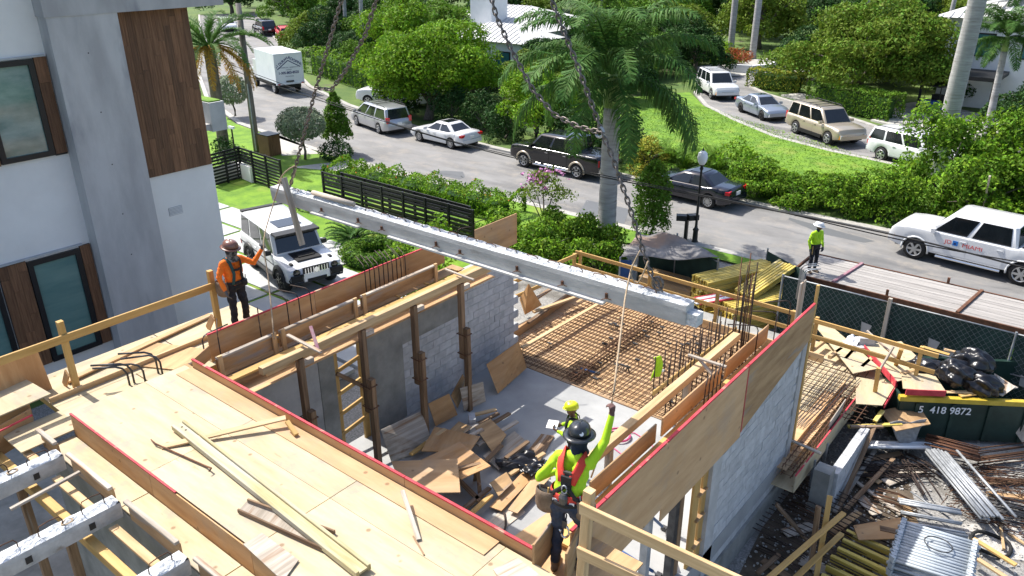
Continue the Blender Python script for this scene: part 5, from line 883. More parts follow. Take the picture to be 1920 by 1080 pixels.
for i in range(12): x, y = -7.0+.11*(i % 4)+.03*math.sin(i), 17.7+.14*(i//4); b = B(); b.smooth = True; b.tube([(x, y, 1.15), (x+rg.uniform(-.05, .05), y, 3.9+rg.uniform(-.4, .5))], .014, 5); tag(b.obj('column_bar', 'rust' if i % 3 == 0 else 'rebar_dark', base=True), ORD[i]+' tall column starter bar in the cluster behind the right wall', 'rebar', 'tall column starter bars')
plank('template_board', (-7.4, 14.3, 1.9), (-7.3, 18.6, 1.9), .04, .12, 'lumber_yellow', None, lab='yellow template board running through the dowel rows', cat='board')
vs = thing('safety_vest', 'lime hi-vis vest hung on the dowel bars', 'vest', (-7.5, 14.9, 1.9)); b = B(); P = [[(-7.62+.17*u*(1-.3*v)+.04*math.sin(u*5+4*v), 14.62+.14*u+.04*math.sin(v*5), 2.7-.62*v*(1-.2*u)-.12*abs(u-.5)) for v in np.linspace(0, 1, 6)] for u in np.linspace(0, 1, 6)]; b.grid(P); b.smooth = True; o = b.obj('cloth', 'lime', vs); o.modifiers.new('thick', 'SOLIDIFY').thickness = .02; B().bar((-7.6, 14.75, 2.2), (-7.52, 15.0, 2.15), .02, .05).obj('reflective_band', 'sticker', vs)
def rail(lab, posts, z0, z1, zs, mat='lumber_yellow', w_=.045, h_=.12, over=.3):
    t = thing('guard_rail', lab, 'railing', (*posts[0], z0), 'timber guard rails')
    for x, y in posts: plank('post', (x, y, z0), (x, y, z1), .09, .09, mat, t)
    u = Vector((posts[-1][0]-posts[0][0], posts[-1][1]-posts[0][1], 0)).normalized()
    for z in zs: plank('rail', Vector((*posts[0], z))-u*over+Vector((.05, -.06, 0)), Vector((*posts[-1], z))+u*over+Vector((.05, -.06, 0)), w_, h_, mat, t)
    return t
rail('long timber rail behind the rebar mat towards the tarp', [(-13.2, 19.8), (-10.6, 19.7), (-8.4, 19.7), (-6.2, 19.7)], 1.1, 2.35, (1.85, 2.3), over=.2)
rail('timber rail right of the wall beside the red-edged forms', [(-5.6, 19.8), (-3.0, 19.75)], 1.1, 2.3, (1.75, 2.2), over=.35)
t_ = rail('short timber rail left of the rebar mat behind the block wall end', [(-13.6, 15.6), (-13.3, 19.6)], 1.0, 2.3, (1.75, 2.25), over=.1)
plank('loose_board', (-11.68,14.82,1.45), (-11.58,19.02,1.45), .12, .04, 'lumber', None, lab='long pale board lying across the rebar mat', cat='board')
def slab4(name, pts, t, mat, lab=None, cat='plywood', group=None, parent=None):
    """a sheet through four world corners, its grain along the first edge"""
    P = [Vector(p) for p in pts]; c = sum(P, Vector())/4; x = (P[1]-P[0]).normalized(); n = x.cross(P[3]-P[0]).normalized()
    if n.z < 0: n = -n
    y = n.cross(x); mm = Matrix((x, y, n)).transposed(); mi = mm.transposed(); Q = [mi@(p-c) for p in P]; b = B(); b.add([(*q[:2], q[2]-t) for q in Q]+[tuple(q) for q in Q], [(3, 2, 1, 0), (4, 5, 6, 7), (0, 1, 5, 4), (1, 2, 6, 5), (2, 3, 7, 6), (3, 0, 4, 7)])
    o = link(name, b.mesh(name, Vector((0, 0, 0))), mat, parent, c, mm.to_euler())
    return tag(o, lab, cat, group) if lab else o
slab4('plywood_sheet', [(-13.47,17.01,1.6), (-12.97,16.8,2.3), (-12.68,17.06,1.6), (-13.17,16.89,1.2)], .02, 'ply_orange', 'kinked orange plywood offcut by the block wall end')
for i, (a, b_2) in enumerate((((990,600),(1070,545)), ((1000,585),(1085,548)), ((985,575),(1060,530)))): plank('lumber', [(-12.53,16.2,1.4), (-12.78,16.77,1.45), (-13.22,17.48,1.5)][i], [(-12.79,18.71,1.4), (-12.39,18.48,1.45), (-13.36,18.92,1.5)][i], .12, .06, ('lumber_old', 'lumber', 'lumber_old')[i], None, lab=('brown board nearest the mat in the left timber pile', 'pale board in the left timber pile', 'dark board at the back of the left timber pile')[i], cat='board', group='boards left of the rebar mat')
# ---------------------------------------------------------------- boards and debris in the pit
FL = FZ+.02
PB = [
 ('ply_orange', [(-11.31,12.94,1.9), (-11.03,13.87,2.25), (-11.11,14.32,1.25), (-10.89,12.87,1.25)], 'square orange plywood sheet leaning on the block wall'),
 ('lumber_grey', [(-11.23,9.36,1.9), (-11.08,10.44,1.9), (-10.53,10.25,1.25), (-10.92,9.32,1.25)], 'big grey plywood sheet leaning on the concrete wall'),
 ('ply_orange', [(-11.22,10.8,1.85), (-11.09,11.36,1.9), (-10.97,11.49,1.3), (-11.05,10.83,1.3)], 'small yellow board with holes leaning by the posts'),
 ('ply_old', [(-11.22,11.55,1.7), (-11.2,11.96,2.1), (-11.37,12.33,1.6), (-11.17,11.71,1.3)], 'narrow triangular offcut leaning behind the third post'),
 ('lumber_grey', [(-11.06,11.69,1.9), (-10.84,12.26,1.9), (-10.91,12.42,1.25), (-11.03,11.78,1.25)], 'grey sheet leaning on the wall beside the last post'),
 ('ply_orange', [(-10.22,9.56,1.7), (-10.73,10.49,1.6), (-9.74,10.89,1.55), (-9.44,10.2,1.65)], 'pinkish plywood sheet lying on the debris heap'),
 ('ply_warm', [(-10.13,8.64,2), (-9.15,9.53,2), (-8.4,8.79,2), (-9.19,8.12,2)], 'honey-coloured plywood sheet on the sawhorse, nearest the deck'),
 ('ply_orange', [(-9.85,9.19,1.85), (-9.66,10.15,1.85), (-8.61,9.92,1.85), (-8.79,9.24,1.85)], 'second plywood sheet on the sawhorse behind the first'),
 ('ply_old', [(-10.13,11.15,1.5), (-10.06,11.62,1.5), (-9.42,11.41,1.45), (-9.2,10.7,1.45)], 'dark brown sheet in the middle of the debris'),
 ('lumber_grey', [(-9.46,10.64,1.3), (-9.51,11.81,1.3), (-8.99,11.64,1.3), (-8.88,10.49,1.3)], 'grey sheet lying flat on the floor among the debris'),
 ('lumber_old', [(-8.84,11.35,1.24), (-9.02,12.17,1.24), (-8.74,12.29,1.24), (-8.41,11.26,1.24)], 'long brown sheet on the floor by the yellow-hatted worker'),
 ('ply_orange', [(-8.26,9.46,1.3), (-8.51,11.27,1.3), (-8.21,11.22,1.3), (-8,9.51,1.3)], 'long orange plank across the pit floor'),
 ('ply_warm', [(-7.9,9.59,1.33), (-8.2,10.99,1.33), (-7.85,10.92,1.33), (-7.69,9.62,1.33)], 'pale plank beside the long orange plank'),
 ('ply_warm', [(-7.41,9.03,1.24), (-7.29,10.22,1.24), (-7.09,10.12,1.24), (-6.94,9.07,1.24)], 'pale plywood sheet on the floor below the near worker'),
 ('lumber_grey', [(-8.06,9.18,1.22), (-8.09,10.03,1.22), (-7.67,9.85,1.22), (-7.71,8.85,1.22)], 'washed-out board on the sunlit slab near the red edge'),
 ('ply_old', [(-8.57,9.84,1.5), (-8.53,10.32,1.5), (-8.29,10.23,1.4), (-8.25,9.73,1.4)], 'small brown board with spots of light by the sawhorse'),
 ('lumber_grey', [(-10.47,11.07,1.4), (-10.3,11.43,1.4), (-10.02,11.29,1.4), (-10.12,10.95,1.4)], 'small grey metal-like plate on the debris heap'),
 ('ply_old', [(-10.44,10.51,1.5), (-10.56,11.09,1.5), (-10.18,11.11,1.5), (-10.09,10.4,1.5)], 'brown offcut half buried in the debris heap')]
for m_, q, lab in PB: slab4('plywood_sheet', q, .018, m_, lab, group='plywood in the pit')
LB = [((770,852),(800,830),1.4,'lumber_yellow'),((855,815),(935,775),1.35,'lumber_old'),((870,975),(922,928),1.4,'lumber_yellow'),((862,960),(918,915),1.35,'lumber_old'),((880,780),(930,768),1.4,'lumber'),((948,860),(990,828),1.4,'lumber_old'),((800,830),(835,805),1.6,'lumber'),((905,870),(940,835),1.45,'lumber_old'),((955,890),(1020,850),1.35,'lumber'),((835,840),(905,805),1.5,'lumber_grey'),((880,820),(955,775),1.45,'lumber_old'),((895,835),(970,790),1.4,'lumber_grey'),((840,880),(900,940),1.35,'lumber_old')]
LQ = [((-10.61,9.61,1.4),(-10.65,10.14,1.4)),((-10.4,10.82,1.35),(-10.21,12.08,1.35)),((-8.31,8.77,1.4),(-8.38,9.66,1.4)),((-8.57,8.93,1.35),(-8.59,9.85,1.35)),((-10.62,11.51,1.4),(-10.31,12.11,1.4)),((-8.92,10.77,1.4),(-8.93,11.56,1.4)),((-10.44,9.94,1.6),(-10.47,10.56,1.6)),((-9.13,10.27,1.45),(-9.25,11.03,1.45)),((-8.55,10.44,1.35),(-8.43,11.49,1.35)),((-10.09,10.15,1.5),(-9.92,11.18,1.5)),((-10,10.82,1.45),(-9.91,12.12,1.45)),((-9.71,10.76,1.4),(-9.61,12.03,1.4)),((-9.67,9.78,1.35),(-8.47,9.42,1.35))]
for i, (p, q) in enumerate(LQ): plank('lumber', p, q, .1, .05, LB[i][3], None, lab=ORD[i]+' loose length of lumber from the left wall in the pit debris', cat='board', group='loose lumber in the pit')
sw = thing('sawhorse', 'timber sawhorse carrying plywood in the pit', 'sawhorse', (-9, 9.8, FZ)); q0, q1 = Vector((-9.3,8.8,1.93)), Vector((-8.82,9.91,1.8)); plank('top_beam', q0, q1, .09, .09, 'lumber_old', sw)
for q in (q0+(q1-q0)*.1, q1-(q1-q0)*.1):
    for s in (-1, 1): plank('leg', q, (q.x+s*.25, q.y-s*.2, FZ), .08, .04, 'lumber_old', sw)
    plank('brace', (q.x-.2, q.y+.16, 1.5), (q.x+.2, q.y-.16, 1.5), .07, .03, 'lumber_old', sw)
cb_ = slab4('concrete_block', [(-10.61,11.47,1.5), (-10.54,11.61,1.5), (-10.31,11.39,1.5), (-10.4,11.27,1.5)], .25, 'block', 'single grey block at the foot of the last post', 'block')
def cloth(name, lab, pts, mat, n=16, amp=.06, seed=1, cat='tarp', th=.012):
    g = random.Random(seed); P = [Vector(p) for p in pts]; ph = [g.uniform(0, 6) for _ in range(6)]; G_ = []
    for i in range(n+1):
        row = []
        for j in range(n+1):
            u, v = i/n, j/n; p = P[0]*(1-u)*(1-v)+P[1]*u*(1-v)+P[2]*u*v+P[3]*(1-u)*v; row.append(p+Vector((.3*amp*math.sin(9*v+ph[0]), .3*amp*math.sin(8*u+ph[1]), amp*(math.sin(7*u+5*v+ph[2])+.6*math.sin(13*u-9*v+ph[3])+.4*math.sin(21*v+ph[4]))*.5+amp)))
        G_.append(row)
    b = B(); b.smooth = True; b.grid(G_); o = b.obj(name, mat); o.modifiers.new('thick', 'SOLIDIFY').thickness = th; return tag(o, lab, cat)
cloth('plastic_sheet', 'crumpled black plastic sheet on the pit floor', [(-9.14,10.64,1.3), (-8.57,11.29,1.4), (-8.06,11.03,1.3), (-8.78,10.46,1.3)], 'bag', 18, .09, 3); cloth('plastic_sheet', 'smaller black plastic scrap by the near worker', [(-8.53,10.68,1.35), (-8.23,11.21,1.35), (-8.02,10.75,1.35), (-8.22,10.55,1.35)], 'bag', 12, .07, 4)
q = Vector((-7.61,13.2,1.22)); b = B(); b.smooth = True; b.tube([q+Vector((.26*math.cos(a)*(1+.08*math.sin(a*.37)), .26*math.sin(a)*(1+.06*math.cos(a*.41)), .02+.004*a/PI)) for a in np.linspace(0, 9*PI, 90)]+[(-7.39,13.54,1.22), (-6.91,13.44,1.22), (-6.62,13.16,1.22)], .012, 6); tag(b.obj('coiled_hose', 'hose'), 'coiled pink-red hose on the sunlit floor', 'hose')
rope('loose pink hose snaking under the right header', [(-7.46,12.75,1.22), (-6.83,12.5,1.22), (-6.5,11.95,1.22), (-6.32,11.13,1.22)], .012, 'hose', 'hose', 'hose'); rope('twisted wire cable on the floor near the red edge', [(-7.97,9.56,1.25), (-7.7,9.28,1.25), (-7.58,9,1.25), (-7.48,8.81,1.25)], .02, 'rebar_dark', 'cable', 'cable')
# ---------------------------------------------------------------- things lying on the front deck
gd = thing('form_girder', 'long weathered yellow H20 timber girder lying on the deck', 'girder', (-10.53,4.84,4.7)); gd['label'] = 'long weathered yellow timber girder lying on the deck'
p0, p1 = Vector((-10.44,4.75,4.74)), Vector((-5.89,4.47,4.74)); up = Vector((0, 0, 1)); sd_ = frame(p1-p0)@Vector((0, 1, 0))
plank('web', p0+up*.03, p1+up*.03, .12, .03, 'girder_pale', gd); plank('flange', p0+sd_*.085+up*.03, p1+sd_*.085+up*.03, .045, .085, 'girder_pale', gd); plank('flange', p0-sd_*.085+up*.03, p1-sd_*.085+up*.03, .045, .085, 'girder_pale', gd)
for k_ in (.06, .12): B().lathe(p0+(p1-p0).normalized()*k_*2+up*.046, [(.018, 0), (.018, .002)], 10).obj('hole', 'ink_dark', gd)
plank('board', (-10.17,4.32,4.72), (-9.19,5.82,4.86), .1, .03, 'lumber', None, lab='bare board resting across the yellow girder', cat='board', roll=.25)
plank('strip', (-6.48,5.68,4.9), (-5.8,5.29,4.72), .06, .03, 'lumber_grey', None, lab='short grey strip leaning on the red-edged kerb', cat='strip'); plank('strip', (-5.91,5.3,4.71), (-5.57,5.15,4.71), .02, .015, 'lumber_old', None, lab='thin dark stick on the deck below the grey strip', cat='stick'); plank('block', (-9.09,5.77,4.86), (-8.83,5.73,4.75), .07, .05, 'lumber_yellow', None, lab='wooden wedge against the kerb at the board end', cat='wedge')
pf = thing('form_tray', 'shallow weathered board tray lying on the deck', 'form tray', (-7.28,4.42,4.7)); slab4('base', [(-8.05,4.19,4.71), (-8.15,4.42,4.71), (-6.7,4.72,4.71), (-6.59,4.42,4.72)], .014, 'lumber_grey', parent=pf)
for a, b_2 in (((-8.1,4.39,4.74), (-6.71,4.71,4.74)), ((-8.02,4.19,4.74), (-6.58,4.42,4.74))): plank('rim', a, b_2, .03, .06, 'lumber_old', pf)
pb = B(); pb.smooth = True; pb.tube([(-10.48,4.32,4.72), (-10.29,4.29,4.74), (-10.09,4.33,4.73), (-9.23,4.46,4.73), (-9.06,4.45,4.78), (-9.04,4.4,4.76)], [.008, .014, .014, .014, .014, .01], 7); tag(pb.obj('pry_bar', 'rust'), 'orange pry bar lying beside the girder on the deck', 'tool')
slab4('paper', [(-10.61,5.68,4.71), (-10.6,5.75,4.71), (-10.35,5.74,4.71), (-10.36,5.67,4.71)], .004, 'sticker', 'white paper scrap on the deck by the kerb', 'paper'); slab4('plywood_sheet', [(-4.74,5.47,4.74), (-4.64,5.8,4.74), (-4.18,5.73,4.74), (-4.29,5.27,4.74)], .02, 'lumber_grey', 'grey plywood offcut at the bottom picture edge'); slab4('plywood_sheet', [(-7.44,3.87,4.73), (-7.44,4.14,4.73), (-6.68,4.13,4.73), (-6.54,3.8,4.73)], .015, 'lumber_grey', 'bleached grey plywood patch at the deck edge')
slab4('plywood_sheet', [(-13.85,5.29,4.43), (-14.12,6.15,4.43), (-12.89,6.71,4.43), (-12.5,5.99,4.43)], .02, 'ply_old', 'stained plywood sheet lying on the lower deck'); plank('board', (-13.74,4.47,4.45), (-14.17,7.57,4.45), .14, .035, 'ply_old', ld)
plank('spirit_level', (-13.03,7.71,4.5), (-12.94,8.09,4.55), .05, .13, 'yellow_paint', None, lab='yellow spirit level box behind the orange worker', cat='level')
hooks('rebar_dowel', 'thick bent dowel bar on the lower deck before the stained sheet', [(-12.83,5.14,4.4), (-12.84,5.23,4.4), (-12.72,5.37,4.4), (-12.82,5.67,4.4), (-12.69,5.68,4.4)], .42, .6, (-.5, -.7, 0), 'steel_dark', group='thick bent bars on the lower deck', r=.018, bend=.16)
hooks('rebar_dowel', 'lone bent bar behind the stained sheet', [(-12.65,6.51,4.4)], .5, .5, (.1, .95, 0), 'steel_dark', r=.014)
slot = thing('column_form', 'dark column form box at the near worker\'s feet', 'formwork', (-4.2, 6.1, 4)); plank('side', (-4.44,5.86,4.75), (-4.53,6.41,4.75), .03, .5, 'ply_old', slot); plank('side', (-4.11,6.07,4.6), (-4.3,6.68,4.6), .03, .6, 'ply_old', slot)
sheet('floor', (-4.25, 6.3, 4.33), 1.5, 1.3, .03, 'ply_old', slot, (0, 0, PI/2)); plank('joist', (-4.15,5.8,4.7), (-3.7,5.79,4.7), .1, .06, 'lumber', slot)
nr = thing('guard_rail', 'near timber guard rail beside the near worker', 'railing', (-3.51,5.6,5.86), 'timber guard rails')
plank('post', (-3.54,5.62,6.39), (-3.61,5.62,4.65), .1, .1, 'lumber', nr); plank('rail', (-3.6,5.55,6.18), (-1.79,5.55,6.23), .045, .14, 'lumber', nr); plank('rail', (-3.61,5.55,5.59), (-2.27,5.55,5.69), .045, .14, 'lumber', nr)
# ---------------------------------------------------------------- right-hand side of the site
rd = thing('slab_form_deck', 'plywood slab deck with tied bars right of the wall end', 'formwork', (-4.6, 18.6, 1)); 
for i, (x, y) in enumerate(((-5.3, 17.6), (-5.3, 18.85), (-4.05, 18.85), (-4.0, 20.1), (-5.2, 20.1))): sheet('plywood_sheet', (x, y, 1.14), 1.23, 1.23, .02, 'ply', rd)
rm = thing('rebar_mat', 'small rebar mat right of the wall end', 'rebar', (-4.7, 18.6, 1.2))
for i in range(11): b = B(); b.tube([(-5.9, 17.1+i*.22, 1.22), (-3.5, 17.1+i*.22+rg.uniform(-.05, .05), 1.24)], .011, 5); b.obj('bar', 'rebar', rm); b = B(); b.tube([(-5.8+i*.22, 17.0, 1.25), (-5.8+i*.22+rg.uniform(-.05, .05), 19.6, 1.26)], .011, 5); b.obj('bar', 'rebar', rm)
bc = thing('beam_cage', 'long red-rusty ladder cage lying in the beam form beside the wall', 'rebar', (-4.1, 16.4, 1.2))
for x, z in ((-4.25, 1.1), (-4.05, 1.1), (-4.25, 1.3), (-4.05, 1.3)): b = B(); b.tube([(x, 14.3, z), (x, 18.8, z)], .012, 5); b.obj('bar', 'rust', bc)
for i in range(22): b = B(); b.tube([(-4.27, 14.4+i*.2, 1.08), (-4.03, 14.4+i*.2, 1.08), (-4.03, 14.4+i*.2, 1.32), (-4.27, 14.4+i*.2, 1.32)], .009, 4, True); b.obj('stirrup', 'rust', bc)
bf = thing('beam_form', 'plywood beam form holding the rusty ladder cage', 'formwork', (-4.1, 16, .9)); plank('side_panel', (-3.92, 14.2, 1.05), (-3.92, 18.2, 1.05), .025, .42, 'ply', bf); plank('side_panel', (-4.38, 15.2, 1.05), (-4.38, 18.8, 1.05), .025, .42, 'ply_orange', bf); B().bb(-3.935, -3.905, 14.2, 18.2, 1.262, 1.285).obj('red_edge', 'red_paint', bf); plank('bottom', (-4.15, 14.2, .85), (-4.15, 18.8, .85), .5, .02, 'ply', bf); plank('cross_strip', (-4.7, 15.25, 1.4), (-3.75, 15.2, 1.35), .08, .04, 'lumber_grey', bf)
for i in range(9): b = B(); b.tube([(-4.9+.07*i, 16.2, 1.2), (-4.9+.1*i, 18.6+.05*i, 1.35)], .01, 5); tag(b.obj('loose_bar', 'steel_dark'), ORD[i]+' loose grey bar from the wall in the fan beside the beam cage', 'rebar', 'fan of loose bars by the beam cage')
wf = thing('wall_form', 'grey sheathed column form standing right of the beam cage', 'formwork', (-3.4, 17, 0)); B().bb(-3.75, -3.4, 14.85, 15.2, 0, 1.15).obj('column', 'concrete_grey', wf); slab4('panel', [(-3.97,16.33,1.5), (-3.97,17.34,1.6), (-4.1,17.47,0.7), (-4.04,16.34,0.7)], .02, 'lumber_grey', parent=wf); mo = B().bb(-3.49, -3.36, 15.2, 17.4, 0, .98).obj('mortar_bed', 'mortar', wf); blocks(wf, -3.42, 'y', 15.2, 17.4, 0, 1.0)
plank('steel_shore', (-3.9, 15.4, 0), (-3.9, 15.4, 1.0), .06, .06, 'galv', None, lab='left galvanised shore under the beam form', cat='shore'); plank('steel_shore', (-3.9, 16.2, 0), (-3.9, 16.2, 1.0), .06, .06, 'galv', None, lab='right galvanised shore under the beam form', cat='shore')
rp_ = thing('red_edged_forms', 'pale form table with bright red edge behind the dumpster corner', 'formwork', (-3.4, 20.6, 1)); slab4('top', [(-4.55,20.74,1.45), (-3.8,21.53,1.45), (-2.67,20.22,1.45), (-3.31,19.21,1.45)], .02, 'ply', parent=rp_); plank('red_side', (-4.49,20.58,1.42), (-3.29,19.13,1.42), .03, .18, 'red_paint', rp_)
r2 = thing('red_edged_forms', 'pale form lid with dark red front edge over the dumpster', 'formwork', (-2.6, 19.4, 1.3)); slab4('top', [(-3.07,18.87,1.5), (-3.32,19.66,1.5), (-2.64,20.06,1.5), (-2.22,19.36,1.5)], .02, 'ply', parent=r2); plank('red_side', (-2.99,18.84,1.44), (-2.22,19.36,1.44), .03, .16, 'red_paint', r2); slab4('end_panel', [(-3.82,17.8,1.3), (-4.22,19.11,1.3), (-3.33,19.36,1.3), (-3.3,18.12,1.3)], .02, 'ply', parent=r2); plank('red_side', (-3.26,18.15,1.27), (-3.3,19.37,1.27), .025, .1, 'red_paint', r2)
PS = [((-6.23,21.41,1.4), (-5.61,21.37,1.4), (-3.84,19.75,1.4), (-4.29,19.05,1.4), 'ply', 'broad pale plywood ramp right of the wall corner'), ((-2.85,17.86,0.9), (-3.4,18.53,0.9), (-2.79,19.49,0.9), (-2.29,18.68,0.9), 'ply_old', 'netted plywood apron below the dumpster front')]
for a, b_2, c_, d_, m_, lab in PS: slab4('plywood_sheet', [a, b_2, c_, d_], .02, m_, lab)
for i, (a, b_2) in enumerate((((-5.56,19.78,1.35), (-5.5,20.43,1.35)), ((-5.07,19.61,1.35), (-4.97,20.26,1.35)), ((-4.7,19.72,1.35), (-4.69,20.28,1.35)), ((-4.23,19.55,1.35), (-4.17,20.25,1.35)))): plank('timber_block', a, b_2, .1, .1, 'lumber', None, lab=('first', 'second', 'third', 'fourth')[i]+' short timber bearer from the wall under the pale ramp', cat='timber', group='short bearers right of the wall')
for i, (a, b_2, m_, lab) in enumerate((((-4.38,20.01,2.2), (-3.5,19.59,1.9), 'lumber_grey', 'split grey stick leaning over the rail posts'), ((-3.77,19.23,1.5), (-3.59,19.52,2.2), 'lumber_grey', 'thin diagonal brace on the rail by the red form'), ((-3.63,18.68,1.2), (-3.6,18.38,2.1), 'lumber_yellow', 'upright yellow stake beside the netted apron'), ((-3.58,20.18,1.3), (-3.4,19.49,2.2), 'lumber_yellow', 'upright yellow post with gusset by the red form'), ((-3.33,17.8,1), (-3.29,18.22,1.1), 'girder_yellow', 'short yellow girder stub poking out below the deck'), ((-3.79,17.34,0.9), (-2.83,18.24,0.9), 'girder_yellow', 'yellow girder carrying the deck edge'), ((-3.19,15.15,0.1), (-3.27,17.56,1), 'lumber_old', 'raking timber prop beneath the deck edge'), ((-3.71,17.21,1), (-3.12,17.68,1), 'lumber_old', 'brown headpiece of the raking prop'), ((-3.21,11.04,1.3), (-2.72,13.48,1.4), 'lumber_yellow', 'long yellow rail running to the lower picture edge'), ((-3,11.49,0.9), (-2.66,13.38,1), 'lumber_yellow', 'lower yellow rail beside the block wall'), ((-2.83,12.79,0.2), (-2.95,13.15,1.9), 'lumber_yellow', 'yellow stake holding the lower rails'), ((-3.01,12.97,0.3), (-3.01,12.71,1.9), 'lumber_old', 'brown board behind the yellow stake'), ((-4.03,13.56,0.9), (-3.32,13.72,0.2), 'lumber_old', 'brown diagonal board before the steel shores'), ((-3.22,15.04,0.15), (-3.22,17.91,0.15), 'lumber_grey', 'grey plank lying by the column form'), ((-3.05,15.21,0.2), (-2.76,17.77,0.2), 'lumber_old', 'brown plank beside the grey plank'), ((-3.27,16.5,0.1), (-2.08,15.92,0.1), 'lumber_grey', 'grey plank crossing the gravel to the scaffold stack'), ((-3.77,12.22,0.2), (-3.64,12.98,0.2), 'lumber_old', 'short brown plank at the wall foot'), ((-0.69,15.78,0.3), (0.12,15.47,0.3), 'lumber_yellow', 'yellow timber right of the scaffold stack'), ((-0.63,15.24,0.3), (0.06,14.97,0.3), 'lumber', 'pale timber at the lower right corner'), ((-0.36,16.96,0.1), (-0.15,16.1,0.1), 'lumber', 'thin upright-looking stick on the white gravel'), ((-0.17,16.69,0.1), (0.19,16.53,0.1), 'lumber', 'thin stick at the right edge on white gravel'))): plank('timber', a, b_2, .1 if i not in (0, 1, 19, 20) else .05, .05, m_, None, lab=lab, cat='timber')
for i in range(16): y = 13.0+i*.17; b = B(); b.tube([(-4.25, y, .55-.01*i), (-1.9+.1*math.sin(i*2), y+.1, .35-.012*i)], .012, 5); tag(b.obj('rebar', 'rebar_dark'), ORD[15-i]+' dark bar from the back in the sagging row at the wall foot', 'rebar', 'row of dark bars at the wall foot')
for i in range(12): plank('form_girder', (-2.75+.02*math.sin(i), 12.6+.155*i, .22+.12*(i % 2)), (-.9, 12.5+.155*i, .22+.12*(i % 2)), .08, .14, 'girder_yellow', None, lab=ORD[11-i]+' yellow girder from the back in the pile left of the scaffold stack', cat='girder', group='yellow girders left of the scaffold stack')
slab4('plywood_sheet', [(-2.68,14.41,0.5), (-1.98,15.28,0.5), (-1.89,14.54,0.5), (-2.46,14.04,0.5)], .02, 'ply_orange', 'orange sheet on top of the yellow girder pile')
# scaffold frames, bundles
sc_ = thing('scaffold_stack', 'tall stack of pale grey scaffold tubes at the lower right', 'scaffold', (-1.2, 13.8, 0)); ub = Vector((1.28, .22, 0)).normalized(); vb = Vector((.1, -1, 0)).normalized(); o0 = Vector((-1.87,14.57,1))
for lay in range(3):
    for i in range(15): b = B(); b.smooth = True; p = o0+vb*(.04+.088*i)+Vector((0, 0, -.05-.16*lay)); b.tube([p+ub*.05*math.sin(i*2.7+lay), p+ub*(1.34+.05*math.sin(i*1.9+lay))], .033+.006*(i % 3 == 0), 8); b.obj('tube', 'galv_pale', sc_)
for lay in range(3):
    for i in range(15):
        for e in (.04, 1.28): p = o0+vb*(.04+.088*i)+ub*e+Vector((0, 0, -.05-.16*lay)); B().box(p+Vector((0, 0, .02)), (.09, .06+.03*(i % 2), .13), .5*math.sin(i*3)).obj('coupler', 'galv_pale', sc_)
b = B(); b.tube([o0+ub*.7+vb*.55+Vector((.24*math.cos(a), .2*math.sin(a), .06)) for a in np.linspace(0, 2*PI, 22, endpoint=False)], .012, 5, True); tag(b.obj('wire_ring', 'steel_dark'), 'dark wire ring lying on the scaffold stack', 'wire ring')
def bundle(lab, p, q, n, wd, r, mat, seed=1, name='bar', cat='rebar', zj=.06, group=None, sag=0):
    t = thing('steel_bundle', lab, cat, p, group); p, q = Vector(p), Vector(q); s = frame(q-p)@Vector((0, 1, 0)); g = random.Random(seed)
    for i in range(n): o_ = s*(g.uniform(-.5, .5)*wd if seed else (i/(n-1)-.5)*wd)+Vector((0, 0, g.uniform(0, zj))); o2 = o_+s*g.uniform(-.04, .04); b = B(); b.smooth = True; b.tube([p+o_-(q-p)*g.uniform(0, .04), (p+q)/2+(o_+o2)/2+Vector((0, 0, sag*g.uniform(.3, 1))), q+o2+(q-p)*g.uniform(0, .05)], r, 5); b.obj(name, mat, t)
    return t
bundle('grey scaffold tubes lying behind the tall stack', (-2.05,16.54,0.3), (-0.99,16.05,0.3), 1, .1, .02, 'galv', 3); bundle('row of grey scaffold tubes behind the tall stack', (-2.0, 15.5, .35), (-.95, 15.9, .35), 16, 1.1, .03, 'galv', 13, 'tube', 'scaffold', .12)
bundle('diagonal bundle of grey steel posts', (-1.88,18.34,0.4), (-0.44,16.62,0.4), 15, .75, .032, 'galv', 12, 'tube', 'scaffold', .14); bundle('rusty rebar bundle under the dumpster', (-2.29,18.64,0.35), (-1.2,18.8,0.35), 26, .5, .014, 'rust', 4, zj=.2); bundle('long brown bar bundle to the right of the rusty one', (-1.27,18.9,0.2), (-0.24,20.11,0.2), 18, .5, .014, 'rebar', 5, zj=.15)
bundle('grey bar bundle at the right picture edge', (-0.62,17.22,0.15), (0.2,17.44,0.15), 26, .9, .013, 'steel_dark', 6, zj=.12); bundle('dark bar bundle across the gravel beside the column form', (-3.46,16.7,0.12), (-2,17.86,0.12), 12, .5, .014, 'rebar_dark', 7, zj=.1); bundle('dark bars before the grey posts', (-2.53,18.09,0.12), (-1.74,16.96,0.12), 5, .4, .016, 'rebar_dark', 8)
g = np.random.default_rng(3); b = B()
for i in range(420): x, y = g.uniform(-1.5, .6), g.uniform(16.6, 18.9); a = g.normal()*.7+.5; l = g.uniform(.1, .5); b.bar((x, y, .06+g.uniform(0, .16)), (x+math.cos(a)*l, y+math.sin(a)*l*.6, .06+g.uniform(0, .16)), .012, .012)
tag(stuff(b.obj('scrap_wire', 'rebar')), 'tangled brown scrap wire on the pale gravel', 'scrap wire')
b = B()
for i in range(2600): x, y = g.uniform(-4.2, .8), g.uniform(12.4, 20.5); s = g.uniform(.015, .05); b.box((x, y, .02+s*.3), (s, s*g.uniform(.6, 1.2), s*.7), g.uniform(0, 3))
tag(stuff(b.obj('rubble', 'limerock')), 'scattered pale rubble and stones over the site ground', 'rubble')
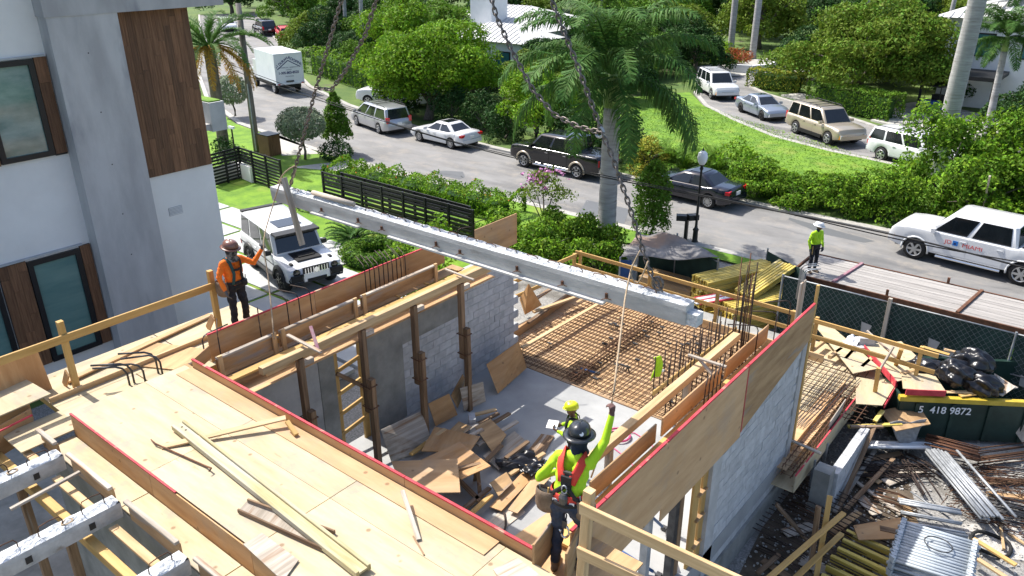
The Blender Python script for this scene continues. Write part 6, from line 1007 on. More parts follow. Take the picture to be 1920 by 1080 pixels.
flat('gravel_strip', [(-2.93,19.73,0)[:2], (-0.31,21.36,0)[:2], (-0.08,19.72,0)[:2], (-1.3,19.56,0)[:2], (-2.84,18.9,0)[:2]], .026, 'limerock'); flat('gravel_strip', [(-1.02,16.48,0)[:2], (0.38,17.81,0)[:2], (0.58,16.24,0)[:2], (-0.48,15.78,0)[:2]], .026, 'limerock')
b = B(); b.smooth = True; q = Vector((-0.39,16.14,0.08)); b.tube([q+Vector((.36*math.cos(a), .36*math.sin(a), .03*math.sin(3*a))) for a in np.linspace(0, 2*PI, 20, endpoint=False)], .04, 6, True); tag(b.obj('cable_coil', 'rubber'), 'black cable coil on the gravel right of the scaffold stack', 'cable')
for i in range(7): b = B(); b.smooth = True; p = Vector((-3.64,17.58,0.3))+Vector((.05*i, .12*(i % 3), .05*(i//3))); b.tube([p, p+Vector((1.2, .9, 0))], .05, 8); tag(b.obj('plastic_pipe', 'white_plastic'), ORD[i]+' white plastic pipe in the pile under the deck edge', 'pipe', 'white pipes under the deck edge')
cloth('hanging_tarp', 'grey tarp hanging in a point below the netted apron', [(-3.08,18.04,0.9), (-2.42,18.72,0.9), (-2.56,18.43,0.15), (-2.65,18.31,0.1)], 'deck_grey', 12, .05, 8)
# dumpster with bags
DU = Vector((.835, .55, 0)); DV = Vector((-.55, .835, 0)); D0 = Vector((-3.07,18.85,1.3)); D0.z = 0
du = thing('dumpster', 'dark green dumpster with yellow rim and white phone number', 'dumpster', tuple(D0)); rz = math.atan2(DU.y, DU.x); dl, dw = 4.2, 2.0
for a, s_, d_ in ((D0+DU*dl/2, dl, 0), (D0+DU*dl/2+DV*dw, dl, 0), (D0+DV*dw/2, dw, 1), (D0+DU*dl+DV*dw/2, dw, 1)): B().box(a+Vector((0, 0, .72)), (s_, .06, 1.16), rz+(PI/2 if d_ else 0)).obj('side', 'dumpster', du)
B().box(D0+DU*dl/2+DV*dw/2+Vector((0, 0, .2)), (dl, dw, .1), rz).obj('floor', 'dumpster', du); B().box(D0+DU*dl/2-DV*.02+Vector((0, 0, 1.26)), (dl+.1, .14, .12), rz).obj('rim', 'yellow_paint', du); B().box(D0+DU*dl/2+DV*(dw+.02)+Vector((0, 0, 1.26)), (dl+.1, .12, .12), rz).obj('rim', 'dumpster', du)
for k_ in range(5): B().box(D0+DU*(.4+.85*k_)-DV*.05+Vector((0, 0, .65)), (.08, .06, 1.0), rz).obj('rib', 'dumpster', du)
text('phone_number', '5  418 9872', .27, 'ink_white', du, D0+DU*1.05-DV*.085+Vector((0, 0, .9)), (PI/2, 0, rz), bold=.003, xs=.95)
def bag(lab, c, r, seed):
    g = np.random.default_rng(seed); bm = bmesh.new(); bmesh.ops.create_icosphere(bm, subdivisions=5, radius=1); ph = g.uniform(0, 6, 12)
    for v in bm.verts:
        p = v.co.copy(); k_ = 1+.1*math.sin(5*p.x+ph[0]+2*math.sin(4*p.y+ph[1]))+.08*math.sin(9*p.y+ph[2]+3*p.z)+.04*math.sin(9*p.z+ph[3]+5*p.x)+.02*math.sin(15*p.x-11*p.y+ph[4]); v.co = Vector((p.x*r[0], p.y*r[1], max(p.z, -.6)*r[2]))*k_
    me = bpy.data.meshes.new('trash_bag'); bm.to_mesh(me); bm.free(); me.shade_smooth(); return tag(link('trash_bag', me, 'bag', None, c), lab, 'trash bag', 'black trash bags on the dumpster')
bag('flat black trash bag leftmost on the dumpster', (-2.87,20.29,1.5), (.45, .34, .22), 1); bag('round black trash bag in the middle of the dumpster', (-2.23,20.13,1.65), (.42, .4, .33), 2); bag('high black trash bag farthest back on the dumpster', (-1.96,20.8,1.75), (.46, .4, .36), 3); bag('slumped black trash bag at the dumpster front', (-1.64,20.2,1.5), (.46, .36, .3), 4)
for i, (a, b_2, m_) in enumerate((((-2.24,19.63,1.35), (-1.67,19.98,1.4), 'lumber'), ((-1.94,19.62,1.36), (-1.47,20.18,1.38), 'lumber_yellow'), ((-3.25,21.45,1.5), (-2.59,21.41,1.5), 'lumber_yellow'), ((-2.77,21.64,1.5), (-2.39,21.68,1.5), 'lumber'), ((-3.3,19.61,1.5), (-2.79,20.38,1.6), 'lumber'), ((-1.37,20.32,1.35), (-0.96,20.96,1.35), 'lumber_grey'))): plank('scrap_wood', a, b_2, .12, .03, m_, None, lab=('scrap board under the front trash bag', 'yellow scrap board beside the front trash bag', 'yellow scrap board behind the flat trash bag', 'short scrap board behind the middle trash bag', 'scrap stick leaning on the flat trash bag', 'scrap board at the right end of the dumpster')[i], cat='scrap wood')
slab4('plywood_sheet', [(-1.34,20.19,1.42), (-1.48,21.06,1.5), (-0.96,20.86,1.4), (-1.13,20.18,1.4)], .02, 'lumber_grey', 'bent grey sheet at the right of the trash bags'); slab4('plywood_sheet', [(-0.9,20.51,0.6), (-0.74,20.5,1.2), (-0.36,20.46,1), (-0.28,20.19,0.1)], .03, 'lumber_grey', 'grey board leaning on the dumpster at the picture edge')
for i, p in enumerate(((-4.7,21.06,1.35), (-4.41,21.29,1.35), (-4.59,20.56,1.35), (-4.33,20.76,1.35), (-4.51,20.8,1.55))): B_ = B(); B_.box(Vector(p), (.39, .19, .19), .5); tag(B_.obj('concrete_block', 'block'), ORD[i]+' loose grey block in the small pile behind the rail', 'block', 'loose blocks behind the rail')
cloth('plastic_wrap', 'crumpled white plastic beside the loose blocks', [(-5.02,20.48,1.4), (-4.93,21.08,1.4), (-4.66,20.77,1.4), (-4.72,20.22,1.4)], 'white_plastic', 10, .08, 6)
# yellow girder stacks
def gstack(lab, c, ang, nx, nz, L, tilt=0, seed=1):
    t = thing('girder_stack', lab, 'girder stack', c, 'yellow girder stacks'); c = Vector(c); u = Vector((math.cos(ang), math.sin(ang), tilt)).normalized(); s = Vector((-math.sin(ang), math.cos(ang), 0)); g = random.Random(seed)
    for j in range(nz):
        for i in range(nx):
            p = c+s*((i-nx/2+.5)*.105)+Vector((0, 0, .11+.21*j))+u*g.uniform(-.06, .06); d = u*L/2
            plank('flange', p-d+Vector((0, 0, .075)), p+d+Vector((0, 0, .075)), .08, .04, 'girder_yellow', t); plank('flange', p-d-Vector((0, 0, .075)), p+d-Vector((0, 0, .075)), .08, .04, 'girder_yellow', t); plank('web', p-d, p+d, .027, .12, 'girder_yellow', t)
    return t
gstack('yellow girder stack nearest the tarp shelter', (-9.5, 23.6, .35), R(66), 8, 5, 3.0, seed=1); gstack('yellow girder stack beside the chain fence', (-8.3, 23.0, .0), R(62), 9, 5, 3.0, seed=2); gstack('low yellow girder stack in front of the others', (-8.9, 21.9, .0), R(62), 7, 3, 2.2, seed=3)
gstack('tilted loose pile of yellow girders on top of the stack', (-8.5, 23.6, 1.2), R(78), 7, 1, 2.4, .18, 4)
for i in range(7): b = B(); b.smooth = True; p = Vector((-10.3+.12*i, 20.9+.05*i, 1.0)); b.tube([p, p+Vector((.9, 1.1, .12))], .035, 7); tag(b.obj('steel_prop', 'white_plastic' if i % 3 else 'red_paint'), ORD[i]+(' white' if i % 3 else ' red')+' steel prop in the bundle left of the girders', 'prop', 'steel props by the girder stacks')
# tarp shelter
ts = thing('tarp_shelter', 'low shelter with draped grey-brown tarp roof behind the rail', 'shelter', (-11.6, 23.4, 0)); A_, B2, C_, D_ = (-12.76,21.55,1.7), (-13.18,23.52,1.9), (-11.88,23.84,2.1), (-10.01,23.22,1.8)
b = B(); b.smooth = True; rows = []
for u in np.linspace(0, 1, 13): rows.append([Vector(A_)*(1-u)*(1-v)+Vector(D_)*u*(1-v)+Vector(C_)*u*v+Vector(B2)*(1-u)*v+Vector((0, 0, .07*math.sin(8*u+3*v)+.08*math.sin(PI*v)*math.sin(PI*u)-.02*math.sin(14*v))) for v in np.linspace(0, 1, 11)])
b.grid(rows); o = b.obj('tarp_roof', 'tarp_brown', ts); o.modifiers.new('thick', 'SOLIDIFY').thickness = .012
for p in (A_, B2, C_, D_): B().tube([(p[0], p[1], 0), (p[0], p[1], p[2])], .035, 6).obj('pole', 'galv', ts)
dd = Vector(D_)-Vector(A_); slab4('side_curtain', [Vector(A_)+Vector((0, 0, -.1)), Vector(A_)+dd*.12+Vector((0, 0, -.1)), (A_[0]+dd.x*.12, A_[1]+dd.y*.12, .3), (A_[0], A_[1], .3)], .02, 'tarp_blue', parent=ts); slab4('side_curtain', [Vector(B2)+Vector((0, 0, -.1)), Vector(C_)+Vector((0, 0, -.1)), (C_[0], C_[1], .05), (B2[0], B2[1], .05)], .02, 'green_mesh', parent=ts); slab4('side_curtain', [Vector(D_)+Vector((0, 0, -.15)), Vector(C_)+Vector((0, 0, -.15)), (C_[0], C_[1], .05), (D_[0], D_[1], .05)], .02, 'green_mesh', parent=ts)
B().bb(-12.6, -10.6, 22.6, 23.6, .02, .7).obj('crate', 'ply_old', ts)
# mesh fence
fe = thing('mesh_fence', 'chain-link site fence lined with dark green mesh', 'fence', (-4, 22.4, 0)); xs_ = (-7.55, -4.45, -1.35, 1.75); FY = 22.45
for i in range(3):
    x0, x1 = xs_[i], xs_[i+1]; B().bb(x0+.04, x1-.04, FY+.02, FY+.03, .05, 2.08).obj('mesh_screen', 'green_mesh', fe); b = B(); 
    for k_ in range(-11, 20):
        for s in (-1, 1):
            xa, za, xb, zb_ = x0+k_*.16, .05 if s > 0 else 2.08, x0+k_*.16+1.8, 2.08 if s > 0 else .05
            if xa < x0: t0 = (x0-xa)/1.8; za += (zb_-za)*t0; xa = x0
            if xb > x1: t1 = (x1-xa)/(xb-xa) if xb > xa else 0; zb_ = za+(zb_-za)*t1; xb = x1
            if xb-xa > .05: b.bar((xa, FY, za), (xb, FY, zb_), .005, .005)
    stuff(b.obj('wire_mesh', 'galv', fe))
    for z in (2.1, .95): b = B(); b.smooth = True; b.tube([(x0, FY-.02, z), (x1, FY-.02, z)], .02, 6); b.obj('rail', 'galv', fe)
for i, x in enumerate(xs_): (plank('post', (x, FY-.08, 0), (x, FY-.08, 2.25), .1, .1, 'lumber_grey', fe) if i in (1,) else B().tube([(x, FY-.02, 0), (x, FY-.02, 2.15)], .03, 7).obj('post', 'galv', fe))
for i, (x, z) in enumerate(((-5.1, 1.3), (-3.3, 1.35), (-2.9, 1.2), (-1.9, 1.1), (-1.0, 1.0))): slab4('torn_patch', [(x, FY-.012, z), (x+.3, FY-.012, z-.05), (x+.22, FY-.012, z-.35), (x+.02, FY-.012, z-.3)], .006, 'concrete', parent=fe)
fe2 = thing('mesh_fence', 'black mesh fence between the yellow girder stacks and the street', 'fence', (-9, 25, 0)); [slab4('mesh_screen', [(*a, 1.6), (*b_2, 1.6), (*b_2, .05), (*a, .05)], .02, 'green_mesh', parent=fe2) for a, b_2 in (((-9.2, 25.4), (-7.5, 24.4)), ((-7.5, 24.4), (-7.45, 22.5)))]; [B().tube([(*a, 0), (*a, 1.7)], .03, 6).obj('post', 'galv', fe2) for a in ((-9.2, 25.4), (-7.5, 24.4))]
# flatbed trailer
tr = thing('flatbed_trailer', 'long flatbed trailer with worn plank deck along the street', 'trailer', (-1, 26.6, 0)); y0, y1, x0, x1 = 25.45, 27.75, -8.35, 6.5
for i in range(10): w_ = (y1-y0-.1)/10; [plank('deck_plank', (x0+.1+7.3*k_, y0+.05+w_*(i+.5), .98+.004*((i+k_) % 2)), (x0+.1+7.3*(k_+1)-.012, y0+.05+w_*(i+.5), .98+.004*((i+k_) % 2)), w_-.012, .04, 'deck_grey', tr) for k_ in range(2)]
B().bb(x0, x1, y0-.03, y0+.03, .86, 1.02).obj('side_rail', 'rust', tr); B().bb(x0, x1, y1-.03, y1+.03, .72, 1.02).obj('side_rail', 'rust', tr); B().bb(x0-.03, x0+.03, y0, y1, .72, 1.02).obj('end_rail', 'rust', tr); B().bb(x0+.3, x1, 26.0, 27.2, .4, .72).obj('chassis', 'rubber', tr)
for x in (-5.0, -3.9, 3.4, 4.6):
    for s, yy in ((-1, y0+.25), (1, y1-.25)): wheel(tr, x, yy, .42, .24, 'rim', 6, s)
for x, m_ in ((-6.9, 'magenta'), (-3.15, 'rust'), (.35, 'magenta')): plank('cross_bar', (x, y0, 1.04), (x+.25, y1, 1.04), .1, .06, m_, tr)
for x, y in ((-5.2, y0+.02), (-3.9, y1-.02), (-.3, y0+1), (-.1, y1-.1)): plank('stake', (x, y, .9), (x, y, 1.22), .08, .06, 'rust', tr)
t, m, L, c = joist('precast joist lying at the right end of the trailer', (-.55, 27.2, 1.16), (6, 27.2, 1.16), None, .2, .26, seed=15)
plank('bearer', (-.7, 25.9, 1.05), (.1, 25.8, 1.05), .1, .08, 'lumber', None, lab='upper short timber bearer on the trailer deck', cat='timber'); plank('bearer', (-.6, 26.05, 1.05), (.2, 25.95, 1.05), .1, .08, 'lumber_grey', None, lab='lower short timber bearer on the trailer deck', cat='timber')
# ---------------------------------------------------------------- street furniture
lp = thing('street_lamp', 'black street lamp with white globe beside the kerb', 'street lamp', (-13.35, 28.4, 0)); b = B(); b.smooth = True; b.lathe((-13.35, 28.4, 0), [(.14, 0), (.14, .1), (.11, .16), (.1, .55), (.13, .62), (.07, .7), (.055, .8), (.045, 3.1), (.08, 3.15), (.05, 3.25), (.1, 3.33)], 12); b.obj('pole', 'lamp_black', lp); b = B(); b.smooth = True; b.lathe((-13.35, 28.4, 3.33), [(.1, 0), (.17, .12), (.205, .3), (.17, .46), (.08, .54), (.03, .56)], 16); b.obj('globe', 'globe', lp); B().lathe((-13.35, 28.4, 3.88), [(.05, 0), (.03, .06), (.006, .14)], 8).obj('finial', 'lamp_black', lp)
mb = thing('mailbox', 'dark wooden post with two angled mailboxes near the lamp', 'mailbox', (-13.75, 28.35, 0)); B().box((-13.75, 28.35, .5), (.12, .12, 1.0)).obj('post', 'lamp_black', mb); B().box((-13.95, 28.25, 1.05), (.42, .3, .22), .5).obj('box', 'lamp_black', mb); B().box((-13.55, 28.45, 1.1), (.42, .3, .22), .9).obj('box', 'lamp_black', mb)
up_ = thing('utility_pole', 'weathered wooden utility pole in front of the date palm', 'utility pole', (-40.4, 26.2, 0)); b = B(); b.smooth = True; b.tube([(-40.4, 26.2, 0), (-40.45, 26.25, 4), (-40.9, 26.6, 8.25)], [.2, .18, .15], 12); b.obj('pole', 'tar_pole', up_); B().tube([(-40.25, 26.05, .2), (-40.3, 26.08, 4)], .04, 6).obj('conduit', 'galv', up_); B().box((-40.45, 26.0, 5.3), (.3, .3, .12)).obj('bracket', 'steel_dark', up_)
for i, pts in enumerate(([(-42.7,26.6,4.59), (-39.31,26.2,4.31), (-32.31,25.5,3.91), (-25.75,24.8,3.6), (-19.95,24,3.57), (-14.51,23,3.84), (-8.86,22.2,4.14), (-4.2,21.5,4.37), (-0.72,21,4.34)], [(-42.63,26.6,4.84), (-39.25,26.2,4.57), (-31.37,25.4,3.96), (-25.15,24.7,3.63), (-19.95,24,3.64), (-14.51,23,3.91), (-8.87,22.2,4.17), (-4.18,21.5,4.28), (-0.76,21,4.53)])):
    rope(('lower', 'upper')[i]+' black overhead cable running from the wooden pole along the street', pts, .016 if i else .022, 'rubber', 'cable', 'overhead_cable', 6, 'overhead cables')
def slatfence(lab, P, Q, h, bays, ns, name='slat_fence', z0=.1, group=None):
    t = thing(name, lab, 'fence', (P[0], P[1], z0), group); P, Q = Vector((*P[:2], z0)), Vector((*Q[:2], z0)); u = (Q-P)/bays
    for i in range(bays+1): B().box(P+u*i+Vector((0, 0, h/2)), (.09, .09, h+.04), math.atan2(u.y, u.x)).obj('post', 'black_fence', t)
    for i in range(bays):
        for k_ in range(ns): z = Vector((0, 0, .1+(h-.14)*k_/(ns-1))); plank('slat', P+u*(i+.03)+z, P+u*(i+.97)+z, .03, (h-.14)/(ns-1)*.62, 'black_fence', t)
    return t
slatfence('long black slat fence left of the hoisted beam', (-28.71,21.81,1.85), (-19.68,21.89,1.85), 1.75, 7, 10); slatfence('second black slat fence just behind the long one', (-28.02,22.34,1.85), (-20.18,22.26,1.85), 1.7, 5, 8)
slatfence('black slat gate beside the wooden pole', (-36.24,22.38,1.75), (-32.3,22.09,1.75), 1.65, 3, 10); slatfence('black slat fence in the shade of the house corner', (-35.92,20.57,1.75), (-36.12,22.33,1.75), 1.65, 2, 10)
ww = thing('low_wall', 'low white garden wall below the black fence', 'wall', (-36.07,21.51,0)); P = [(-36.37,20.85,0.1), (-36.69,22.47,0.1), (-35.04,22.25,0.1)]
for i in range(2): B().bar(Vector(P[i])+Vector((0, 0, .4)), Vector(P[i+1])+Vector((0, 0, .4)), .2, .8).obj('segment', 'white_stucco', ww)
cm = thing('security_light', 'small white twin security light on a black post by the gate', 'light', (-39.94,24.54,0)); q = Vector((-36.22,22.19,0.1)); B().tube([q, q+Vector((0, 0, 2.6))], .04, 6).obj('post', 'black_fence', cm); [B().box(q+Vector((s*.12, 0, 2.68)), (.16, .12, .12)).obj('lamp_head', 'white_plastic', cm) for s in (-1, 1)]
bx = thing('utility_box', 'dark brown slatted bin enclosure at the gate apron', 'enclosure', (-40.04,26.77,0)); q = Vector((-39.23,26.3,0)); B().box(q+Vector((0, 0, .65)), (1.0, .8, 1.25)).obj('body', 'wood_cladding', bx); B().box(q+Vector((0, 0, 1.28)), (1.06, .86, .05)).obj('lid', 'dark_frame', bx)
pd_ = flat('puddle', [(-29.58,29.51,0)[:2], (-29.05,30.19,0)[:2], (-28.16,30.62,0)[:2], (-27.37,29.92,0)[:2], (-27.33,29.45,0)[:2], (-28.44,29.34,0)[:2]], .004, 'tire_track')
flat('oil_stain', [(-11.55,34.01,0)[:2], (-9.53,33.62,0)[:2], (-7.66,33.27,0)[:2], (-7.95,32.81,0)[:2], (-9.7,32.81,0)[:2], (-11.47,33.7,0)[:2]], .004, 'tire_track')
st = thing('garden_stake', 'leaning wooden stake in the bush above the white pickup', 'stake', (-4.96,39.93,0)); b = B(); b.bar((-4.5,36.52,1), (-4.35,34.82,3), .07, .07); b.obj('stick', 'lumber_grey', st)

CL = [((1610,930),(1640,960),'lumber_grey'),((1650,990),(1700,1000),'lumber_old'),((1560,1000),(1610,960),'lumber_old'),((1470,1000),(1520,985),'lumber_old'),((1430,1050),(1475,1080),'lumber_grey'),((1590,870),(1650,900),'lumber_old'),((1660,900),(1720,880),'lumber_grey'),((1620,860),(1680,850),'lumber_old')]
CQ = [((-2.99,15.99,0.1),(-2.48,15.6,0.1)),((-2.23,14.66,0.5),(-1.74,14.82,0.5)),((-3.02,14.27,0.2),(-2.8,15.3,0.2)),((-3.83,13.77,0.1),(-3.44,14.4,0.1)),((-3.87,12.74,0.1),(-3.29,12.61,0.1)),((-3.56,17.04,0.1),(-2.76,16.78,0.1)),((-2.67,16.85,0.1),(-2.18,17.88,0.1)),((-3.32,17.45,0.1),(-2.7,18.27,0.1)),((-1.7,15.68,0.1),(-2.25,16.58,0.1)),((-3.28,13.21,0.1),(-2.66,13.24,0.1)),((-0.86,18.3,0.1),(-0.11,19.01,0.1)),((-0.78,17.87,0.1),(0.04,18.29,0.1))]
for i, (p, q) in enumerate(CQ): plank('scrap_board', p, q, .16 if i % 3 else .26, .03, ('lumber_grey', 'lumber_old', 'ply_old')[i % 3], None, lab=ORD[i]+' scrap board strewn over the ground right of the block wall', cat='scrap board', group='scrap boards on the ground')
for i in range(6): bundle(ORD[i]+' tangle of dark bars on the ground right of the block wall', [(-3.53,17.33,0.1), (-2.72,16.21,0.1), (-4.05,13.18,0.1), (-1.01,18.52,0.12), (-2.64,18.05,0.1), (-4,14.41,0.3)][i], [(-2.31,17.26,0.1), (-1.83,16.23,0.1), (-3.23,13.07,0.1), (-0.02,19.06,0.12), (-1.74,17.72,0.1), (-2.69,14.19,0.3)][i], 9, .6, .011, ('rebar_dark', 'rebar')[i % 2], 30+i, zj=.12, group='tangled bars on the ground', sag=.08)
flat('dirt_patch', [(-4.08,11.97,0)[:2], (-4.29,13.77,0)[:2], (-4.27,15.87,0)[:2], (-3.56,17.48,0)[:2], (-2.39,17.62,0)[:2], (-1.85,16.37,0)[:2], (-2.08,13.39,0)[:2]], .024, 'soil')
flat('asphalt_patch', [(-20.13,30.57,0)[:2], (-17.8,30.64,0)[:2], (-16.9,28.71,0)[:2], (-19.3,28.69,0)[:2]], .003, 'tire_track')

gk = random.Random(11)
for i, (x, y) in enumerate(((-30, 29.6), (-24, 31.2), (-18, 30.2), (-12, 32.4), (-7, 30.4), (-40, 31.5), (-3, 31), (-26, 33.2))):
    P = [(x, y)]
    for k_ in range(9): P.append((P[-1][0]+gk.uniform(.15, .6), P[-1][1]+gk.uniform(-.28, .28)))
    ribbon('asphalt_crack', P, [(p[0], p[1]+.025+.015*math.sin(j*2)) for j, p in enumerate(P)], .004, 'tire_track')
# ---------------------------------------------------------------- people: one continuous body mesh each, hat and gear as children
def capsule(bm_v, bm_f, p, q, r0, r1, n=12):
    p, q = Vector(p), Vector(q); d = q-p; L = max(d.length, 1e-4); m = frame(d if d.length > 1e-4 else (0, 0, 1)); prof = [(-r0*math.cos(a), r0*math.sin(a)) for a in np.linspace(.12, PI/2, 5)]+[(L+r1*math.sin(a), r1*math.cos(a)) for a in np.linspace(0, PI/2-.12, 5)]; k = len(bm_v)
    for x, r in prof: bm_v += [p+m@Vector((x, r*math.cos(t), r*math.sin(t))) for t in np.linspace(0, 2*PI, n, endpoint=False)]
    N = len(prof); bm_f += [(k+i*n+j, k+i*n+(j+1) % n, k+(i+1)*n+(j+1) % n, k+(i+1)*n+j) for i in range(N-1) for j in range(n)]+[tuple(k+j for j in range(n-1, -1, -1)), tuple(k+(N-1)*n+j for j in range(n))]
def hand(bones, wr, d, nrm, curl, s=1):
    """palm, four curling fingers of unequal length and a thumb leaving its side"""
    d = Vector(d).normalized(); nrm = Vector(nrm); nrm = (nrm-d*nrm.dot(d)).normalized(); sd = d.cross(nrm).normalized()*s; wr = Vector(wr)
    for o in (-.028, 0, .028): bones.append((wr, wr+d*.085+sd*o, .024, .021, 'hand'))
    for o, l in ((-.036, .06), (-.012, .075), (.012, .08), (.036, .07)):
        a = wr+d*.088+sd*o; c1 = (d*math.cos(curl)+nrm*math.sin(curl)); b = a+c1*l*.5; c2 = (d*math.cos(curl*2)+nrm*math.sin(curl*2)); c = b+c2*l*.45; e = c+(d*math.cos(curl*2.6)+nrm*math.sin(curl*2.6))*l*.3
        bones += [(a, b, .0115, .0105, 'hand'), (b, c, .0105, .0095, 'hand'), (c, e, .0095, .0085, 'hand')]
    a = wr+d*.03+sd*.035; b = a+(d*.6+sd*.7+nrm*.4).normalized()*.045; bones += [(a, b, .014, .012, 'hand'), (b, b+(d*.7+nrm*.8*min(curl, 1)+sd*.1).normalized()*.04, .012, .01, 'hand')]
def person(label, loc, head, J, mats, lean=(0, 0), hat='hat_black', brim=.05, look=0, mask=None, group='workers on the site', scale=1):
    t = thing('person', label, 'person', (0, 0, 0), group); V = Vector
    lx, ly = lean
    def L_(p): p = V(p); k = max(0, p.z-.9); return V((p.x+lx*k, p.y+ly*k, p.z))          # bend from the hips
    b = []
    T = lambda p, q, r0, r1, m_: b.append((L_(p), L_(q), r0, r1, m_))
    T((-.01, -.075, .96), (-.01, .075, .96), .125, .125, 'pants'); T((0, -.05, 1.02), (0, -.06, 1.2), .118, .12, 'shirt'); T((0, .05, 1.02), (0, .06, 1.2), .118, .12, 'shirt'); T((.005, -.07, 1.2), (-.01, -.1, 1.36), .118, .098, 'shirt'); T((.005, .07, 1.2), (-.01, .1, 1.36), .118, .098, 'shirt'); T((-.01, -.15, 1.425), (-.01, .15, 1.425), .07, .07, 'shirt'); T((-.015, -.07, 1.45), (-.015, .07, 1.45), .065, .065, 'shirt')
    T((-.01, 0, 1.46), (.01, 0, 1.56), .06, .057, 'neck')
    hd = L_((.02, 0, 1.66)); cl, sn = math.cos(look), math.sin(look); f = V((cl, sn, -.12)).normalized(); sv = V((-sn, cl, 0))
    b += [(hd-f*.025+V((0, 0, .02)), hd+f*.012+V((0, 0, .03)), .09, .088, 'head'), (hd+f*.03+V((0, 0, -.03)), hd+f*.045+V((0, 0, -.065)), .065, .05, 'face'), (hd+f*.1+V((0, 0, .0)), hd+f*.115+V((0, 0, -.022)), .012, .016, 'face')]
    for s in (-1, 1): b.append((hd+sv*s*.088+V((0, 0, -.01)), hd+sv*s*.092+V((0, 0, .015)), .016, .016, 'head'))
    for s, k in ((1, 'l'), (-1, 'r')):
        sh = L_((-.01, s*.185, 1.42)); el, wr = V(J[k+'el']), V(J[k+'wr']); b += [(sh, sh+(el-sh)*.5, .066, .058, 'shirt'), (sh+(el-sh)*.5, el, .058, .05, 'shirt'), (el, wr, .05, .036, 'shirt'), (wr-(wr-el).normalized()*.02, wr+(wr-el).normalized()*.025, .033, .032, 'hand')]
        hand(b, wr+(wr-el).normalized()*.02, J.get(k+'hd', wr-el), J.get(k+'hn', (1, 0, 0)), J.get(k+'cu', .5), s)
        hp = V((-.01, s*.095, .93)); kn, an = V(J[k+'kn']), V(J[k+'an']); b += [(hp, hp+(kn-hp)*.5, .1, .085, 'pants'), (hp+(kn-hp)*.5, kn, .085, .064, 'pants'), (kn, kn+(an-kn)*.35, .064, .066, 'pants'), (kn+(an-kn)*.35, an+V((0, 0, .05)), .066, .056, 'pants'), (an+V((0, 0, .03)), an+V((0, 0, -.03)), .052, .054, 'boot')]; fd = V(J.get(k+'ft', (1, s*.2, 0))).normalized(); b += [(an+fd*-.05+V((0, 0, -.045)), an+fd*.15+V((0, 0, -.05)), .045, .042, 'boot'), (an+V((0, 0, -.02)), an+fd*.1+V((0, 0, -.035)), .048, .042, 'boot')]
    vv, ff = [], []
    for p, q, r0, r1, m_ in b: capsule(vv, ff, p, q, r0, r1)
    me = bpy.data.meshes.new('body_cage'); me.from_pydata([tuple(v) for v in vv], [], ff); me.update(); tmp = bpy.data.objects.new('tmp', me); COL.objects.link(tmp)
    rm_ = tmp.modifiers.new('r', 'REMESH'); rm_.mode = 'VOXEL'; rm_.voxel_size = .0095; sm = tmp.modifiers.new('s', 'SMOOTH'); sm.factor = .5; sm.iterations = 3
    bpy.context.view_layer.update(); me2 = bpy.data.meshes.new_from_object(tmp.evaluated_get(bpy.context.evaluated_depsgraph_get())); bpy.data.objects.remove(tmp); me2.materials.clear()
    keys = ['shirt', 'pants', 'hand', 'neck', 'head', 'face', 'boot']; [me2.materials.append(MATS[mats[k]]) for k in keys]
    co = np.empty(len(me2.vertices)*3); me2.vertices.foreach_get('co', co); co = co.reshape(-1, 3)
    # soft cloth folds on shirt and trousers
    nr = np.empty(len(me2.vertices)*3); me2.vertices.foreach_get('normal', nr); nr = nr.reshape(-1, 3); fold = np.sin(co[:, 2]*38+np.sin(co[:, 1]*21)*2+co[:, 0]*17)*np.sin(co[:, 1]*29+co[:, 2]*11); ok = (co[:, 2] < 1.4) & (co[:, 2] > .12)
    best = np.full(len(co), 1e9); idx = np.zeros(len(co), int)
    for p, q, r0, r1, m_ in b:
        p_, d_ = np.array(p), np.array(q-p); tt = np.clip(((co-p_)@d_)/max(d_@d_, 1e-9), 0, 1); dist = np.linalg.norm(co-p_-tt[:, None]*d_, axis=1)-(r0+(r1-r0)*tt); u = dist < best; best[u] = dist[u]; idx[u] = keys.index(m_)
    co += nr*(np.where(ok & (idx < 2), fold*.008, 0)[:, None]); me2.vertices.foreach_set('co', co.ravel())
    pv = np.empty(len(me2.loops), np.int32); me2.loops.foreach_get('vertex_index', pv); ls = np.empty(len(me2.polygons), np.int32); me2.polygons.foreach_get('loop_start', ls); me2.polygons.foreach_set('material_index', idx[pv[ls]].astype(np.int32)); me2.shade_smooth(); me2.update()
    link('body', me2, None, t)
    # hard hat
    hm = Matrix((f, sv, f.cross(sv))).transposed(); hc = hd+V((0, 0, .05)); n = 26; h_ = B(); h_.smooth = True; prof = [(1, 0), (.985, .3), (.92, .58), (.76, .82), (.5, .96), (.2, 1.02), (.001, 1.03)]; pts = []
    for r, z in prof: pts.append([hc+hm@V((.142*r*math.cos(a), .118*r*math.sin(a), .118*z+(.006 if abs(math.sin(a)) < .25 and z > .4 else 0))) for a in np.linspace(0, 2*PI, n+1)])
    h_.grid(pts); ht = h_.obj('hard_hat', mats.get('hat', hat), t); ht.modifiers.new('thick', 'SOLIDIFY').thickness = .008
    h_ = B(); h_.smooth = True; h_.grid([[hc+hm@V(((.14+e*(1.25 if math.cos(a) > .3 or brim > .04 else .3))*math.cos(a), (.116+e*(1 if brim > .04 else .2))*math.sin(a), -.3*e)) for a in np.linspace(0, 2*PI, n+1)] for e in (0, brim*.5, brim)]); o = h_.obj('brim', mats.get('hat', hat), ht); o.modifiers.new('thick', 'SOLIDIFY').thickness = .007
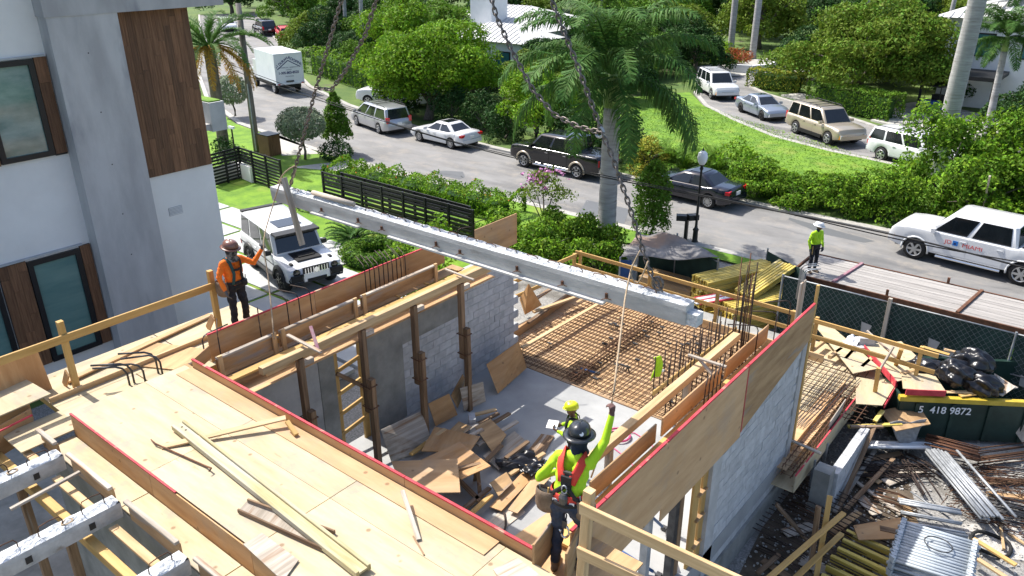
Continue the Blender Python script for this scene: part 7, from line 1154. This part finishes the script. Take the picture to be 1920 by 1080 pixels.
    if mats.get('sticker'): a = mats['sticker']; q = hc+hm@V((.142*.96*math.cos(a), .118*.96*math.sin(a), .05)); d_ = (q-hc).normalized(); B().lathe(q+d_*.004, [(.024, 0), (.024, .004)], 14, frame(d_)@Matrix.Rotation(PI/2, 3, 'Y')).obj('sticker', 'sticker', ht)
    if mask:
        mk = B(); mk.smooth = True; mk.grid([[hd+V((0, 0, z))+(f*math.cos(a)*(.105+e)+sv*math.sin(a)*(.1+e)) for a in np.linspace(-PI, PI, 21)] for z, e in ((.0, 0), (-.06, .004), (-.12, -.012), (-.17, .0), (-.2, .02))]); o = mk.obj('neck_gaiter', mask, t); o.modifiers.new('thick', 'SOLIDIFY').thickness = .01
    t.location = loc; t.rotation_euler = (0, 0, R(head)); t.scale = (scale,)*3
    return t, L_
def strap(par, L_, pts, w_, mat, name='strap', off=.012, th=.006):
    """webbing lying on the torso: the points are pushed out from the body axis"""
    P = []
    for p in pts: p = Vector(p); P.append(L_(p))
    b = B(); rows = []; n = len(P)
    for i, p in enumerate(P):
        d = (P[min(i+1, n-1)]-P[max(i-1, 0)]).normalized(); ax = L_(Vector((0, pts[i][1]*.55, pts[i][2]-.02 if pts[i][2] > 1.44 else pts[i][2]))); o = p-ax; o = (o-d*o.dot(d)).normalized(); s = d.cross(o); rows.append([p+o*off-s*w_/2, p+o*(off+th)-s*w_/4, p+o*(off+th)+s*w_/4, p+o*off+s*w_/2])
    b.grid(rows); b.smooth = True; o = b.obj(name, mat, par); o.modifiers.new('thick', 'SOLIDIFY').thickness = .008; return o
def belt(par, L_, z, rx, ry, w_, mat, name='belt', x0=-.005): strap(par, L_, [(x0+rx*math.cos(a), ry*math.sin(a), z) for a in np.linspace(0, 2*PI, 25)], w_, mat, name, .004)
def pouch(par, c, sz, mat='leather', rz=0, name='tool_pouch'):
    b = B(); b.smooth = True; c = Vector(c); m = Matrix.Rotation(rz, 3, 'Z'); rows = []
    for z, k in ((.5, 1.0), (.3, 1.06), (-.2, 1.1), (-.42, .9), (-.5, .55)): rows.append([c+m@Vector((sz[0]/2*k*math.cos(a)*(1.15 if abs(math.cos(a)) > .7 else 1), sz[1]/2*k*math.sin(a), sz[2]*z)) for a in np.linspace(0, 2*PI, 17)])
    b.grid(rows); o = b.obj(name, mat, par); o.modifiers.new('thick', 'SOLIDIFY').thickness = .008; B().box(c+Vector((0, 0, sz[2]*.36)), (sz[0]*.7, sz[1]*.6, .02), rz).obj('flap', 'strap_black', o); [B().tube([c+m@Vector((sz[0]*.25*k, sz[1]*.1, sz[2]*.3)), c+m@Vector((sz[0]*.3*k, sz[1]*.2, sz[2]*.3+.12))], .01, 6).obj('tool', 'galv' if k > 0 else 'lumber_yellow', o) for k in (-1, 1)]; return o
STAND = dict(lkn=(.03, .11, .5), lan=(0, .12, .09), rkn=(.03, -.11, .5), ran=(0, -.12, .09))
FR_ST = lambda s: [(-.1, s*.1, 1.46), (-.02, s*.11, 1.5), (.085, s*.1, 1.44), (.118, s*.09, 1.34), (.128, s*.07, 1.22), (.122, s*.085, 1.1), (.11, s*.1, 1.02)]
BK_ST = lambda s: [(-.02, s*.11, 1.5), (-.1, s*.1, 1.46), (-.122, s*.08, 1.38), (-.132, s*.035, 1.3), (-.13, -s*.03, 1.2), (-.122, -s*.09, 1.1)]
# orange worker, facing +X, left arm raised to the rope
JO = dict(STAND, rel=(.02, -.3, 1.2), rwr=(.12, -.28, .97), rhd=(.35, .05, -1), rhn=(.3, .9, 0), rcu=.35, lel=(.16, .36, 1.3), lwr=(.26, .5, 1.54), lhd=(.15, .1, 1), lhn=(.5, -.9, 0), lcu=1.0, lkn=(.06, .12, .5), lan=(-.02, .15, .09))
ow, LF = person('worker in orange shirt and brown hard hat steadying a rope', (-13.12, 7.6, 4.4), 2, JO, dict(shirt='orange_shirt', pants='dark_pants', hand='glove', neck='camo', head='skin', face='camo', boot='leather', hat='hat_brown', sticker=.9), (.06, 0), brim=.05, look=.15, mask='camo', scale=1.06)
for s in (-1, 1): strap(ow, LF, FR_ST(s), .05, 'strap_green' if s < 0 else 'strap_black'); strap(ow, LF, BK_ST(s), .05, 'strap_black')
strap(ow, LF, [(.125, -.08, 1.3), (.135, 0, 1.29), (.125, .08, 1.3)], .04, 'strap_black', 'chest_strap'); belt(ow, LF, 1.03, .135, .185, .06, 'strap_black', 'tool_belt')
pouch(ow, (-.06, -.22, .92), (.22, .13, .3), 'leather', .3); pouch(ow, (.14, .12, 1.0), (.12, .1, .12), 'strap_black', 0, 'belt_pouch')
# near worker seen from behind, right arm raised
JN = dict(lkn=(.04, .1, .5), lan=(-.04, .1, .09), rkn=(.22, -.12, .55), ran=(.08, -.16, .12), rel=(.34, -.3, 1.66), rwr=(.42, -.33, 1.94), rhd=(.1, 0, 1), rhn=(.3, .9, 0), rcu=1.0, lel=(.05, .36, 1.14), lwr=(.3, .26, 1.08), lhd=(.9, -.2, .1), lhn=(0, -.6, -.6), lcu=.8)
nw, LN = person('worker in lime shirt, red harness and black hard hat seen from behind', (-4.33, 6.36, 4.33), 102, JN, dict(shirt='lime', pants='jeans', hand='glove_brown', neck='navy_cloth', head='navy_cloth', face='skin', boot='leather', hat='hat_black', sticker=PI+.5), (.36, -.02), brim=.068, look=.1, mask='navy_cloth', scale=1.08)
for s in (-1, 1): strap(nw, LN, [(.09, s*.1, 1.4), (-.02, s*.115, 1.5), (-.1, s*.11, 1.46), (-.125, s*.1, 1.4), (-.135, s*.07, 1.32), (-.135, s*.05, 1.24)], .1, 'harness_red', 'shoulder_pad', .014); strap(nw, LN, [(-.135, s*.04, 1.26), (-.13, -s*.04, 1.18), (-.125, -s*.12, 1.1), (-.06, -s*.18, 1.04)], .05, 'strap_black', 'back_strap', .018)
B().box(LN(Vector((-.155, 0, 1.25))), (.03, .12, .16)).obj('back_pad', 'strap_black', nw); B().box(LN(Vector((-.155, 0, 1.34))), (.03, .1, .07)).obj('back_plate', 'steel_dark', nw)
belt(nw, LN, 1.06, .14, .19, .11, 'harness_red', 'waist_pad'); belt(nw, LN, 1.0, .142, .19, .05, 'strap_black', 'tool_belt'); b = B(); b.smooth = True; q = LN(Vector((-.185, 0, 1.19))); b.tube([q+Vector((0, .03*math.cos(a), .055*math.sin(a))) for a in np.linspace(0, 2*PI, 14, endpoint=False)], .008, 6, True); b.obj('d_ring', 'galv', nw); B().lathe(q+Vector((0, 0, -.19)), [(.03, 0), (.055, .02), (.06, .1), (.035, .14)], 12).obj('lanyard_reel', 'steel_dark', nw)
b = B(); b.smooth = True; b.tube([q+Vector((0, 0, -.19)), q+Vector((.02, -.03, -.36)), q+Vector((.0, -.02, -.5))], .009, 5); b.obj('lanyard', 'strap_black', nw); b = B(); b.smooth = True; q2 = q+Vector((-.01, -.02, -.56)); b.tube([q2+Vector((0, .055*math.cos(a), .085*math.sin(a))) for a in np.linspace(1.2, 6.4, 14)], .014, 7); b.obj('snap_hook', 'chrome', nw); B().box(q2+Vector((0, 0, .1)), (.03, .05, .1)).obj('hook_gate', 'steel_dark', nw)
pouch(nw, (-.04, .24, .94), (.2, .13, .3), 'leather', 1.4); pouch(nw, (-.02, -.24, .94), (.2, .13, .26), 'leather', 1.6); B().box(LN(Vector((-.136, 0, 1.03))), (.01, .26, .03)).obj('reflective_band', 'sticker', nw)
# worker in the pit
JY = dict(STAND, rel=(.06, -.27, 1.18), rwr=(.26, -.16, 1.16), rhd=(1, .4, .2), rhn=(0, .4, .8), rcu=.7, lel=(.06, .27, 1.18), lwr=(.28, .16, 1.2), lhd=(1, -.4, .3), lhn=(0, -.4, .8), lcu=.7)
yw, LY = person('worker in yellow hard hat and dark vest standing in the pit', (-7.6, 11.35, FZ), 205, JY, dict(shirt='lime', pants='dark_pants', hand='skin', neck='skin', head='skin', face='skin', boot='leather', hat='hat_yellow'), (.04, 0), brim=.035)
for s in (-1, 1): strap(yw, LY, FR_ST(s), .09, 'strap_black'); strap(yw, LY, BK_ST(s), .09, 'strap_black')
belt(yw, LY, 1.05, .135, .185, .1, 'strap_black', 'tool_belt'); B().bb(.04, .06, -.06, .06, 1.66, 1.7); gl = LY(Vector((.125, 0, 1.68))); B().box(gl, (.02, .13, .035)).obj('glasses', 'glass', yw)
slp = B(); slp.box(LY(Vector((.42, 0, 1.24))), (.22, .3, .012)); slp.obj('paper_plan', 'sticker', yw)
# worker on the trailer
JG = dict(STAND, rel=(-.02, -.28, 1.16), rwr=(.06, -.28, .92), rhd=(.1, .1, -1), rhn=(.2, .9, 0), rcu=.4, lel=(-.02, .28, 1.16), lwr=(.08, .26, .92), lhd=(.1, -.1, -1), lhn=(.2, -.9, 0), lcu=.4)
gw_, LG = person('worker in bright lime shirt and white hard hat standing on the trailer', (-7.8, 25.95, 1.005), -28, JG, dict(shirt='lime', pants='dark_pants', hand='glove', neck='navy_cloth', head='skin', face='skin', boot='leather', hat='hat_white'), (.02, 0), brim=.05, look=.5)
belt(gw_, LG, 1.02, .135, .185, .05, 'strap_black', 'tool_belt'); plank('hammer', (.1, -.2, 1.0), (.12, -.2, .72), .025, .025, 'lumber_yellow', gw_)
